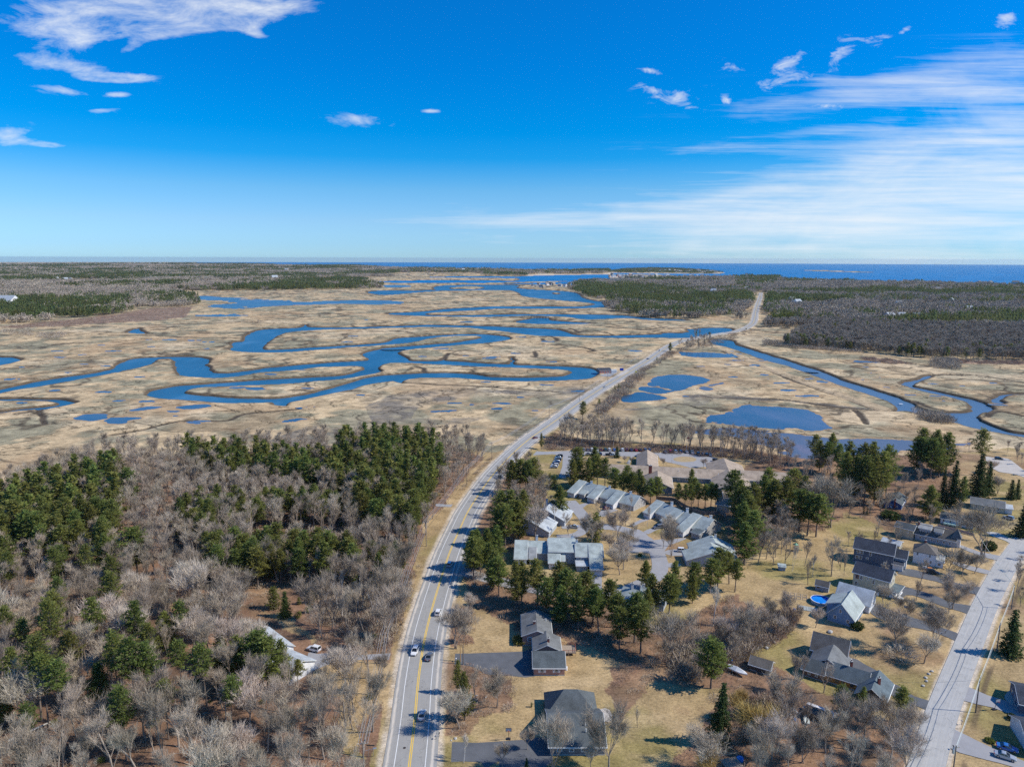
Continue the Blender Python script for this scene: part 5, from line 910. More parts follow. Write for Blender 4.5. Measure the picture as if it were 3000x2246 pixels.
# ---- far woods
def clumpmesh(seed, kind, n=9, R_=15., nt=70):
    rg = np.random.default_rng(seed); T = TB(); Cs = []
    for i in range(n):
        a, r_ = rg.uniform(0, 6.28), R_ * math.sqrt(rg.uniform(0, 1)); h = rg.uniform(10, 16) if kind == 'b' else rg.uniform(13, 20); cr = rg.uniform(3.2, 5) if kind == 'b' else rg.uniform(2.4, 3.6); cx, cy = r_ * math.cos(a), r_ * math.sin(a)
        if kind == 'b':
            d = rg.normal(0, 1, (nt, 3)); d /= np.linalg.norm(d, axis=1, keepdims=True); c = d * rg.uniform(.4, 1, (nt, 1)) ** .5 * [cr, cr, h * .34] + [cx, cy, h * .66]
            T.tris(clump_tris(rg, c, 1, (.2, .2, .2), 1.15, 2.2)); T.tris(clump_tris(rg, np.array([[cx, cy, z] for z in np.linspace(1, h * .5, 4)]), 1, (.1, .1, .1), 1.2, 6))
        else:
            t = rg.uniform(0, 1, nt) ** .8; rad = cr * (1 - t) ** .7; aa = rg.uniform(0, 6.28, nt); c = np.stack([cx + rad * np.cos(aa), cy + rad * np.sin(aa), h * (.22 + .78 * t)], 1); T.tris(clump_tris(rg, c, 1, (.2, .2, .2), 1.25, .5))
    return T
farB = [clumpmesh(300 + i, 'b').crownmesh("far_bare_wood", M_decid) for i in range(4)]; farP = [clumpmesh(310 + i, 'p').crownmesh("far_pine_wood", M_farp) for i in range(4)]
lowB = [clumpmesh(320, 'b', 6, 9).crownmesh("far_bare_wood", M_decid)]
c3p = lambda p: crop(1480, 740, 2.765, p)
woodZ = {
 'left': W((-700,60),(1300,66),(1600,78),(1800,93),(2000,102),(2212,103),(2412,104),(2612,111),(3000,120),(2852,124),(2700,128),(2580,130),(2592,155),(2450,162),(2350,165),(2000,170),(2212,178),(2350,180),(2455,205),(2462,232),(2212,238),(1800,242),(1400,246),(1050,248),(1150,262),(1250,295),(1270,330),(1230,350),(1000,352),(840,350),(820,385),(700,400),(560,415),(450,430),(200,450),(60,462),(-700,500)),
 'ridge': W(*o(C2, [(380,108),(640,112),(900,112),(1200,120),(1700,117),(1740,126),(1690,136),(1460,140),(1215,138),(1200,152),(940,148),(930,140),(640,132),(380,130)])),
 'right': c3p([(535,265),(600,240),(750,230),(1000,225),(1400,212),(1700,210),(1900,205),(2212,206)]) + [(2289,822),(2542,830),(2700,832),(2859,836),(3000,842),(3450,852),(3450,1075),(3000,1058)] + W(*o(C3, [(1800,690),(1600,685),(1130,640),(900,620),(640,602),(700,560),(760,520),(930,492),(520,486)])) + [(2226,930),(2236,870),(2222,865),(2212,880),(2204,925),(2190,948)] + W(*o(C3, [(370,440),(350,405),(290,420),(100,425),(0,425)]) + [(3332,425),(3332,425)]) + W(*o(C2, [(2120,425),(1950,415),(1850,395),(1750,372),(1720,335),(1780,290),(1700,308),(1620,290),(1560,265),(1490,235)]))}
holes = [W((340,180),(500,176),(880,176),(900,184),(620,191),(520,192),(340,186)), W((860,78),(1100,88),(1100,96),(880,92)), W(*o(C3, [(1180,420),(1320,422),(1370,398),(1520,398),(1560,425),(1560,440),(1300,446)])), W(*o(C3, [(100,430),(330,402),(350,440),(180,452)])), W((0,312),(60,312),(95,330),(90,420),(60,420),(60,345),(0,340)), W((1000,244),(1270,244),(1250,262),(1160,262)), W((450,470),(620,430),(860,385),(1220,360),(1200,425),(900,450),(600,460)), W((0,470),(200,452),(430,432),(760,400),(500,470),(100,490)), W((2412,150),(2560,135),(2650,140),(2600,158)), W((1980,165),(2212,165),(2212,172),(1980,172))]
FB, FP_ = [], []
rn = np.random.default_rng(9)
def farfill(poly, r0, r1, area, seed):
    rn = np.random.default_rng(seed); th0, th1 = -0.80, 0.80; A_ = (r1 ** 2 - r0 ** 2) * (th1 - th0) / 2; n = int(A_ / area)
    r_ = np.sqrt(rn.uniform(r0 ** 2, r1 ** 2, n)); th = rn.uniform(th0, th1, n); x, y = r_ * np.sin(th), r_ * np.cos(th); q = proj(x, y, drop(x, y)); ok = inpoly(q[0], q[1], poly)
    for h_ in holes: ok &= ~inpoly(q[0], q[1], h_)
    return x[ok], y[ok], r_[ok], q[0][ok], q[1][ok]
def stand(x, y, px, py):    # how pine-rich a spot is
    v = fbm(x, y, 420, 4, 77) * .65 + fbm(x, y, 130, 2, 78) * .35
    return v
pineareas = [W((-50,320),(480,290),(830,295),(820,390),(560,415),(0,462)), c3p([(535,260),(700,240),(880,330),(820,380),(640,370)]), c3p([(820,395),(1100,360),(1700,390),(1810,420),(1800,520),(1380,535),(1050,500)]), c3p([(1820,330),(2050,340),(2040,420),(1830,400)]), W(*o(C3, [(520,300),(620,350),(860,380),(850,420),(600,470),(520,440)])), c3p([(1870,195),(2212,195),(2212,240),(1900,290)]),
  W((1000,185),(2455,175),(2462,238),(1400,246),(1000,244)), W(*o(C3, [(1400,450),(2212,420),(2212,470),(1700,480)]))]
bareband = W(*o(C3, [(500,470),(1150,455),(1400,480),(2800,490),(2800,760),(1600,760),(500,640)]))
def elev(x, y):
    r_ = np.hypot(x, y); q = proj(x, y, drop(x, y)); PXq = q[0]
    return 26 * np.exp(-((PXq - 430) / 380) ** 2 - ((r_ - 11000) / 3500) ** 2) + 16 * np.exp(-((PXq - 1000) / 260) ** 2 - ((r_ - 9000) / 2200) ** 2) + 10 * sstep(2500, 6000, r_) * fbm(x, y, 1400, 3, 41)
for zi, (zn, poly) in enumerate(woodZ.items()):
    for r0, r1, area, s in ((560, 1500, 36, 1.0), (1500, 3000, 480, 1.15), (3000, 6500, 1500, 1.7), (6500, 14500, 5200, 3.0)):
        x, y, r_, px_, py_ = farfill(poly, r0, r1, area, 900 + zi * 7 + int(r0))
        kp = segdist(x, y, RP[::3], False) > 15 + 9 * s; x, y, r_, px_, py_ = x[kp], y[kp], r_[kp], px_[kp], py_[kp]
        v = stand(x, y, px_, py_); v = v - .16 * inpoly(px_, py_, bareband); pa = np.zeros(len(x), bool)
        for a in pineareas: pa |= inpoly(px_, py_, a)
        v = v + rn.normal(0, .075 if r0 < 3000 else .05, len(x)); isp = (v > (.575 if zn != 'ridge' else .5)) | (pa & (v > .42)); zz_ = drop(x, y) + elev(x, y) - .3
        if r0 == 560:
            for i in range(len(x)): hs_ = rn.uniform(.75, 1.15); ST.append((x[i], y[i], zz_[i], hs_ * 1.1, hs_ * (.85 if isp[i] else 1), (rn.integers(0, 3) if isp[i] else 6 + rn.integers(0, 2))))
            continue
        for i in range(len(x)):
            hs_ = s ** .35 * rn.uniform(.8, 1.15); (FP_ if isp[i] else FB).append((x[i], y[i], zz_[i], s * rn.uniform(.85, 1.2), hs_, rn.integers(0, 4)))
for poly in (isl1[:4] + [(1080,779.5),(1000,779.5)], headl):
    x, y, r_, px_, py_ = farfill(poly, 5000, 15000, 5200, 77)
    for i in range(len(x)): FP_.append((x[i], y[i], drop(x[i], y[i]), 2.2, .8, 1))
gn_scatter("mixed_wood", ST, midp + midb, "farther pines and leafless trees of the woods")
gn_scatter("far_bare_woods", FB, farB, "grey leafless woods spreading to the horizon"); gn_scatter("far_pine_woods", FP_, farP, "dark green pine stands among the far grey woods")
print("TREES pines", len(cand) + npine, "bare", len(candb) + nb_, "far", len(FB), len(FP_), "under", len(U_))
# ================================================================== BUILDINGS
class MB:
    def __init__(s): s.v, s.f = [], []
    def quad(s, a, b, c, d): n = len(s.v); s.v += [tuple(a), tuple(b), tuple(c), tuple(d)]; s.f.append((n, n + 1, n + 2, n + 3)); return s
    def tri(s, a, b, c): n = len(s.v); s.v += [tuple(a), tuple(b), tuple(c)]; s.f.append((n, n + 1, n + 2)); return s
    def box(s, x0, x1, y0, y1, z0, z1): return s.prism([(x0, y0), (x1, y0), (x1, y1), (x0, y1)], z0, z1)
    def prism(s, P, z0, z1):
        n = len(s.v); k = len(P); s.v += [(x, y, z0) for x, y in P] + [(x, y, z1) for x, y in P]
        s.f += [tuple(range(n + k - 1, n - 1, -1)), tuple(range(n + k, n + 2 * k))] + [(n + i, n + (i + 1) % k, n + k + (i + 1) % k, n + k + i) for i in range(k)]; return s
    def obox(s, P0, P1, w, z0, z1, z2=None, z3=None):     # box along P0->P1 of width w; z at start / end may differ
        d = Vector((P1[0] - P0[0], P1[1] - P0[1])); d.normalize(); nx, ny = -d.y * w / 2, d.x * w / 2; z2 = z0 if z2 is None else z2; z3 = z1 if z3 is None else z3
        n = len(s.v); s.v += [(P0[0] + nx, P0[1] + ny, z0), (P0[0] - nx, P0[1] - ny, z0), (P1[0] - nx, P1[1] - ny, z2), (P1[0] + nx, P1[1] + ny, z2), (P0[0] + nx, P0[1] + ny, z1), (P0[0] - nx, P0[1] - ny, z1), (P1[0] - nx, P1[1] - ny, z3), (P1[0] + nx, P1[1] + ny, z3)]
        s.f += [(n, n + 3, n + 2, n + 1)[::-1][::-1], (n + 4, n + 5, n + 6, n + 7), (n, n + 1, n + 5, n + 4), (n + 1, n + 2, n + 6, n + 5), (n + 2, n + 3, n + 7, n + 6), (n + 3, n, n + 4, n + 7)]; return s
    def slab(s, pts, t):     # thick sheet below a planar polygon
        n = len(s.v); k = len(pts); s.v += [tuple(p) for p in pts] + [(p[0], p[1], p[2] - t) for p in pts]
        s.f += [tuple(range(n, n + k)), tuple(range(n + 2 * k - 1, n + k - 1, -1))] + [(n + i, n + k + i, n + k + (i + 1) % k, n + (i + 1) % k) for i in range(k)]; return s
    def tube(s, p0, p1, r0, r1=None, k=6):
        r1 = r0 if r1 is None else r1; p0, p1 = Vector(p0), Vector(p1); d = (p1 - p0).normalized(); a = d.cross(Vector((0, 0, 1)) if abs(d.z) < .95 else Vector((1, 0, 0))).normalized(); b = d.cross(a); n = len(s.v)
        for p, r in ((p0, r0), (p1, r1)):
            for i in range(k): t = i * 2 * math.pi / k; s.v.append(tuple(p + a * math.cos(t) * r + b * math.sin(t) * r))
        s.f += [(n + i, n + (i + 1) % k, n + k + (i + 1) % k, n + k + i) for i in range(k)] + [tuple(n + i for i in range(k))[::-1], tuple(n + k + i for i in range(k))]; return s
    def build(s, name, m, parent=None, sm=False):
        me = newmesh(name, s.v, s.f, [m] if not isinstance(m, list) else m, None, sm); o_ = link(name, me, parent); return o_
def sidings(name, c, lines=True):
    m = bpy.data.materials.new(name); m.use_nodes = True; t = NT(m.node_tree); b = m.node_tree.nodes['Principled BSDF']; g = t.n('ShaderNodeNewGeometry'); s = t.n('ShaderNodeSeparateXYZ'); t.l(g.outputs['Position'], s.inputs[0])
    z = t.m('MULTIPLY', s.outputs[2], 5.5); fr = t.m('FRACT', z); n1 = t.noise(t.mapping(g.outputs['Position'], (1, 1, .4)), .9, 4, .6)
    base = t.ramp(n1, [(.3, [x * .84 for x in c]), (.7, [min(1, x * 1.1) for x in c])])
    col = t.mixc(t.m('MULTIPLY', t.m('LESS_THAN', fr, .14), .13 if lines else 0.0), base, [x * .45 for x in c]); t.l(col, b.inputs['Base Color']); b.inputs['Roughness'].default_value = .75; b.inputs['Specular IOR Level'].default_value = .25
    return m
def shingle(name, c):
    m = bpy.data.materials.new(name); m.use_nodes = True; t = NT(m.node_tree); b = m.node_tree.nodes['Principled BSDF']; g = t.n('ShaderNodeNewGeometry')
    n1 = t.noise(g.outputs['Position'], 3.2, 4, .75); n2 = t.noise(t.mapping(g.outputs['Position'], (1, 1, .15)), .35, 4, .6); f = t.m('ADD', t.m('MULTIPLY', n1, .55), t.m('MULTIPLY', n2, .45))
    t.l(t.ramp(f, [(.36, [x * .62 for x in c]), (.64, [min(1, x * 1.35) for x in c])]), b.inputs['Base Color']); b.inputs['Roughness'].default_value = .92; b.inputs['Specular IOR Level'].default_value = .15
    return m
S_ = {k: sidings(k + '_siding', c) for k, c in dict(white=(.74, .74, .74), greyblue=(.36, .40, .45), condo=(.42, .41, .40), pink=(.38, .22, .18), cream=(.52, .48, .36), navy=(.095, .125, .18), blue=(.035, .11, .30), lightblue=(.20, .31, .45), brown=(.20, .12, .085), orange=(.48, .22, .06), tan=(.45, .38, .28), slate=(.16, .165, .18), nursing=(.20, .25, .28), darkbrown=(.09, .07, .06)).items()}
R_ = {k: shingle(k + '_shingles', c) for k, c in dict(green=(.36, .405, .39), lgrey=(.28, .29, .29), dark=(.055, .062, .08), char=(.10, .115, .12), tan=(.38, .305, .235), hip=(.105, .118, .122), brown=(.15, .135, .12), white=(.62, .64, .66), mid=(.17, .175, .175), pale=(.42, .45, .47), slate=(.12, .15, .165)).items()}
M_trim = mat("white_trim", (.78, .78, .77), .6); M_glass = mat("window_glass", (.045, .055, .07), .12, spec=.6); M_brick = mat("chimney_brick", (.26, .07, .05), .9, var=.25, vscale=4); M_found = mat("foundation_concrete", (.40, .39, .37), .9); M_wood = mat("weathered_wood", (.36, .29, .22), .9, var=.25, vscale=2); M_red = mat("red_stain", (.34, .09, .06), .8); M_dark = mat("dark_metal", (.03, .03, .035), .5); M_gal = mat("galvanised", (.5, .5, .5), .45, .7); M_garage = mat("garage_door_paint", (.62, .63, .65), .6)
M_fas = mat("fascia_paint", (.62, .62, .60), .7)
class House:
    def __init__(s, name, label, cat, O, group=None):
        s.O = Vector((O[0], O[1], 0)); s.e = empty(name, (O[0], O[1], float(drop(*O)))); tag(s.e, label, cat, group); s.n = 0
    def loc(s, p): return (p[0] - s.O.x, p[1] - s.O.y, p[2])
    def wing(s, P, Q, D, e0, ridge, wm, rm, e1=None, rp=.5, axis='x', over=.35, hip=False, base=0.0, fnd=True, th=.22):
        P = Vector(P).to_2d() if len(P) > 2 else Vector(P); Q = Vector(Q); u = (Q - P); L = u.length; u.normalize(); n = Vector((-u.y, u.x)); e1 = e0 if e1 is None else e1
        pt = lambda a, b, z: s.loc((P.x + u.x * a + n.x * b, P.y + u.y * a + n.y * b, z)); s.n += 1; tw = .004 * s.n
        m = MB(); r = MB()
        if hip:
            rp_ = min(L, D) / 2; q = [pt(0, 0, base), pt(L, 0, base), pt(L, D, base), pt(0, D, base)]; k = [pt(0, 0, e0), pt(L, 0, e0), pt(L, D, e0), pt(0, D, e0)]
            for i in range(4): m.quad(q[i], q[(i + 1) % 4], k[(i + 1) % 4], k[i])
            o_ = over; ez = e0 - over * (ridge - e0) / rp_; c = [pt(-o_, -o_, ez), pt(L + o_, -o_, ez), pt(L + o_, D + o_, ez), pt(-o_, D + o_, ez)]
            if L >= D: r0, r1 = pt(D / 2, D / 2, ridge), pt(L - D / 2 + .01, D / 2, ridge)
            else: r0, r1 = pt(L / 2, L / 2, ridge), pt(L / 2, D - L / 2 + .01, ridge)
            if L >= D: faces = [[c[0], c[1], r1, r0], [c[1], c[2], r1], [c[2], c[3], r0, r1], [c[3], c[0], r0]]
            else: faces = [[c[0], c[1], r0], [c[1], c[2], r1, r0], [c[2], c[3], r1], [c[3], c[0], r0, r1]]
            for f in faces: r.slab([(a, b, z + th + tw) for a, b, z in f], th)
        else:
            if axis == 'x': W_, T_ = D, L; f = lambda t, a, z: pt(a, t, z)
            else: W_, T_ = L, D; f = lambda t, a, z: pt(t, a, z)
            prof = [(0, base), (0, e0)] + ([(W_ * rp, ridge)] if 0 < rp < 1 else []) + [(W_, e1 if rp < 1 else ridge), (W_, base)]
            if rp >= 1: prof = [(0, base), (0, e0), (W_, ridge), (W_, base)]
            A = [f(t, 0, z) for t, z in prof]; B = [f(t, T_, z) for t, z in prof]; k = len(prof)
            for i in range(k - 1): m.quad(A[i], B[i], B[i + 1], A[i + 1])
            n0 = len(m.v); m.v += A; m.f.append(tuple(range(n0, n0 + k))); n0 = len(m.v); m.v += B; m.f.append(tuple(range(n0 + k - 1, n0 - 1, -1)))
            rt_ = W_ * rp; s0 = (ridge - e0) / max(rt_, .01); fa = MB(); ov, q0 = over + .13, th + tw - .07
            fa.slab([f(-ov, -ov, e0 - ov * s0 + q0), f(-ov, T_ + ov, e0 - ov * s0 + q0), f(rt_, T_ + ov, ridge + q0), f(rt_, -ov, ridge + q0)], .2)
            r.slab([f(-over, -over, e0 - over * s0 + th + tw), f(-over, T_ + over, e0 - over * s0 + th + tw), f(rt_, T_ + over, ridge + th + tw), f(rt_, -over, ridge + th + tw)], th)
            if rp < 1:
                s1 = (ridge - e1) / (W_ - rt_); fa.slab([f(rt_, -ov, ridge + q0), f(rt_, T_ + ov, ridge + q0), f(W_ + ov, T_ + ov, e1 - ov * s1 + q0), f(W_ + ov, -ov, e1 - ov * s1 + q0)], .2); r.slab([f(rt_, -over, ridge + th + tw), f(rt_, T_ + over, ridge + th + tw), f(W_ + over, T_ + over, e1 - over * s1 + th + tw), f(W_ + over, -over, e1 - over * s1 + th + tw)], th)
        if not hip: fa.build("fascia", M_fas, s.e)
        w_ = m.build("wall", wm, s.e); ro = r.build("roof", rm, s.e)
        if fnd and base == 0: MB().prism([pt(-.04, -.04, 0)[:2], pt(L + .04, -.04, 0)[:2], pt(L + .04, D + .04, 0)[:2], pt(-.04, D + .04, 0)[:2]], -.4, .3).build("foundation", M_found, s.e)
        tr = MB()     # pale eave boards along the two long edges
        s.last = (P, Q, u, n, L, D); s.pt = pt; return s
    def opening(s, face, a, z, w_, h, kind='window', frame=None, off=0.0):
        """a: distance along the face from its left end seen from outside"""
        P, Q, u, n, L, D = s.last
        if face == 'f': p, d, nn = P - n * off, u, -n
        elif face == 'b': p, d, nn = Q + n * (D + off), -u, n
        elif face == 'r': p, d, nn = Q + u * off, n, u
        else: p, d, nn = P + n * D - u * off, -n, -u
        c0 = p + d * (a - w_ / 2); c1 = p + d * (a + w_ / 2); g = lambda c, k, z_: s.loc((c.x + nn.x * k, c.y + nn.y * k, z_))
        def pan(a_, b_, z0, z1, k0, k1):
            m = MB(); x = [g(a_, k0, z0), g(b_, k0, z0), g(b_, k0, z1), g(a_, k0, z1)]; y = [g(a_, k1, z0), g(b_, k1, z0), g(b_, k1, z1), g(a_, k1, z1)]; n0 = 0; m.v = x + y
            m.f = [(4, 5, 6, 7), (0, 1, 5, 4), (1, 2, 6, 5), (2, 3, 7, 6), (3, 0, 4, 7)]; return m
        nm = {'window': 'window', 'door': 'door', 'garage': 'garage_door'}[kind]; fr = frame or M_trim
        if kind == 'window':
            wdw = pan(c0, c1, z, z + h, -.02, .06).build(nm, fr, s.e); i_ = .13; pan(c0 + d * i_, c1 - d * i_, z + i_, z + h - i_, .0, .075).build('pane', M_glass, wdw); pan(c0 + d * i_, c1 - d * i_, z + h / 2 - .04, z + h / 2 + .04, .0, .09).build('sash_bar', fr, wdw)
        elif kind == 'door':
            dr_ = pan(c0, c1, z, z + h, -.02, .06).build(nm, fr, s.e); pan(c0 + d * .15, c1 - d * .15, z + h * .5, z + h - .15, 0, .075).build('pane', M_glass, dr_)
        else:
            gd = pan(c0, c1, z, z + h, -.02, .06).build(nm, frame or M_garage, s.e)
            for q in range(4): pan(c0 + d * (w_ * (q + .2) / 4), c0 + d * (w_ * (q + .8) / 4), z + h * .76, z + h * .9, 0, .075).build('pane', M_glass, gd)
        return s
    def row(s, face, n, z, w_=1.0, h=1.2, m0=.9, frame=None):
        P, Q, u, nn, L, D = s.last; F_ = L if face in 'fb' else D
        for i in range(n): s.opening(face, m0 + (F_ - 2 * m0) * ((i + .5) / n), z, w_, h, frame=frame)
        return s
    def chimney(s, x, y, z0, z1, m=None, w_=.8, d=.6, cap=True):
        m = m or M_brick; c = s.loc((x, y, 0)); ch = MB().box(c[0] - w_ / 2, c[0] + w_ / 2, c[1] - d / 2, c[1] + d / 2, z0, z1).build("chimney", m, s.e)
        if cap: MB().box(c[0] - w_ / 2 - .08, c[0] + w_ / 2 + .08, c[1] - d / 2 - .08, c[1] + d / 2 + .08, z1, z1 + .14).build("cap", M_found, ch); MB().tube((c[0], c[1], z1 + .1), (c[0], c[1], z1 + .5), .14).build("flue", M_dark, ch)
        return s
    def vent(s, x, y, z): c = s.loc((x, y, z)); MB().tube((c[0], c[1], z - .4), (c[0], c[1], z + .45), .13).build("roof_vent", M_trim, s.e); return s
V2 = lambda a, b: Vector((a, b))
# pink ranch
h = House("pink_house", "pink house of three stepped wings with grey roofs beside the main road", "house", (6.6, 188.1))
h.wing((6.6,188.1),(15.6,188.1),8.6,2.6,5.0,S_['pink'],R_['char']).opening('f',2.4,1.0,1.1,1.1).opening('f',6.6,1.0,1.1,1.1).opening('l',2.2,.3,2.6,2.1,'garage').opening('l',6.2,.3,2.6,2.1,'garage')
for a in (1.55, 3.25, 5.75, 7.45): h.opening('f', a, .95, .45, 1.2, 'door')
h.wing((6.8,196.75),(15.0,196.75),7.6,2.8,4.7,S_['pink'],R_['mid'],axis='y').opening('l',3.5,.3,1.0,2.1,'door').opening('l',5.8,1.0,1.2,1.1).chimney(11.3,198.4,3.5,5.9,w_=.7)
h.wing((3.5,204.2),(12.6,204.2),12.9,3.5,5.2,S_['pink'],R_['mid'],axis='y').opening('f',2.4,1.6,1.6,1.3).row('l',3,1.6).chimney(7.3,208.5,4.2,6.0,w_=.7).vent(11.2,212,4.6)
# deck
d_ = empty("wooden_deck", (15.3, 198.4, 0)); tag(d_, "railed wooden deck on the far side of the pink house", "deck"); MB().box(0, 4.6, 0, 4.4, .9, 1.05).build("deck_floor", M_wood, d_)
for x0, x1, y0, y1 in ((0, 4.6, 0, .1), (4.5, 4.6, 0, 4.4), (0, 4.6, 4.3, 4.4)):
    MB().box(x0, x1, y0, y1, 1.85, 1.95).box(x0, x1, y0, y1, 1.4, 1.45).build("rail", M_red, d_)
for x, y in ((.1, .05), (2.3, .05), (4.5, .05), (4.5, 2.2), (4.5, 4.3), (2.3, 4.3), (.1, 4.3)): MB().box(x - .06, x + .06, y - .06, y + .06, 0, 1.95).build("post", M_wood, d_)
# hip roofed grey house at the bottom
h = House("grey_hip_roof_house", "large grey house with a hip roof and wide speckled front roof at the bottom", "house", (9.8, 154.5))
h.wing((9.6,154.5),(23.0,154.6),14.2,2.6,6.3,S_['slate'],R_['hip'],over=.45).row('f',4,1.0,1.2,1.2).opening('l',5,.3,2.7,2.2,'garage').vent(18.6,157.3,4.8).vent(18.6,158.8,5.4)
h.wing((9.4,166.5),(22.4,166.5),9.5,2.6,6.6,S_['slate'],R_['hip'],hip=True,over=.45)
# condominiums
def condo(name, label, O): return House(name, label, "condominium", O)
e_, n_ = V2(.743, -.669), V2(.669, .743)
h = condo("condominium_row", "longest condominium row with three garages stepping down a green-grey roof", (31.7, 349))
h.wing((31.7,349.0),(58.8,324.6),11,2.8,6.2,S_['condo'],R_['green']).row('r',3,1.0,.8,1.0).row('f',9,.9,1.0,1.3)
for gx, gy in ((28.7,345.8),(37.9,337.6),(46.2,329.4)):
    P = V2(gx, gy); h.wing(P, P + e_ * 4.1, 10.0, 2.6, 6.45, S_['white'], R_['green'], rp=1.0).opening('f', 2.05, .05, 3.1, 2.1, 'garage').opening('r', 2.0, 1.5, .5, .5)
P = V2(34.2,343.4); h.wing(P, P + e_ * 3.2, 6.5, 2.5, 4.3, S_['condo'], R_['green'], rp=1.0)
for x, y in ((41.0,348.2),(49.3,340.7),(58.6,332.2)): h.chimney(x, y, 5, 7.4, M_trim, 1.1, .8)
h = condo("condominium_pair", "left condominium pair with two dark gables and pale roofs under a bare tree", (3.2, 296.2))
for P, Q, D in ((V2(3.2,296.2), V2(16.2,291.5), 12.5), (V2(11.8,309.2), V2(24.0,304.7), 13.5)): h.wing(P, Q, D, 4.2, 7.0, S_['greyblue'], R_['pale'], e1=2.6, rp=.28, axis='y').opening('r', 2.2, .05, 3.0, 2.1, 'garage')
h.chimney(9.5,306.5,5.5,8.2,M_trim,1.0,.8).chimney(16.6,318.2,5.5,8.2,M_trim,1.0,.8)
h = condo("condominium_block", "nearest condominium block with square stepped green-grey roofs and one garage door", (15, 260)); u_ = V2(.998, -.06); v_ = V2(.06, .998); B0 = V2(1.8, 268.6)
h.wing(B0, B0 + u_ * 13.0, 12.0, 3.2, 5.6, S_['condo'], R_['green']); h.wing(V2(1.3,263.8), V2(5.9,263.6), 11.0, 2.5, 5.75, S_['white'], R_['green'], rp=1.0).opening('f', 2.2, .05, 3, 2.1, 'garage')
h.wing(V2(7.2,264.2), V2(9.6,264.1), 6.5, 2.4, 4.4, S_['condo'], R_['lgrey'], rp=1.0)
h.wing(V2(15.0,265.2), V2(25.4,264.7), 14, 5.0, 6.9, S_['greyblue'], R_['green'], rp=.56).opening('f', 8.3, 3.3, .7, .9).row('f', 2, 1.0, 1, 1.2)
h.wing(V2(14.7,259.8), V2(18.9,259.7), 13.2, 2.6, 7.05, S_['white'], R_['green'], rp=1.0).opening('f', 2.1, .05, 3, 2.1, 'garage'); h.wing(V2(18.9,262.0), V2(20.8,261.9), 5, 2.6, 4.6, S_['condo'], R_['green'], rp=1.0)
h.wing(V2(25.5,261.8), V2(36.0,261.3), 13.5, 4.4, 6.7, S_['greyblue'], R_['green'], rp=.5).opening('f', 1.9, 3.0, .7, .9); h.wing(V2(30.5,254.1), V2(34.9,253.9), 14.0, 2.6, 6.8, S_['white'], R_['green'], rp=1.0).opening('f', 2.3, .05, 3.3, 2.1, 'garage', )
h.wing(V2(25.4,257.6), V2(29.6,257.5), 4.3, 2.4, 2.9, S_['condo'], R_['pale'], rp=1.0).row('f', 3, 1.0, .8, .9)
for x, y, m_ in ((10.4,274.8,M_trim),(25.0,274.8,M_trim),(26.4,270.2,M_trim)): h.chimney(x, y, 5, 7.9, m_, .9, .8)
h = condo("condominium_row", "right condominium row with steep grey-green roofs and a small entry gable", (72.3, 294.9)); e2, n2 = V2(.66, -.75), V2(.75, .66)
h.wing((65.2,319.7),(76.4,301.0),12,2.8,6.0,S_['condo'],R_['green']).row('f',5,.9,1,1.2)
h.wing(V2(62.2,316.3), V2(62.2,316.3) + e2 * 3.6, 10.3, 2.6, 6.2, S_['white'], R_['green'], rp=1.0).opening('f', 1.8, .05, 2.9, 2.1, 'garage'); h.wing((68.1,305.8), (70.5,302.2), 9.8, 2.6, 6.2, S_['white'], R_['green'], rp=1.0).opening('f', 2.1, .05, 2.9, 2.1, 'garage')
P = V2(72.3, 294.9); h.wing(P + n2 * 6, P + n2 * 6 + e2 * 10.2, 14, 3.0, 6.8, S_['condo'], R_['green'], rp=.53).row('f', 2, 1.0, 1, 1.2); h.wing(P, P + e2 * 4.0, 13.3, 2.6, 7.0, S_['white'], R_['green'], rp=1.0).opening('f', 2.0, .05, 3, 2.1, 'garage')
h.wing(P + n2 * 2.8 + e2 * 6.3, P + n2 * 2.8 + e2 * 10.1, 5.5, 2.6, 3.6, S_['condo'], R_['slate'], rp=1.0).row('f', 2, .9, .9, 1.2)
for x, y in ((75.2,316.0),(80.4,307.6),(88.6,298.4)): h.chimney(x, y, 4.5, 7.8, M_trim, 1.1, .9)
h = condo("condominium_pair", "lower right condominium with crossing blue-grey roofs behind green pines", (69.5, 262.3))
h.wing((73.4,272.2),(91.0,271.0),7.2,2.6,6.3,S_['greyblue'],R_['green'],rp=.55,axis='y'); h.wing((69.4,262.6),(89.8,261.6),9.0,2.6,6.4,S_['greyblue'],R_['green'],rp=.54,axis='y').row('f',4,1.0); h.chimney(84.6,277,5,7.6,M_trim).chimney(82.6,262.8,5,7.7,M_trim)
h = condo("condominium_pair", "small pale condominium roofs with two white chimneys peeping over the pine strip", (38, 230))
h.wing((37.6,230.4),(43.4,226.2),8.5,2.6,5.5,S_['white'],R_['green'],rp=.5); h.wing((44.6,229.4),(52.4,226.0),8.5,2.8,5.8,S_['greyblue'],R_['green'],rp=.5); h.chimney(42.6,232,4.5,7.6,M_trim).chimney(46.4,231.4,4.5,7.6,M_trim)
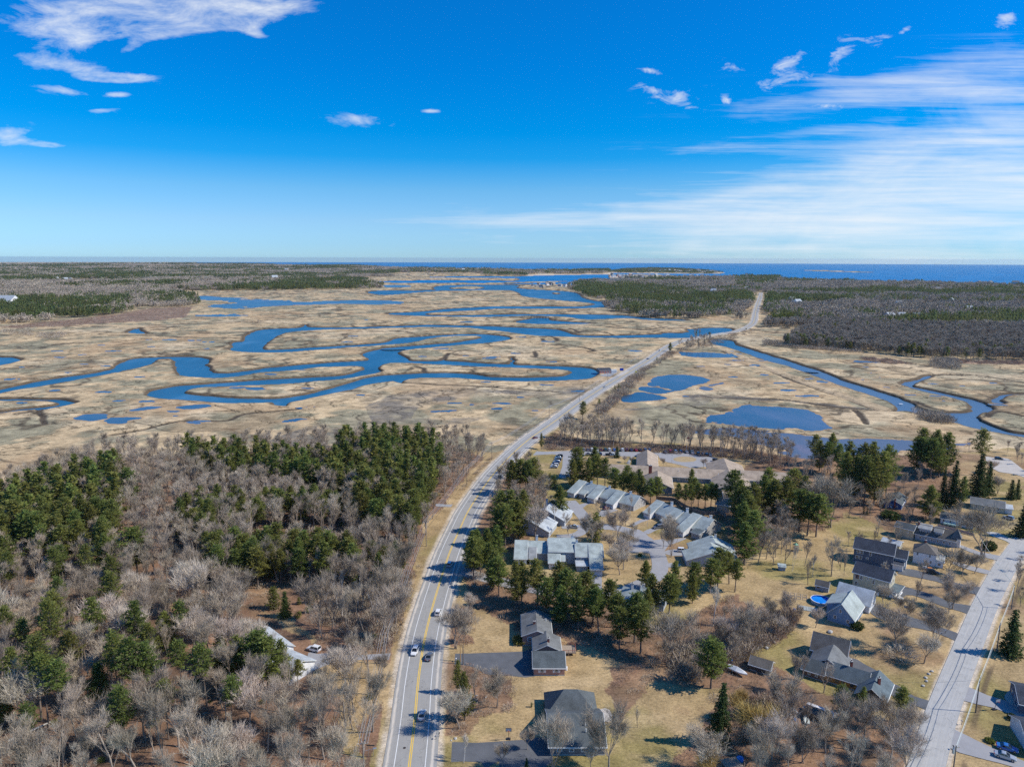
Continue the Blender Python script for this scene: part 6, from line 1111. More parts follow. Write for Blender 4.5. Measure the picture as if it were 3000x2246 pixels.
# nursing home
h = House("tan_roof_care_home", "sprawling single-storey building with connected tan roofs in front of the car park", "building", (51, 377)); kw = dict(over=.6)
h.wing((50.5,377.4),(115.0,365.8),13.6,3.0,6.0,S_['nursing'],R_['tan'],**kw).row('f',15,1.0,1.2,1.2); h.wing((71.2,385.0),(82.1,383.0),30,3.0,6.0,S_['tan'],R_['tan'],axis='y',**kw).row('r',6,1.0)
h.wing((69.0,353.3),(83.3,350.7),18,3.0,6.3,S_['nursing'],R_['tan'],axis='y',**kw).row('f',3,1.0,1.1,1.1).vent(81,354,4.2); h.wing((104.8,349.0),(123.4,345.6),47,3.0,6.5,S_['nursing'],R_['tan'],axis='y',**kw)
h.wing((107.6,342.9),(117.2,341.2),6.0,2.6,3.1,S_['white'],R_['tan'],rp=1.0).row('f',2,.8,1.4,1.3); h.wing((124.6,365.4),(149.0,361.0),13.6,3.0,6.0,S_['nursing'],R_['tan'],**kw).row('f',5,1.0)
h.chimney(75.6,370.6,3,9.2,M_brick,1.6,1.2); 
for x, y, z in ((70,374,4.8),(92,374,5.2),(101,371.5,5.2),(132,370,5.2),(141,368,5.2),(111.5,366,5.9),(86,379,4)): h.vent(x, y, z)
h = House("grey_shed_house", "plain weathered grey building with a gable roof beside the fence and dark pines", "building", (99, 325)); h.wing((99.0,325.2),(104.4,322.3),6.5,3.6,5.6,S_['tan'],R_['lgrey']).row('f',2,1.2,.8,.9)
# right-hand houses
h = House("blue_grey_house", "blue-grey L-shaped house with pale green roofs and a white garage end, beside the round pool", "house", (106.7, 220.7))
h.wing((106.7,220.7),(113.1,215.5),12.6,2.9,7.2,S_['lightblue'],R_['green'],axis='y').opening('f',2.4,1.4,1.0,1.3).opening('f',6.4,1.0,1.0,1.3).opening('f',3.9,4.0,.9,1.2).row('r',3,.9)
uu, vv = V2(.777, -.63), V2(.63, .777); P = V2(106.7, 220.7); h.wing(P + vv * 2.2 - uu * 1.0, P + vv * 2.2 + uu * 3.2, 8, 5.0, 6.6, S_['lightblue'], R_['green'], rp=1.0, axis='y')
h.wing(P + vv * 13.5 - uu * 1.0, P + vv * 13.5 + uu * 9.9, 9.8, 3.0, 6.5, S_['white'], R_['pale']).opening('r', 2.4, .05, 2.7, 2.2, 'garage', M_trim).opening('r', 6.6, .05, 2.7, 2.2, 'garage', M_trim).opening('r', 4.8, 3.4, .9, 1.1)
h = House("dark_blue_house", "tall dark slate-blue two-storey house with white window frames and a near-black roof", "house", (137.8, 267.7))
h.wing((137.8,267.7),(149.6,260.0),8.6,6.0,9.0,S_['navy'],R_['dark']).opening('f',1.6,3.9,1.1,1.5).opening('f',2.9,3.9,1.1,1.5).opening('f',6.0,3.9,1.0,1.5).opening('f',1.3,1.6,1.1,1.5).opening('f',2.6,1.6,1.1,1.5).opening('f',5.0,2.2,1.0,.9).opening('f',11.3,1.2,1.0,1.5).row('r',2,3.9)
u3, n3 = V2(.838, -.546), V2(.546, .838); P = V2(137.8, 267.7); h.wing(P + u3 * 14.1 + n3 * 2.6, P + u3 * 18.4 + n3 * 2.6, 6.2, 4.6, 6.8, S_['greyblue'], R_['dark']).opening('r', 3.1, 3.0, 1.6, 1.2).opening('r', 3.1, .05, 2.8, 2.2, 'garage', M_trim)
h.wing(P + u3 * 14.1 - n3 * .2, P + u3 * 17.6 - n3 * .2, 2.7, 2.6, 3.0, S_['white'], R_['dark'], rp=1.0)
h = House("cream_house", "tall cream two-storey house with a dark blue-grey roof and a white front porch", "house", (127, 245.4))
h.wing((126.9,245.4),(136.0,237.2),7.8,6.0,8.7,S_['cream'],R_['dark']).opening('f',1.4,3.8,1.1,1.5,frame=M_red).opening('f',2.8,3.8,1.1,1.5).opening('f',5.0,4.4,.7,.8).opening('f',7.0,3.4,.9,1.7).opening('f',1.3,1.3,1.1,1.4).opening('f',10.9,1.0,.7,.9).opening('r',2.3,3.9,1.0,1.4).opening('r',5.4,3.9,1.0,1.4)
u4, n4 = V2(.743, -.669), V2(.669, .743); Q = V2(136.0, 237.2); h.wing(Q + u4 * .02 + n4 * .2, Q + u4 * 3.0 + n4 * .2, 7.2, 2.5, 2.5, M_trim, R_['slate'], rp=.99, axis='y', base=2.2, fnd=False)
for k in range(4):
    p = h.loc(tuple(Q + u4 * 2.8 + n4 * (.4 + k * 2.25)) + (0,)); MB().box(p[0] - .08, p[0] + .08, p[1] - .08, p[1] + .08, 0, 2.4).build("porch_post", M_trim, h.e)
p = Q + u4 * .1 + n4 * .2; MB().prism([h.loc(tuple(q_) + (0,))[:2] for q_ in (p, p + u4 * 2.9, p + u4 * 2.9 + n4 * 7.0, p + n4 * 7.0)], .1, .5).build("porch_floor", M_trim, h.e)
for k in range(4): p = Q + u4 * (3.0 + k * .35) + n4 * 1.0; MB().prism([h.loc(tuple(q_) + (0,))[:2] for q_ in (p, p + u4 * .35, p + u4 * .35 + n4 * 2, p + n4 * 2)], 0, .42 - k * .1).build("step", M_trim, h.e)
h = House("white_hip_roof_house", "white two-storey square house with a dark pyramid roof and front porch", "house", (161.2, 266.6)); h.wing((161.2,266.6),(167.8,262.4),7.8,5.2,7.9,S_['white'],R_['brown'],hip=True).opening('f',1.4,3.6,.8,1.2).opening('f',5.7,3.6,.8,1.2).opening('f',4.6,1.1,.8,1.3).opening('f',6.2,1.1,.8,1.3).row('r',2,3.6,.8,1.2)
h.chimney(166.6,268.2,6.5,8.9,M_brick,.6,.6); u5, n5 = V2(.844, -.537), V2(.537, .844); Q = V2(167.8,262.4); h.wing(Q + n5 * .3, Q + n5 * .3 + u5 * 2.6, 7, 2.6, 3.2, S_['white'], R_['lgrey'], axis='y', rp=.01).row('f',1,.9,1.2,1.1).row('r',3,.9,1.3,1.1)
h = House("bright_blue_house", "small bright blue house with a brick chimney at the edge of the woods", "house", (183.4, 331.6)); h.wing((183.4,331.6),(189.5,327.0),15,2.6,4.4,S_['blue'],R_['char'],axis='y').opening('f',1.3,1.0,.8,.9).opening('f',3.1,.1,.9,2.0,'door').opening('f',5.6,.8,.9,1.1).row('r',5,1.0,1.1,1.1).chimney(187.0,328.6,0,5.4,M_brick,.55,.5).vent(187.5,338,4)
h = House("white_ranch_house", "long low white house with a grey-green roof behind a pinkish fence", "house", (198.3, 310)); h.wing((198.3,310.0),(208.3,302.2),8,2.7,4.5,S_['white'],R_['hip']).opening('f',1.3,1.0,.9,1.2).opening('f',4.0,1.0,.9,1.2).opening('f',7.2,1.0,.6,1.2).opening('f',9.2,1.0,.6,1.2).opening('f',10.8,.9,.8,1.2).row('r',3,.8,1.2,1.2)
h = House("cream_barn", "narrow weathered cream barn with a grey roof among leafless trees", "barn", (169.2, 295)); h.wing((169.2,295.0),(174.3,289.9),5,4.5,6.0,S_['cream'],R_['hip']).opening('f',2.0,3.0,.7,.8).opening('f',5.0,2.6,.8,.5)
h = House("dormered_house", "grey-roofed house with two big dormers and a pointed corner tower", "house", (175.5, 290.5)); u6, n6 = V2(.8, -.6), V2(.6, .8); P = V2(175.5, 290.5)
h.wing(P, P + u6 * 15, 7.5, 3.0, 6.1, S_['greyblue'], R_['brown']).row('f', 6, .9, .9, 1.1); h.wing(P + n6 * 1 + u6 * 1.2, P + n6 * 1 + u6 * 5.4, 4, 5.4, 6.2, S_['greyblue'], R_['lgrey'], rp=1.0, base=3.1, fnd=False).row('f', 3, 3.9, .7, .9, .4); h.wing(P + n6 * 1 + u6 * 7.2, P + n6 * 1 + u6 * 9.8, 4, 5.2, 6.1, S_['greyblue'], R_['mid'], rp=1.0, base=3.1, fnd=False).row('f', 2, 3.8, .7, .9, .3)
h.wing(P + u6 * 13.6 + n6 * 1, P + u6 * 16.6 + n6 * 1, 3, 4.6, 7.6, S_['white'], R_['mid'], hip=True).row('r', 2, 2.6, .8, 1.1, .3); h.chimney(178.0,292.6,5,7.4,M_brick,.5,.5)
h = House("pale_roof_outbuilding", "low outbuilding with a pale flat-pitched roof behind the dark blue house", "shed", (156.6, 282)); h.wing((156.6,282.0),(161.6,277.5),5.6,2.6,3.6,S_['cream'],R_['pale']).row('f',2,1.0,.8,.8)
h = House("grey_bungalow", "grey-purple roofed bungalow with a white porch at the upper right", "house", (225, 329.5)); h.wing((225.0,329.8),(236.5,322.6),8.5,2.8,4.7,S_['cream'],R_['mid']).row('f',4,1.0).row('r',2,1.0); h.wing((236.9,322.9),(239.4,321.4),6,2.5,2.9,S_['white'],R_['pale'],rp=1.0)
h = House("garden_shed", "grey board-sided gambrel shed behind the round pool", "shed", (112, 242.8)); h.wing((112.0,242.8),(115.8,240.5),3.0,2.0,3.5,S_['greyblue'],R_['brown'],over=.15).opening('f',1.0,.2,1.2,1.7,'door',frame=S_['greyblue'])
h = House("brown_barn_house", "brown and orange farmhouse with a tall barn, joined ell roofs and brick chimneys", "house", (90.3, 185.8))
h.wing((91.6,197.8),(99.7,192.4),7.4,3.1,6.9,S_['brown'],R_['brown']).opening('r',2.0,.1,1.9,2.3,'door',frame=M_red).opening('r',5.2,.1,1.9,2.3,'door',frame=M_red).opening('r',3.7,3.8,.8,1.4,'window',frame=M_red)
u7, n7 = V2(.83, -.557), V2(.557, .83); P = V2(88.2, 190.8); h.wing(P, P + u7 * 9.6, 8.8, 2.8, 5.5, S_['brown'], R_['mid'], axis='y'); h.wing((85.2,188.6),(90.0,185.4),5.4,2.3,4.4,S_['brown'],R_['char']).row('f',2,.9,.8,.9)
h.wing((90.3,185.8),(99.6,179.4),6.4,2.4,4.9,S_['orange'],R_['slate'],over=.3).opening('f',1.3,.8,1.1,1.0,frame=S_['brown']).opening('f',3.6,.8,1.1,1.0,frame=S_['brown']).opening('f',5.0,.2,.9,1.9,'door',frame=S_['brown']).opening('f',7.4,.8,1.0,1.0,frame=S_['brown']).opening('f',9.6,.8,1.0,1.0,frame=S_['brown'])
h.chimney(97.6,185.2,3.8,6.6,M_brick,.6,.6); h.wing((95.2,176.6),(101.0,172.2),10.4,2.5,5.1,S_['darkbrown'],R_['slate'],axis='y').row('f',2,.9); h.chimney(101.6,177.4,3.8,6.4,M_brick,.7,.6)
h = House("dark_shed", "dark brown-black shed half hidden by branches near the white boat", "shed", (70.8, 191.2)); h.wing((70.8,191.4),(75.6,188.3),4.4,2.0,3.4,S_['darkbrown'],R_['brown']).opening('f',2.6,.1,1.2,1.7,'door',frame=S_['darkbrown'])
h = House("white_roofed_house", "white house with pale grey-white roofs mostly hidden by green pines, left of the main road", "house", (-84.6, 201.5)); h.wing((-84.6,201.5),(-73.5,190.8),10,3.5,6.6,S_['white'],R_['pale']).row('f',4,1.0).row('r',2,1.0); h.chimney(-79.9,203.6,5.6,7.6,M_brick,.6,.6)
h.wing((-73.6,189.2),(-63.2,182.7),9.6,3.0,5.3,S_['white'],R_['pale']).opening('r',4.8,.05,2.6,2.1,'garage').row('f',4,.9); MB().tube(h.loc((-57.6,185.8,1.2)), h.loc((-57.6,187.4,1.9)), .18).build("wall_lamp", M_dark, h.e)
h = House("right_edge_house", "dark-sided house with white trim cut by the right edge of the photo", "house", (118.6, 167)); 
P0 = V2(*G(2985, 2090)); h.O = Vector((P0.x, P0.y, 0)); h.e.location = (P0.x, P0.y, float(drop(P0.x, P0.y))); h.wing(P0, P0 + V2(9.0, -4.0), 11, 3.0, 5.2, S_['navy'], R_['dark'], axis='x').row('l', 3, .9, 1.1, 1.2)
P0 = V2(*G(3012, 2215)); h = House("corner_house", "second house just outside the right edge, its blue shadow on the drive with two cars", "house", tuple(P0)); h.wing(P0, P0 + V2(10, -3), 12, 3.0, 5.6, S_['white'], R_['dark'])
P0 = V2(*G(2845, 1505))
# bait shop on the marsh
P0 = V2(*G(1757, 1094)); h = House("roadside_shack", "low roadside building with a dark roof and pink wall on the river bend", "shop", tuple(P0)); h.wing(P0, P0 + V2(12.5, 2.0), 12, 3.2, 5.0, mat("salmon_wall", (.55, .20, .15), .8), R_['dark']).row('f', 4, 1.0, 1.2, 1.2)
h.wing(P0 + V2(12.8, 1.5), P0 + V2(18.5, 3.0), 7, 2.6, 3.6, S_['white'], R_['pale'])
# far clusters of houses
rh = random.Random(21)
def far_house(px, py, w_, label, group, wm='white', rm='mid', hgt=5, name="distant_house", cat="house"):
    x, y = G(px, py); z = float(drop(x, y)) + float(elev(np.array([x]), np.array([y]))[0]); e = empty(name, (x, y, z), rh.uniform(-.8, .8)); tag(e, label, cat, group); d = w_ * rh.uniform(.6, .9)
    MB().box(-w_ / 2, w_ / 2, -d / 2, d / 2, -1, hgt).tri((-w_ / 2, -d / 2, hgt), (-w_ / 2, d / 2, hgt), (-w_ / 2, 0, hgt + d * .4)).tri((w_ / 2, d / 2, hgt), (w_ / 2, -d / 2, hgt), (w_ / 2, 0, hgt + d * .4)).build("wall", S_[wm], e)
    MB().slab([(-w_ / 2 - .4, -d / 2 - .4, hgt), (w_ / 2 + .4, -d / 2 - .4, hgt), (w_ / 2 + .4, 0, hgt + d * .42), (-w_ / 2 - .4, 0, hgt + d * .42)], .3).slab([(-w_ / 2 - .4, 0, hgt + d * .42), (w_ / 2 + .4, 0, hgt + d * .42), (w_ / 2 + .4, d / 2 + .4, hgt), (-w_ / 2 - .4, d / 2 + .4, hgt)], .3).build("roof", R_[rm], e)
    return e
wm_ = ['white', 'white', 'white', 'tan', 'greyblue', 'cream', 'pink']; rm_ = ['mid', 'dark', 'lgrey', 'tan', 'pale']
for i in range(90):
    t_ = rh.random() ** .85; x = 1790 + 390 * t_; y = 809 + 8 * t_ + rh.uniform(-1.5, 7.5 - 3 * abs(t_ - .5)); far_house(x, y, rh.uniform(14, 24), "small pale house of the crowded beach village on the distant sand spit", "houses of the distant beach village", rh.choice(wm_), rh.choice(rm_), rh.uniform(6, 9))
for i in range(30): t_ = rh.random(); far_house(1900 + 200 * t_, 793 + 4 * t_ + rh.uniform(-3, 4), rh.uniform(16, 26), "pale house on the distant rocky headland", "houses on the distant headland", rh.choice(wm_), rh.choice(rm_), 7)
for i, (x, y) in enumerate([(1560,838),(1572,841),(1584,842),(1593,843),(1603,836),(1612,835),(1622,836),(1640,839),(1655,840),(1668,840),(1578,836)]): far_house(x, y, rh.uniform(11, 16), "white house of the little cluster on the point in the estuary", "houses on the estuary point", rh.choice(['white', 'white', 'greyblue', 'tan']), rh.choice(rm_), rh.uniform(5, 9))
for i in range(46): t_ = rh.random(); far_house(rh.choice([155, 180, 195, 398, 430, 450, 480, 500, 530, 560, 300]) + rh.uniform(-14, 14), rh.uniform(816, 823), rh.uniform(12, 22), "pale house of the distant inland village beyond the straw field", "houses of the distant inland village", rh.choice(wm_), rh.choice(rm_), rh.uniform(7, 10))
for i, (x, y) in enumerate([(410,781),(440,783),(470,784),(395,780),(840,798),(805,822),(1357,797)]): far_house(x, y, 30, "lone pale building in the distant left woods", "lone buildings in the distant left woods", 'tan', 'pale', 18)
for i, (x, y) in enumerate([(2090,862),(2088,858),(2150,852),(2185,853),(2725,852),(2745,855),(2752,853),(2325,893),(2335,898),(2320,888),(2632,900),(2837,918),(2785,892),(2485,835),(2403,832),(2186,810)]): far_house(x, y, rh.uniform(12, 18), "pale house peeping out of the right-hand woods", "houses peeping out of the right-hand woods", rh.choice(['white', 'white', 'tan']), rh.choice(rm_), 13)
for x, y, w_, lb in ((2605,930,22,"grey-roofed farm building at the left end of the distant clearing"),(2640,928,16,"middle low building in the distant clearing"),(2685,929,20,"right blue-roofed building in the distant clearing"),(2673,935,14,"small dark building in front in the distant clearing")): far_house(x, y, w_, lb, None, 'greyblue', 'pale' if x < 2660 else 'slate', 5, "clearing_building", "building")
for x, w_, lb in ((2868,60,"left block of the distant seaside apartment towers"),(2884,45,"second block of the distant seaside apartment towers"),(2900,60,"third block of the distant seaside apartment towers"),(2975,70,"rightmost distant seaside apartment block"),(2190,50,"single pale block above the trees on the sea horizon")): far_house(x, 835 if x > 2500 else 815, w_ * .4, lb, None, 'greyblue', 'mid', 11 if x > 2500 else 12, "apartment_block", "apartment building")
far_house(18, 893, 60, "long pale blue-roofed warehouse at the left edge beyond the pines", None, 'white', 'pale', 9, "warehouse", "building"); far_house(45, 897, 22, "smaller shed beside the pale warehouse at the left edge", None, 'greyblue', 'pale', 6, "warehouse_shed", "shed"); far_house(35, 928, 16, "tan house behind the pines at the left edge", None, 'tan', 'mid', 6)
# ================================================================== VEHICLES
def paint(name, c, metal=.0): return mat(name, c, .3, metal, spec=.5, coat=.5)
CP = dict(white=paint("white_paint", (.75, .75, .75)), silver=paint("silver_paint", (.42, .45, .48), .3), grey=paint("grey_paint", (.14, .15, .17), .2), black=paint("black_paint", (.02, .022, .025)), navy=paint("navy_paint", (.02, .04, .11)), blue=paint("blue_paint", (.03, .14, .42)), red=paint("red_paint", (.38, .02, .025)), maroon=paint("maroon_paint", (.12, .02, .025)), teal=paint("teal_paint", (.03, .10, .11)), pale=paint("pale_blue_paint", (.30, .38, .46), .2))
M_cg = mat("car_glass", (.015, .018, .022), .06, spec=.8); M_tyre = mat("tyre_rubber", (.02, .02, .02), .85); M_rim = mat("wheel_rim", (.45, .45, .46), .3, .8); M_tail = mat("tail_lamp", (.45, .01, .01), .25); M_head = mat("head_lamp", (.75, .75, .72), .15); M_plate = mat("number_plate", (.7, .7, .68), .5)
def loft(secs, closed=True):
    m = MB(); k = len(secs[0])
    for s in secs: m.v += [tuple(p) for p in s]
    for a in range(len(secs) - 1):
        for i in range(k): j = (i + 1) % k; m.f.append((a * k + i, a * k + j, (a + 1) * k + j, (a + 1) * k + i))
    m.f.append(tuple(range(k))[::-1]); m.f.append(tuple((len(secs) - 1) * k + i for i in range(k))); return m
def car_meshes(kind):
    L, Wd = dict(sedan=(4.6, 1.8), suv=(4.6, 1.86), pickup=(5.6, 1.95), hatch=(4.1, 1.75))[kind]; hw = Wd / 2; bh = .95 if kind != 'sedan' else .88; top = dict(sedan=1.42, suv=1.7, pickup=1.78, hatch=1.5)[kind]
    def sec(x, w_, z0, z1): return [(x, -w_, z0), (x, w_, z0), (x, w_ * 1.0, z0 + (z1 - z0) * .55), (x, w_ * .93, z1), (x, -w_ * .93, z1), (x, -w_ * 1.0, z0 + (z1 - z0) * .55)]
    X = L / 2; body = loft([sec(-X, hw * .82, .42, .70 if kind != 'suv' else .85), sec(-X + .12, hw * .95, .28, bh * .94), sec(-X + .7, hw, .24, bh), sec(0, hw, .22, bh), sec(X - 1.2, hw, .24, bh * .97), sec(X - .35, hw * .95, .26, bh * .80), sec(X, hw * .78, .38, .62)])
    c0, c1 = dict(sedan=(-X + .75, X - 1.35), suv=(-X + .12, X - 1.25), pickup=(-.35, X - 1.45), hatch=(-X + .15, X - 1.1))[kind]
    rk, fk = dict(sedan=(.75, .85), suv=(.30, .75), pickup=(.2, .7), hatch=(.45, .8))[kind]
    def cab(z, i0, i1, w_): return [(c0 + i0, -w_, z), (c1 - i1, -w_, z), (c1 - i1, w_, z), (c0 + i0, w_, z)]
    cabin = loft([cab(bh - .02, 0, 0, hw * .92), cab(top - .07, rk, fk, hw * .76)]); 
    roof = loft([cab(top - .08, rk - .03, fk - .03, hw * .78), cab(top, rk + .12, fk + .15, hw * .68)])
    for sx in (-1, 1):     # pillars in body colour
        for t in ((.0, .0), (.52, .5), (1., 1.)):
            xb = c0 + (c1 - c0) * t[0]; xt = (c0 + rk) + (c1 - fk - c0 - rk) * t[1]; roof.tube((xb, sx * hw * .925, bh - .02), (xt, sx * hw * .77, top - .05), .05, .05, 4)
    parts = dict(body=body, cabin_glass=cabin, roof=roof)
    if kind == 'pickup':
        bed = MB(); bed.box(-X + .15, -.45, -hw * .9, -hw * .8, bh - .05, bh + .18).box(-X + .15, -.45, hw * .8, hw * .9, bh - .05, bh + .18).box(-X + .1, -X + .2, -hw * .9, hw * .9, bh - .05, bh + .18); parts['bed_side'] = bed
    out = {k: newmesh(k, m.v, m.f, []) for k, m in parts.items()}
    tl = MB().box(-X - .02, -X + .15, hw * .55, hw * .86, .62, .82); tr = MB().box(-X - .02, -X + .15, -hw * .86, -hw * .55, .62, .82); hl = MB().box(X - .28, X - .04, hw * .5, hw * .86, .52, .66); hr = MB().box(X - .28, X - .04, -hw * .86, -hw * .5, .52, .66)
    return dict(kind=kind, parts=out, tail=[newmesh('tail_light', m.v, m.f, [M_tail]) for m in (tl, tr)], head=[newmesh('headlight', m.v, m.f, [M_head]) for m in (hl, hr)], wx=(X - .85, -X + .85), hw=hw, plate=newmesh('number_plate', *(lambda m: (m.v, m.f))(MB().box(-X - .03, -X, -.26, .26, .5, .64)), [M_plate]))
wt = MB().tube((0, -.11, 0), (0, .11, 0), .33, .33, 14); wr = MB().tube((0, -.12, 0), (0, .12, 0), .19, .19, 10); ME_t = newmesh('wheel', wt.v, wt.f, [M_tyre]); ME_r = newmesh('rim', wr.v, wr.f, [M_rim])
CK = {k: car_meshes(k) for k in ('sedan', 'suv', 'pickup', 'hatch')}; CMM = {}
def car(px, py, kind, colour, hd, label, group=None, name='parked_car', detail=True, z=0.19):
    """hd: heading in degrees, 0 = +x (right), 90 = away from the camera"""
    x, y = G(px, py) if py is not None else px; z += float(drop(x, y)); e = empty(name, (x, y, z), R(hd)); tag(e, label, {'pickup': 'pickup truck', 'suv': 'suv'}.get(kind, 'car'), group); c = CK[kind]
    for k, me in c['parts'].items():
        key = (kind, colour, k)
        if key not in CMM: m2 = me.copy(); m2.materials.clear(); m2.materials.append(M_cg if k == 'cabin_glass' else CP[colour]); CMM[key] = m2
        link(k, CMM[key], e)
    for wx in c['wx']:
        for sy in (-1, 1):
            w_ = link('wheel', ME_t, e); w_.location = (wx, sy * (c['hw'] - .08), .33)
            if detail: link('rim', ME_r, w_)
    for m_ in c['tail']: link('tail_light', m_, e)
    for m_ in c['head']: link('headlight', m_, e)
    if detail: link('number_plate', c['plate'], e)
    return e
RD = 82
car(1284,1798,'suv','white',86,"white suv with red tail lights driving away above the pink house drive",None,'moving_car'); car(1216,1912,'suv','white',-97,"white suv with a dark sunroof coming towards the camera beside the left driveway",None,'moving_car'); car(1257,1928,'sedan','grey',84,"dark grey sedan driving away inside the branch shadow",None,'moving_car'); car(1237,2100,'sedan','silver',87,"silver sedan driving away, nearest car on the main road",None,'moving_car'); car(1319,1656,'suv','white',76,"white suv on the main road just before the tree shadows",None,'moving_car')
for px, py, k, c, hd, lb in ((1568,1287,'sedan','maroon',46,"dark red car on the bend just before the car park entrance"),(1773,1137,'sedan','silver',42,"silver car on the marsh road before the roadside shack"),(1898,1054,'sedan','navy',40,"dark blue car on the marsh road beyond the roadside shack"),(1934,1029,'suv','white',40,"white car farthest along the straight marsh road"),(2186,966,'suv','black',60,"black car on the far road before it climbs into the woods")): car(px, py, k, c, hd, lb, None, 'moving_car', False, .75)
car(1799,1087,'pickup','silver',165,"silver pickup parked next to the roadside shack",None,'parked_car',False); car(920,1905,'suv','white',158,"white suv parked at the end of the left driveway"); car(1680,1546,'sedan','silver',170,"silver sedan on the lane in front of the left condominium pair"); car(1927,1547,'suv','grey',200,"dark suv parked in front of the right condominium row"); car(2000,1616,'suv','white',-8,"white suv parked beside the lower right condominium"); car(1777,1492,'hatch','maroon',30,"small dark red car by the middle garage of the longest condominium row")
car(2732,1680,'suv','black',-24,"black suv hitched to a trailer in front of the white hip-roofed house"); car(2950,2196,'sedan','blue',-30,"bright blue sedan parked in the lower right driveway"); car(2944,2220,'sedan','silver',-32,"silver-green sedan parked in front of the bright blue one"); car(2954,1520,'suv','pale',120,"blue-grey suv beside the white porch at the upper right"); car(2926,1346,'suv','black',-8,"black suv standing alone on the pale gravel lot")
lot1 = [(575,'suv','black'),(620,'sedan','pale'),(660,'suv','silver'),(700,'sedan','grey'),(737,'suv','white'),(785,'sedan','white'),(822,'sedan','maroon'),(862,'suv','teal'),(900,'suv','white'),(945,'hatch','blue'),(1020,'suv','white'),(1057,'suv','maroon'),(1102,'sedan','navy'),(1145,'sedan','red'),(1185,'sedan','black'),(1230,'suv','navy'),(1270,'hatch','navy')]
ordn = ['first', 'second', 'third', 'fourth', 'fifth', 'sixth', 'seventh', 'eighth', 'ninth', 'tenth', 'eleventh', 'twelfth', 'thirteenth', 'fourteenth', 'fifteenth', 'sixteenth', 'seventeenth']; cw = dict(pale='pale blue', black='black', silver='silver', grey='grey', white='white', maroon='dark red', teal='dark teal', blue='blue', navy='navy', red='red')
for i, (x, k, c) in enumerate(lot1): car(1500 + x / 3.16, 1240 + (251 + 4 * i / 16) / 3.16, k, c, 97, "%s %s, %s from the left in the long row against the trees" % (cw[c], k.replace('hatch', 'hatchback'), ordn[i]), "cars in the long row of the car park", detail=False)
for i, (x, y, k, c) in enumerate([(1417,272,'sedan','grey'),(1463,268,'suv','red'),(1510,268,'suv','white'),(1560,270,'suv','navy'),(1617,272,'sedan','silver'),(1668,278,'pickup','silver'),(1722,288,'suv','grey'),(1765,292,'sedan','navy'),(1800,298,'suv','black'),(1835,298,'sedan','silver')]): car(1500 + x / 3.16, 1240 + y / 3.16, k, c, 97 - i * 2, "%s %s, %s from the left in the right-hand row of the car park" % (cw[c], k, ordn[i]), "cars in the right-hand row of the car park", detail=False)
for x, y, k, c, hd, lb in ((713,292,'sedan','grey',10,"grey sedan in the middle of the car park, left one"),(815,292,'suv','navy',95,"navy suv near the blue spruce in the car park"),(905,296,'pickup','black',5,"black pickup beside the blue spruce in the car park"),(938,300,'sedan','pale',0,"pale blue sedan touching the blue spruce in the car park"),(640,302,'sedan','teal',-20,"dark teal sedan at the island tip of the car park"),(1172,303,'suv','silver',80,"silver suv next to the tan gable in the car park"),(1890,350,'suv','black',5,"black suv alone at the right end of the car park")): car(1500 + x / 3.16, 1240 + y / 3.16, k, c, hd, lb, None, detail=False)
for i, (x, y, c, k) in enumerate([(437,312,'black','suv'),(430,328,'pale','sedan'),(425,345,'grey','suv'),(415,362,'silver','sedan'),(405,378,'navy','suv'),(396,396,'white','suv'),(388,412,'silver','sedan')]): car(1500 + x / 3.16, 1240 + y / 3.16, k, c, 172, "%s %s, %s from the top of the angled row by the lawn" % (cw[c], k, ordn[i]), "cars in the angled row by the lawn", detail=False)
# ================================================================== POLES, WIRES, RAILS
def pole_h(px, py, top):
    x, y = G(px, py); z0 = float(drop(x, y)); lo, hi = 1, 30
    for _ in range(20):
        md = (lo + hi) / 2; lo, hi = (md, hi) if proj(x, y, z0 + md)[1] > top else (lo, md)
    return x, y, z0, lo
POLES = []
def pole(px, py, top, label, arm=True, lamp=False, m=None, hh=None, rz=.2):
    x, y, z0, hgt = pole_h(px, py, top); hgt = hh or hgt; e = empty("utility_pole", (x, y, z0 - .1), rz); tag(e, label, "utility pole", "utility poles"); MB().tube((0, 0, 0), (0, 0, hgt), .17, .12, 8).build("pole", m or M_bark, e)
    if arm:
        MB().box(-1.2, 1.2, .1, .2, hgt - .75, hgt - .62).build("crossarm", M_wood, e)
        for k in (-1.1, -.45, .45, 1.1): MB().tube((k, .15, hgt - .62), (k, .15, hgt - .38), .06).build("insulator", M_trim, e)
    if lamp: MB().tube((0, 0, hgt - 2.5), (2.4, -.2, hgt - 2.0), .04).build("lamp_arm", M_gal, e); MB().box(2.2, 3.0, -.35, -.05, hgt - 2.05, hgt - 1.88).build("lamp_head", M_gal, e)
    POLES.append((x, y, z0 + hgt, hgt)); return e
M_pole = mat("grey_pole_wood", (.24, .20, .17), .9, var=.2)
pole(1068,2300,2132,"utility pole with a lamp arm at the bottom edge left of the main road",True,True,M_pole,11.5)
for px, py, tp, lb in ((1128,1944,1850,"utility pole beside the left driveway, with a wide crossarm"),(1195,1742,1666,"utility pole in the brush left of the road, third from the bottom"),(1249,1600,1525,"utility pole below the small side turning on the left"),(1368,1421,1368,"utility pole above the small side turning on the left"),(1441,1349,1294,"utility pole before the start of the guardrail"),(1512,1294,1258,"first utility pole out on the marsh edge"),(1609,1226,1188,"second utility pole out on the marsh"),(1698,1176,1149,"third utility pole out on the marsh"),(1780,1118,1092,"small distant utility pole left of the marsh road"),(1870,1064,1043,"farthest utility pole left of the marsh road")): pole(px, py, tp, lb, True, False, M_pole)
pl = POLES[:]
M_wire = mat("wire", (.30, .30, .30), .5, .3)
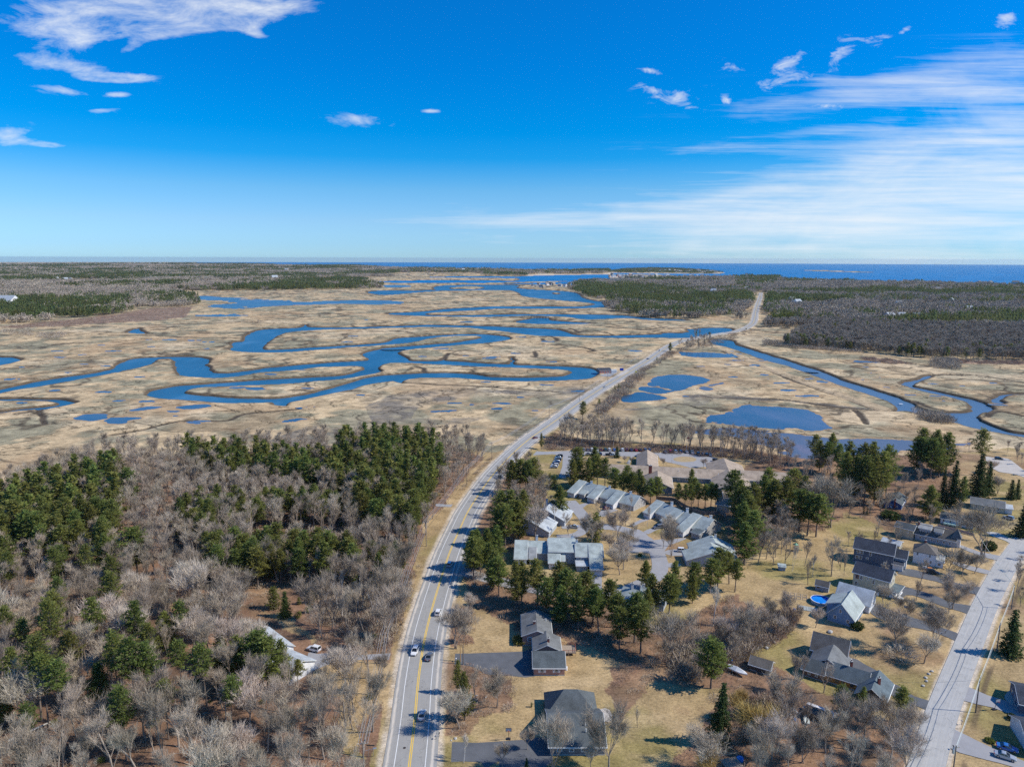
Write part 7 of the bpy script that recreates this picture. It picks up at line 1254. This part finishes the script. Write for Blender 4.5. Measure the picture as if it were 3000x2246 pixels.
def wire(name, pts, r, label, sag=.8, m=None):
    mb = MB()
    for a, b in zip(pts[:-1], pts[1:]):
        a, b = Vector(a), Vector(b); prev = a
        for i in range(1, 7): t = i / 6; p = a.lerp(b, t); p.z -= sag * 4 * t * (1 - t); mb.tube(prev, p, r, r, 3); prev = p
    return tag(mb.build(name, m or M_wire), label, "cable")
for k, lb in ((-1.1, "leftmost bare wire on the crossarms along the main road"), (-.45, "second bare wire on the crossarms along the main road"), (.45, "third bare wire on the crossarms along the main road"), (1.1, "rightmost bare wire on the crossarms along the main road")): wire("overhead_wire", [(x + k, y + .15, z - .42) for x, y, z, hh in pl], .05, lb)
wire("telephone_cable", [(x + .1, y, z - 3.6) for x, y, z, hh in pl], .05, "thick lower telephone cable along the main road", 1.0, M_dark)
POLES.clear(); pole(2787,2300,2205,"utility pole at the bottom of the side road with transformer boxes",True,False,None,10.5); pole(2858,2086,1982,"tall brown utility pole throwing a long shadow across the side road",False); pole(2920,1907,1822,"grey utility pole beside the dark roadside spruce",False,False,M_pole); pole(2963,1783,1712,"utility pole on the right verge near the top of the side road",False,False,M_pole)
x, y, z, hh = POLES[0]; tf = empty("transformer", (x - .5, y, z - 1.6)); tag(tf, "grey transformer can on the lowest side road pole", "transformer"); MB().tube((0, 0, -.5), (0, 0, .5), .3).build("can", M_gal, tf); MB().tube((.0, 0, .5), (.0, 0, .75), .06).build("bushing", M_trim, tf)
wire("overhead_cable", [(x, y, z - .3) for x, y, z, hh in POLES] + [(POLES[-1][0] + 14, POLES[-1][1] + 40, 10)], .07, "bright thick cable running along the side road poles", .7, mat("pale_cable", (.45, .50, .47), .5)); wire("service_wire", [(x, y, z - 1.6) for x, y, z, hh in POLES], .05, "lower parallel cable along the side road poles", .8, M_wire)
px_, py_, pz_, _h = POLES[1]; wire("service_drop", [(px_, py_, pz_ - .8), (101, 178, 5.0)], .03, "thin service wire crossing the side road to the farmhouse", .6)
pole(1349,1937,1883,"short light brown pole at the pink house drive",False,False,mat("fresh_pole_wood", (.48, .30, .14), .8)); pole(1357,1945,1888,"thinner dark pole next to the light brown one",False,False)
pole(1812,1150,1126,"leaning pole on the right of the marsh road",False,False,M_pole); pole(1836,1130,1105,"second pole on the right of the marsh road",False,False,M_pole)
# guardrail
g0 = [G(*p) for p in ((1478,1322),(1490,1311),(1510,1296),(1535,1277),(1560,1260),(1594,1236),(1660,1189))]; gp = dens(np.array(g0), 3.8); gr = empty("guardrail", (gp[0][0], gp[0][1], 0)); tag(gr, "long pale steel guardrail on the marsh side of the bend", "guardrail"); mb = MB()
for a, b in zip(gp[:-1], gp[1:]):
    za, zb = road_z(a[1]) - .06, road_z(b[1]) - .06; mb.obox((a[0] - gp[0][0], a[1] - gp[0][1]), (b[0] - gp[0][0], b[1] - gp[0][1]), .08, za + .45, za + .78, zb + .45, zb + .78)
mb.build("rail", M_gal, gr)
for a in gp: c = (a[0] - gp[0][0], a[1] - gp[0][1]); MB().box(c[0] - .08, c[0] + .08, c[1] + .05, c[1] + .2, -.3, float(road_z(a[1])) + .65).build("post", M_wood, gr)
# signs, mailboxes, hoops
def sign(px, py, hgt, w_, sh, m, label, two=False, rz=0.0, z=.0):
    x, y = G(px, py); e = empty("road_sign", (x, y, z), rz); tag(e, label, "sign")
    for k in ((-w_ * .3, w_ * .3) if two else (0,)): MB().box(k - .04, k + .04, -.04, .04, -.3, hgt).build("post", M_gal, e)
    MB().box(-w_ / 2, w_ / 2, -.08, -.045, hgt - sh, hgt).build("panel", m, e); return e
sign(1174,1848,2.6,.9,.5,mat("brown_sign", (.12, .07, .04), .6),"small dark sign on a post on the left verge"); sign(1087,2216,3.4,2.0,.35,mat("sign_back", (.08, .07, .06), .6),"dark sign board seen edge-on at the lower left verge",True); sign(1821,1091,4.5,4.0,2.8,mat("blue_sign", (.01, .06, .42), .5),"blue sign at the shack's car park",False,0,.3); sign(1863,1096,3.0,1.6,1.6,mat("yellow_sign", (.75, .65, .03), .5),"yellow warning sign on the right of the marsh road",False,0,.5)
def mailbox(px, py, label, c=None):
    x, y = G(px, py); e = empty("mailbox", (x, y, 0), R(80)); tag(e, label, "mailbox"); MB().box(-.05, .05, -.05, .05, -.2, 1.0).build("post", M_wood, e); m = MB().tube((-.28, 0, 1.12), (.28, 0, 1.12), .14, .14, 8); m.build("box", c or M_dark, e)
mailbox(1287,2158,"black mailbox at the lower driveway beside the main road"); mailbox(1278,2166,"second mailbox, just below the black one at the lower driveway", M_gal); mailbox(2817,2122,"mailbox on the right verge by the lawn corner", M_gal); mailbox(2792,2196,"mailbox at the lower right driveway mouth"); mailbox(1336,1938,"white mailbox at the pink house drive", M_trim); mailbox(2769,1856,"mailbox where the long driveway meets the side road", M_gal)
def hoop(px, py, top, rz, label):
    x, y, z0, hgt = pole_h(px, py, top); hgt = max(2.9, min(hgt, 3.6)); e = empty("basketball_hoop", (x, y, z0), rz); tag(e, label, "basketball hoop"); MB().box(-.5, .5, .1, .9, 0, .25).build("base", M_dark, e); MB().tube((0, .4, .2), (0, 0, hgt - .4), .06).build("pole", M_dark, e)
    bb = MB().box(-.7, .7, -.35, -.3, hgt - .75, hgt + .1).build("backboard", mat("clear_board", (.35, .38, .42), .3), e); MB().box(-.72, .72, -.36, -.29, hgt + .08, hgt + .14).box(-.72, .72, -.36, -.29, hgt - .8, hgt - .74).box(-.74, -.68, -.36, -.29, hgt - .8, hgt + .14).box(.68, .74, -.36, -.29, hgt - .8, hgt + .14).build("board_frame", M_dark, bb)
    rg_ = MB(); 
    for i in range(12): a, b = i * math.pi / 6, (i + 1) * math.pi / 6; rg_.tube((.23 * math.cos(a), -.6 + .23 * math.sin(a), hgt - .6), (.23 * math.cos(b), -.6 + .23 * math.sin(b), hgt - .6), .025, .025, 4)
    rg_.build("rim", mat("orange_rim", (.7, .12, .03), .5), e)
hoop(1490,2168,2130,0,"basketball hoop on the lowest driveway in front of the grey house"); hoop(2917,2081,2040,.2,"basketball hoop by the right front lawn drive"); hoop(2652,1802,1772,-.4,"basketball hoop on the long driveway lawn")
# tanks
def tank(px, py, label): x, y = G(px, py); e = empty("gas_tank", (x, y, 0)); tag(e, label, "gas tank"); MB().tube((0, 0, .05), (0, 0, 1.15), .38, .38, 12).build("tank", M_trim, e); MB().tube((0, 0, 1.15), (0, 0, 1.35), .14, .12, 8).build("valve_cap", M_gal, e)
tank(1725,2213,"left of two white gas tanks at the grey house's front wall"); tank(1735,2214,"right of two white gas tanks at the grey house's front wall"); tank(1659,1962,"white gas tank at the garage end of the pink house"); tank(2571,1744,"white tank between the pool house and the cream house")
# pool with its deck stairs
cx, cy = 109.8, 233.0; e = empty("round_pool", (cx, cy, 0)); tag(e, "round above-ground pool with blue water and white rim", "swimming pool"); N_ = 36; wl, rm_b = MB(), MB(); 
for i in range(N_):
    a, b = i * 2 * math.pi / N_, (i + 1) * 2 * math.pi / N_; c = lambda r, t, z: (r * math.cos(t), r * math.sin(t), z); wl.quad(c(3.3, a, 0), c(3.3, b, 0), c(3.3, b, 1.3), c(3.3, a, 1.3)); rm_b.quad(c(3.2, a, 1.33), c(3.42, a, 1.33), c(3.42, b, 1.33), c(3.2, b, 1.33)).quad(c(3.42, a, 1.33), c(3.42, a, 1.24), c(3.42, b, 1.24), c(3.42, b, 1.33))
li = MB()
for i in range(N_): a, b = i * 2 * math.pi / N_, (i + 1) * 2 * math.pi / N_; li.quad((3.2 * math.cos(b), 3.2 * math.sin(b), .2), (3.2 * math.cos(a), 3.2 * math.sin(a), .2), (3.2 * math.cos(a), 3.2 * math.sin(a), 1.32), (3.2 * math.cos(b), 3.2 * math.sin(b), 1.32))
wl.build("pool_wall", mat("pool_wall", (.42, .46, .50), .5), e); rm_b.build("rim", M_trim, e); li.build("liner", mat("pool_liner", (.01, .09, .42), .5), e); wa = MB(); wa.v = [(3.19 * math.cos(i * 2 * math.pi / N_), 3.19 * math.sin(i * 2 * math.pi / N_), .85) for i in range(N_)]; wa.f = [tuple(range(N_))]; wa.build("pool_water", mat("pool_water", (.01, .22, .72), .15, var=.35, vscale=.8), e)
e = empty("pool_deck", (112.3, 229.2, 0)); e.rotation_euler = (0, 0, .9); tag(e, "red wooden pool steps and deck with railing between pool and blue-grey house", "deck"); MB().box(-1.5, 1.5, -1.3, 1.3, 1.1, 1.25).build("deck_floor", M_red, e)
for a in ((-1.5, 1.5, -1.3, -1.22), (-1.5, -1.42, -1.3, 1.3), (1.42, 1.5, -1.3, 1.3)): MB().box(*a, 2.0, 2.08).box(*a, 1.6, 1.66).build("rail", M_red, e)
for k in range(6): MB().box(-2.6 + k * .22, -2.36 + k * .22, -.5, .5, k * .2, k * .2 + .06).build("step", M_red, e)
for x, y in ((-1.45, -1.25), (1.45, -1.25), (-1.45, 1.25), (1.45, 1.25)): MB().box(x - .05, x + .05, y - .05, y + .05, 0, 2.08).build("post", M_red, e)
# raised beds
M_bed = mat('pale_board', (.55, .45, .33), .9)
x0, y0 = G(2330, 1746); e = empty("raised_garden_beds", (x0, y0, 0), -.35); tag(e, "grid of empty wooden raised garden beds on the dry lawn left of the pool", "garden beds")
for i in range(4):
    for j in range(2):
        X0, Y0 = -3.6 + i * 2.0, -2 + j * 2.4; f = MB().box(X0, X0 + 1.6, Y0, Y0 + .12, 0, .14).box(X0, X0 + 1.6, Y0 + 1.9, Y0 + 2.02, 0, .14).box(X0, X0 + .12, Y0 + .12, Y0 + 1.9, 0, .14).box(X0 + 1.48, X0 + 1.6, Y0 + .12, Y0 + 1.9, 0, .14).build("bed_frame", M_bed, e)
# play tower
x0, y0 = G(2330, 1613); e = empty("play_tower", (x0, y0, 0), .3); tag(e, "small play tower with a green roof and a slide among the back-lawn trees", "play tower"); M_grn = mat("green_plastic", (.02, .22, .14), .5)
for x, y in ((-.7, -.7), (.7, -.7), (.7, .7), (-.7, .7)): MB().box(x - .06, x + .06, y - .06, y + .06, 0, 2.9).build("post", M_wood, e)
MB().box(-.75, .75, -.75, .75, 1.3, 1.4).build("platform", M_wood, e); MB().tri((-.95, -.95, 2.8), (.95, -.95, 2.8), (0, 0, 3.6)).tri((.95, -.95, 2.8), (.95, .95, 2.8), (0, 0, 3.6)).tri((.95, .95, 2.8), (-.95, .95, 2.8), (0, 0, 3.6)).tri((-.95, .95, 2.8), (-.95, -.95, 2.8), (0, 0, 3.6)).build("roof", M_grn, e); MB().obox((.75, 0), (3.2, -.3), .5, 1.25, 1.35, .1, .2).build("slide", M_grn, e)
x0, y0 = G(2507, 1580); e = empty("yellow_slide", (x0, y0, 0), .4); tag(e, "yellow plastic toy slide on the lawn behind the dark blue house", "toy slide"); M_y = mat("yellow_plastic", (.75, .70, .02), .5); MB().obox((0, 0), (2.0, 0), .6, 1.2, 1.3, .05, .15).build("chute", M_y, e); MB().box(-.5, 0, -.35, .35, 0, .08).box(-.55, -.45, -.35, .35, 0, 1.8).box(-.05, .05, -.35, .35, 0, 1.3).build("ladder", M_y, e)
# little shed roof on the back lawn
x0, y0 = G(2290, 1668); e = empty("lean_to", (x0, y0, 0), -.3); tag(e, "tiny lean-to with a pale roof at the brush edge of the back lawn", "shed"); MB().box(-1.3, 1.3, -1, 1, 0, 1.5).build("wall", S_['greyblue'], e); MB().slab([(-1.6, -1.3, 1.6), (1.6, -1.3, 1.6), (1.6, 1.3, 2.1), (-1.6, 1.3, 2.1)], .1).build("roof", R_['green'], e)
# boats
def hull(e, L, Wd, Hh, m, cover=None, nm="hull"):
    def sec(x, w_, z0): return [(x, 0, z0), (x, w_ * .75, z0 + .12), (x, w_, Hh * .8), (x, w_ * .96, Hh), (x, -w_ * .96, Hh), (x, -w_, Hh * .8), (x, -w_ * .75, z0 + .12)]
    X = L / 2; s_ = [sec(-X, Wd * .44, .25), sec(-X * .4, Wd * .5, .22), sec(X * .3, Wd * .46, .25), sec(X * .75, Wd * .25, .4), sec(X, .03, .75)]; loft(s_).build(nm, m, e)
    if cover: c = [[(-X, -Wd * .44, Hh), (-X, 0, Hh + .5), (-X, Wd * .44, Hh)], [(-X * .1, -Wd * .5, Hh), (-X * .1, 0, Hh + .95), (-X * .1, Wd * .5, Hh)], [(X * .6, -Wd * .33, Hh), (X * .6, 0, Hh + .4), (X * .6, Wd * .33, Hh)], [(X * 1.02, -.03, Hh), (X * 1.02, 0, Hh + .03), (X * 1.02, .03, Hh)]]; loft(c).build("cover", cover, e)
e = empty("covered_boat", (66.6, 189.2, .35), R(-47)); tag(e, "white shrink-wrapped boat on the ground beside the lone green pine", "boat"); hull(e, 6.0, 2.2, 1.0, CP['white'], M_trim); 
for x in (-1.4, -.7): 
    for s in (-1, 1): MB().tube((x, s * .95, 0), (x, s * 1.12, 0), .3, .3, 10).build("trailer_wheel", M_tyre, e)
x0, y0 = G(2362, 2112); e = empty("upturned_skiff", (x0, y0, .1), R(75)); tag(e, "small pale skiff lying among the bare lower right trees", "boat"); hull(e, 3.6, 1.5, .55, mat("worn_white", (.55, .58, .54), .7, var=.25, vscale=2)); 
x0, y0 = G(2716, 1668); e = empty("boat_trailer", (x0, y0, 0), R(-24)); tag(e, "trailer with white and orange loads behind the black suv", "trailer"); MB().box(-2, 2, -.8, .8, .5, .65).build("bed", M_gal, e); MB().box(-1.9, -.2, -.6, .6, .65, 1.3).build("white_load", M_trim, e); MB().box(.1, 1.7, -.5, .5, .65, 1.0).build("orange_load", mat("orange_load", (.65, .25, .08), .7), e)
for s in (-1, 1): MB().tube((0, s * .85, .32), (0, s * 1.05, .32), .32, .32, 10).build("wheel", M_tyre, e)
# old wreck of a camper, junk, platform
x0, y0 = G(2405, 2102); e = empty("derelict_camper", (x0, y0, 0), R(-38)); tag(e, "low derelict dark shed with a ragged white edge among the lower right trees", "wreck"); MB().box(-4, 3.6, -2.2, 1.4, 0, 1.7).build("body", S_['darkbrown'], e); mw = mat("ragged_white", (.62, .60, .60), .8, var=.45, vscale=1.2)
MB().box(-4.1, 3.7, 1.1, 2.2, 1.6, 1.85).build("edge_sheet", mw, e); MB().box(2.7, 3.8, -2.3, 1.1, 1.6, 1.82).build("edge_sheet", mw, e); MB().box(-4.9, -3.9, .3, 1.2, .8, 1.0).build("loose_board", mw, e)
for px, py, lb, m_ in ((2328,2084,"pile of white junk between dark trunks, upper one",mw),(2314,2096,"pile of white junk between dark trunks, lower one",mw),(2290,2062,"dull red junk heap between the trunks",M_red)):
    x0, y0 = G(px, py); e = empty("junk_pile", (x0, y0, 0), rt.uniform(0, 3)); tag(e, lb, "junk")
    for k in range(4): a, b = rt.uniform(-1, .6), rt.uniform(-.8, .4); MB().box(a, a + rt.uniform(.5, 1.3), b, b + rt.uniform(.3, .9), 0, rt.uniform(.3, .9)).build("panel", m_, e)
def drum(px, py, label, m_, r=.35, hh=.9): x0, y0 = G(px, py); e = empty("barrel", (x0, y0, 0)); tag(e, label, "barrel"); MB().tube((0, 0, 0), (0, 0, hh), r, r, 12).build("drum", m_, e); MB().tube((0, 0, hh), (0, 0, hh + .05), r * 1.04, r * 1.04, 12).build("lid", m_, e)
M_bl = mat("blue_plastic", (.02, .20, .62), .4)
drum(2144,1941,"blue barrel on the leaf litter above the white boat",M_bl); drum(2327,1790,"light blue barrel left of the grey mat by the pool",M_bl,.45); drum(2342,1783,"dark blue tub beside the grey mat by the pool",M_bl,.4,.6); drum(2328,2109,"little blue bucket among the lower right trees",M_bl,.3,.5)
x0, y0 = G(2366, 1783); e = empty("grey_patio_mat", (x0, y0, .06), -.35); tag(e, "grey wooden pallet patio beside the pool", "patio")
for k in range(7): MB().box(-3.2 + k * .92, -2.36 + k * .92, -1.6, 1.6, 0, .14).build("plank", mat("pallet_grey", (.34, .37, .36), .85) if k == 0 else bpy.data.materials["pallet_grey"], e)
x0, y0 = G(2143, 2240); e = empty("timber_platform", (x0, y0, 0), .25); tag(e, "open timber platform with pale boards at the bottom edge", "platform")
for k in range(9): MB().box(-2.2 + k * .5, -1.75 + k * .5, -1.8, 1.8, .5, .58).build("plank", M_wood, e)
for x, y in ((-2.2, -1.8), (2.3, -1.8), (2.3, 1.8), (-2.2, 1.8)): MB().box(x - .07, x + .07, y - .07, y + .07, 0, 1.7).build("post", M_wood, e)
MB().box(-2.3, 2.4, 1.75, 1.85, 1.5, 1.62).build("rail", M_wood, e); drum(2168,2226,"big bright blue tub on the timber platform's side",M_bl,.8,.7)
x0, y0 = G(2601, 1928); 
# fences
def fence(pts, hgt, label, m, step=2.4, name="wooden_fence"):
    P = dens(np.array([G(*p) for p in pts]), step); e = empty(name, (P[0][0], P[0][1], 0)); tag(e, label, "fence")
    for a, b in zip(P[:-1], P[1:]):
        a, b = a - P[0], b - P[0]; MB().obox(a, b, .06, .1, hgt).build("panel", m, e); MB().box(a[0] - .08, a[0] + .08, a[1] - .08, a[1] + .08, -.2, hgt + .12).build("post", m, e)
fence([(1925,1464),(1975,1468),(2010,1490),(2060,1508),(2110,1506),(2135,1520)],1.9,"weathered grey board fence behind the right condominium row",mat("fence_grey", (.20, .18, .165), .9, var=.3, vscale=1)); fence([(2747,1543),(2800,1555),(2860,1572)],1.3,"pinkish board fence in front of the long white ranch house",mat("fence_pink", (.44, .35, .33), .85, var=.15))
x0, y0 = 198.9, 308.3; e = empty("teal_awning", (x0, y0, 0), -.66); tag(e, "row of pale teal awning frames along the white ranch house", "awning")
for k in range(4): MB().box(k * 1.5, k * 1.5 + 1.3, -1.1, -.2, .5, 1.2).build("panel", mat("teal_panel", (.35, .55, .53), .5) if k == 0 else bpy.data.materials["teal_panel"], e)
# fallen trunks, stones
def log(p0, p1, r, label, m=M_birch):
    a, b = G(*p0), G(*p1); mb = MB().tube((0, 0, r + .5), (b[0] - a[0], b[1] - a[1], r), r, r * .6, 7); e = mb.build("fallen_trunk", m); e.location = (a[0], a[1], 0); tag(e, label, "log")
log((180,1902),(262,1869),.28,"white fallen birch trunk on the leaf litter, upper left one"); log((24,2178),(155,2113),.28,"long white fallen trunk in the lower left corner"); log((2118,1892),(2158,1900),.15,"thin white fallen branch near the brushy lot"); log((2270,1760),(2320,1775),.12,"grey boards lying at the brush edge", M_wood)
M_st = mat("field_stone", (.45, .43, .40), .9, var=.2)
def stone(px, py, r, label, grp=None): x0, y0 = G(px, py); rg = random.Random(int(px * 31 + py)); m = loft([[(r * k * math.cos(a) * rg.uniform(.8, 1.2), r * k * math.sin(a) * rg.uniform(.8, 1.2), z * r) for a in [i * math.pi / 3.5 for i in range(7)]] for k, z in ((.8, 0), (1.05, .35), (.8, .7), (.3, .9))]); e = m.build("garden_stone", M_st, None); e.location = (x0, y0, -.02); tag(e, label, "stone", grp)
for px, py in ((2730,1966),(2721,1974),(2714,1995),(2704,2009),(2712,1985)): stone(px, py, .5, "pale stone on the bank above the side road ditch", "stones on the ditch bank")
for px, py in ((2220,1898),(2232,1892),(2242,1886),(2252,1883),(2268,1881),(2212,1901),(2226,1895)): stone(px, py, .45, "stone of the curved edging on the lawn above the dark shed", "curved stone edging")
stone(2247,1899,.7,"white capstone below the curved stone edging"); stone(2432,1852,.9,"dark stone heap on the lawn below the blue-grey house")
for px, py, r in ((1396,2037,.3),(1423,2042,.3),(1314,1865,.3),(1335,2163,.45),(1322,2168,.25)): stone(px, py, r, "white scrap on the brown verge by the main road", "white scraps on the verge")
# manhole and bridges
x0, y0 = G(1185, 2191); e = MB().tube((0, 0, 0), (0, 0, .02), .38, .38, 16).build("manhole_cover", mat("cast_iron", (.06, .05, .045), .7)); e.location = (x0, y0, .17); tag(e, "round iron manhole cover in the left lane", "manhole cover")
def trestle(p0, p1, n, hgt, wd, label, z=0):
    a, b = G(*p0), G(*p1); e = empty("trestle_bridge", (a[0], a[1], float(drop(*a)))); tag(e, label, "bridge"); d = V2(b[0] - a[0], b[1] - a[1]); MB().obox((0, 0), (d.x, d.y), wd, hgt - .8, hgt).build("deck", mat("old_timber", (.12, .10, .085), .9) if "old_timber" not in bpy.data.materials else bpy.data.materials["old_timber"], e)
    for k in range(n + 1): c = d * (k / n); MB().box(c.x - wd * .15, c.x + wd * .15, c.y - wd * .5, c.y + wd * .5, -2, hgt - .8).build("pier", bpy.data.materials["old_timber"], e)
trestle((1478,833.5),(1552,834.5),22,4.0,5,"dark low railway trestle crossing the far estuary"); trestle((1556,931),(1608,932),6,3.6,3,"small dark footbridge over the middle creek")
rb = dens(np.array([G(*p) for p in ((2070,986),(2100,981.5),(2128,977))]), 6); 
e = empty("road_bridge_rail", (rb[0][0], rb[0][1], 0)); tag(e, "low parapets of the marsh road bridge", "bridge")
for s in (-1, 1):
    m = MB()
    for a, b in zip(rb[:-1], rb[1:]): m.obox(tuple(a - rb[0] + np.array([0, s * 6.8])), tuple(b - rb[0] + np.array([0, s * 6.8])), .3, -.5, 1.8)
    m.build("parapet", M_found, e)
# float on the canal
x0, y0 = G(2639, 1181); e = MB().box(-1.5, 1.5, -1, 1, 0, .5).build("white_float", M_trim); e.location = (x0, y0, -.9); tag(e, "tiny white float on the straight canal", "float")
x0, y0 = G(2230, 1311); e = empty("flag_pole", G(2011, 1322) + (0,)); tag(e, "thin flagpole behind the car park", "flagpole"); MB().tube((0, 0, 0), (0, 0, 9.5), .07, .04).build("pole", M_trim, e); MB().box(.05, 1.3, -.02, .02, 8.4, 9.3).build("flag", M_red, e)
for px, py, tp, lb in ((1968,1356,1333,"lamp post beside the car park loop"),(2116,1341,1322,"lamp post behind the right-hand car row")):
    x, y, z0, hg = pole_h(px, py, tp); e = empty("lamp_post", (x, y, z0)); tag(e, lb, "lamp post"); MB().tube((0, 0, 0), (0, 0, hg), .08, .06).build("pole", M_gal, e); MB().box(-.5, .5, -.2, .2, hg, hg + .15).build("lamp_head", M_gal, e)
# ================================================================== AIR
HZ = None
if True:
    m = bpy.data.materials.new("haze"); m.use_nodes = True; nt = m.node_tree; nt.nodes.clear(); on = nt.nodes.new('ShaderNodeOutputMaterial'); pv_ = nt.nodes.new('ShaderNodeVolumePrincipled'); pv_.inputs['Color'].default_value = (.86, .97, 1.0, 1); pv_.inputs['Density'].default_value = 1.6e-5; pv_.inputs['Anisotropy'].default_value = 0.3; nt.links.new(pv_.outputs[0], on.inputs['Volume'])
    me = MB().box(-55000, 55000, -3000, 55000, -260, 135).build("haze", m); tag(me, "thin blue air over the whole landscape", None, None, 'stuff')
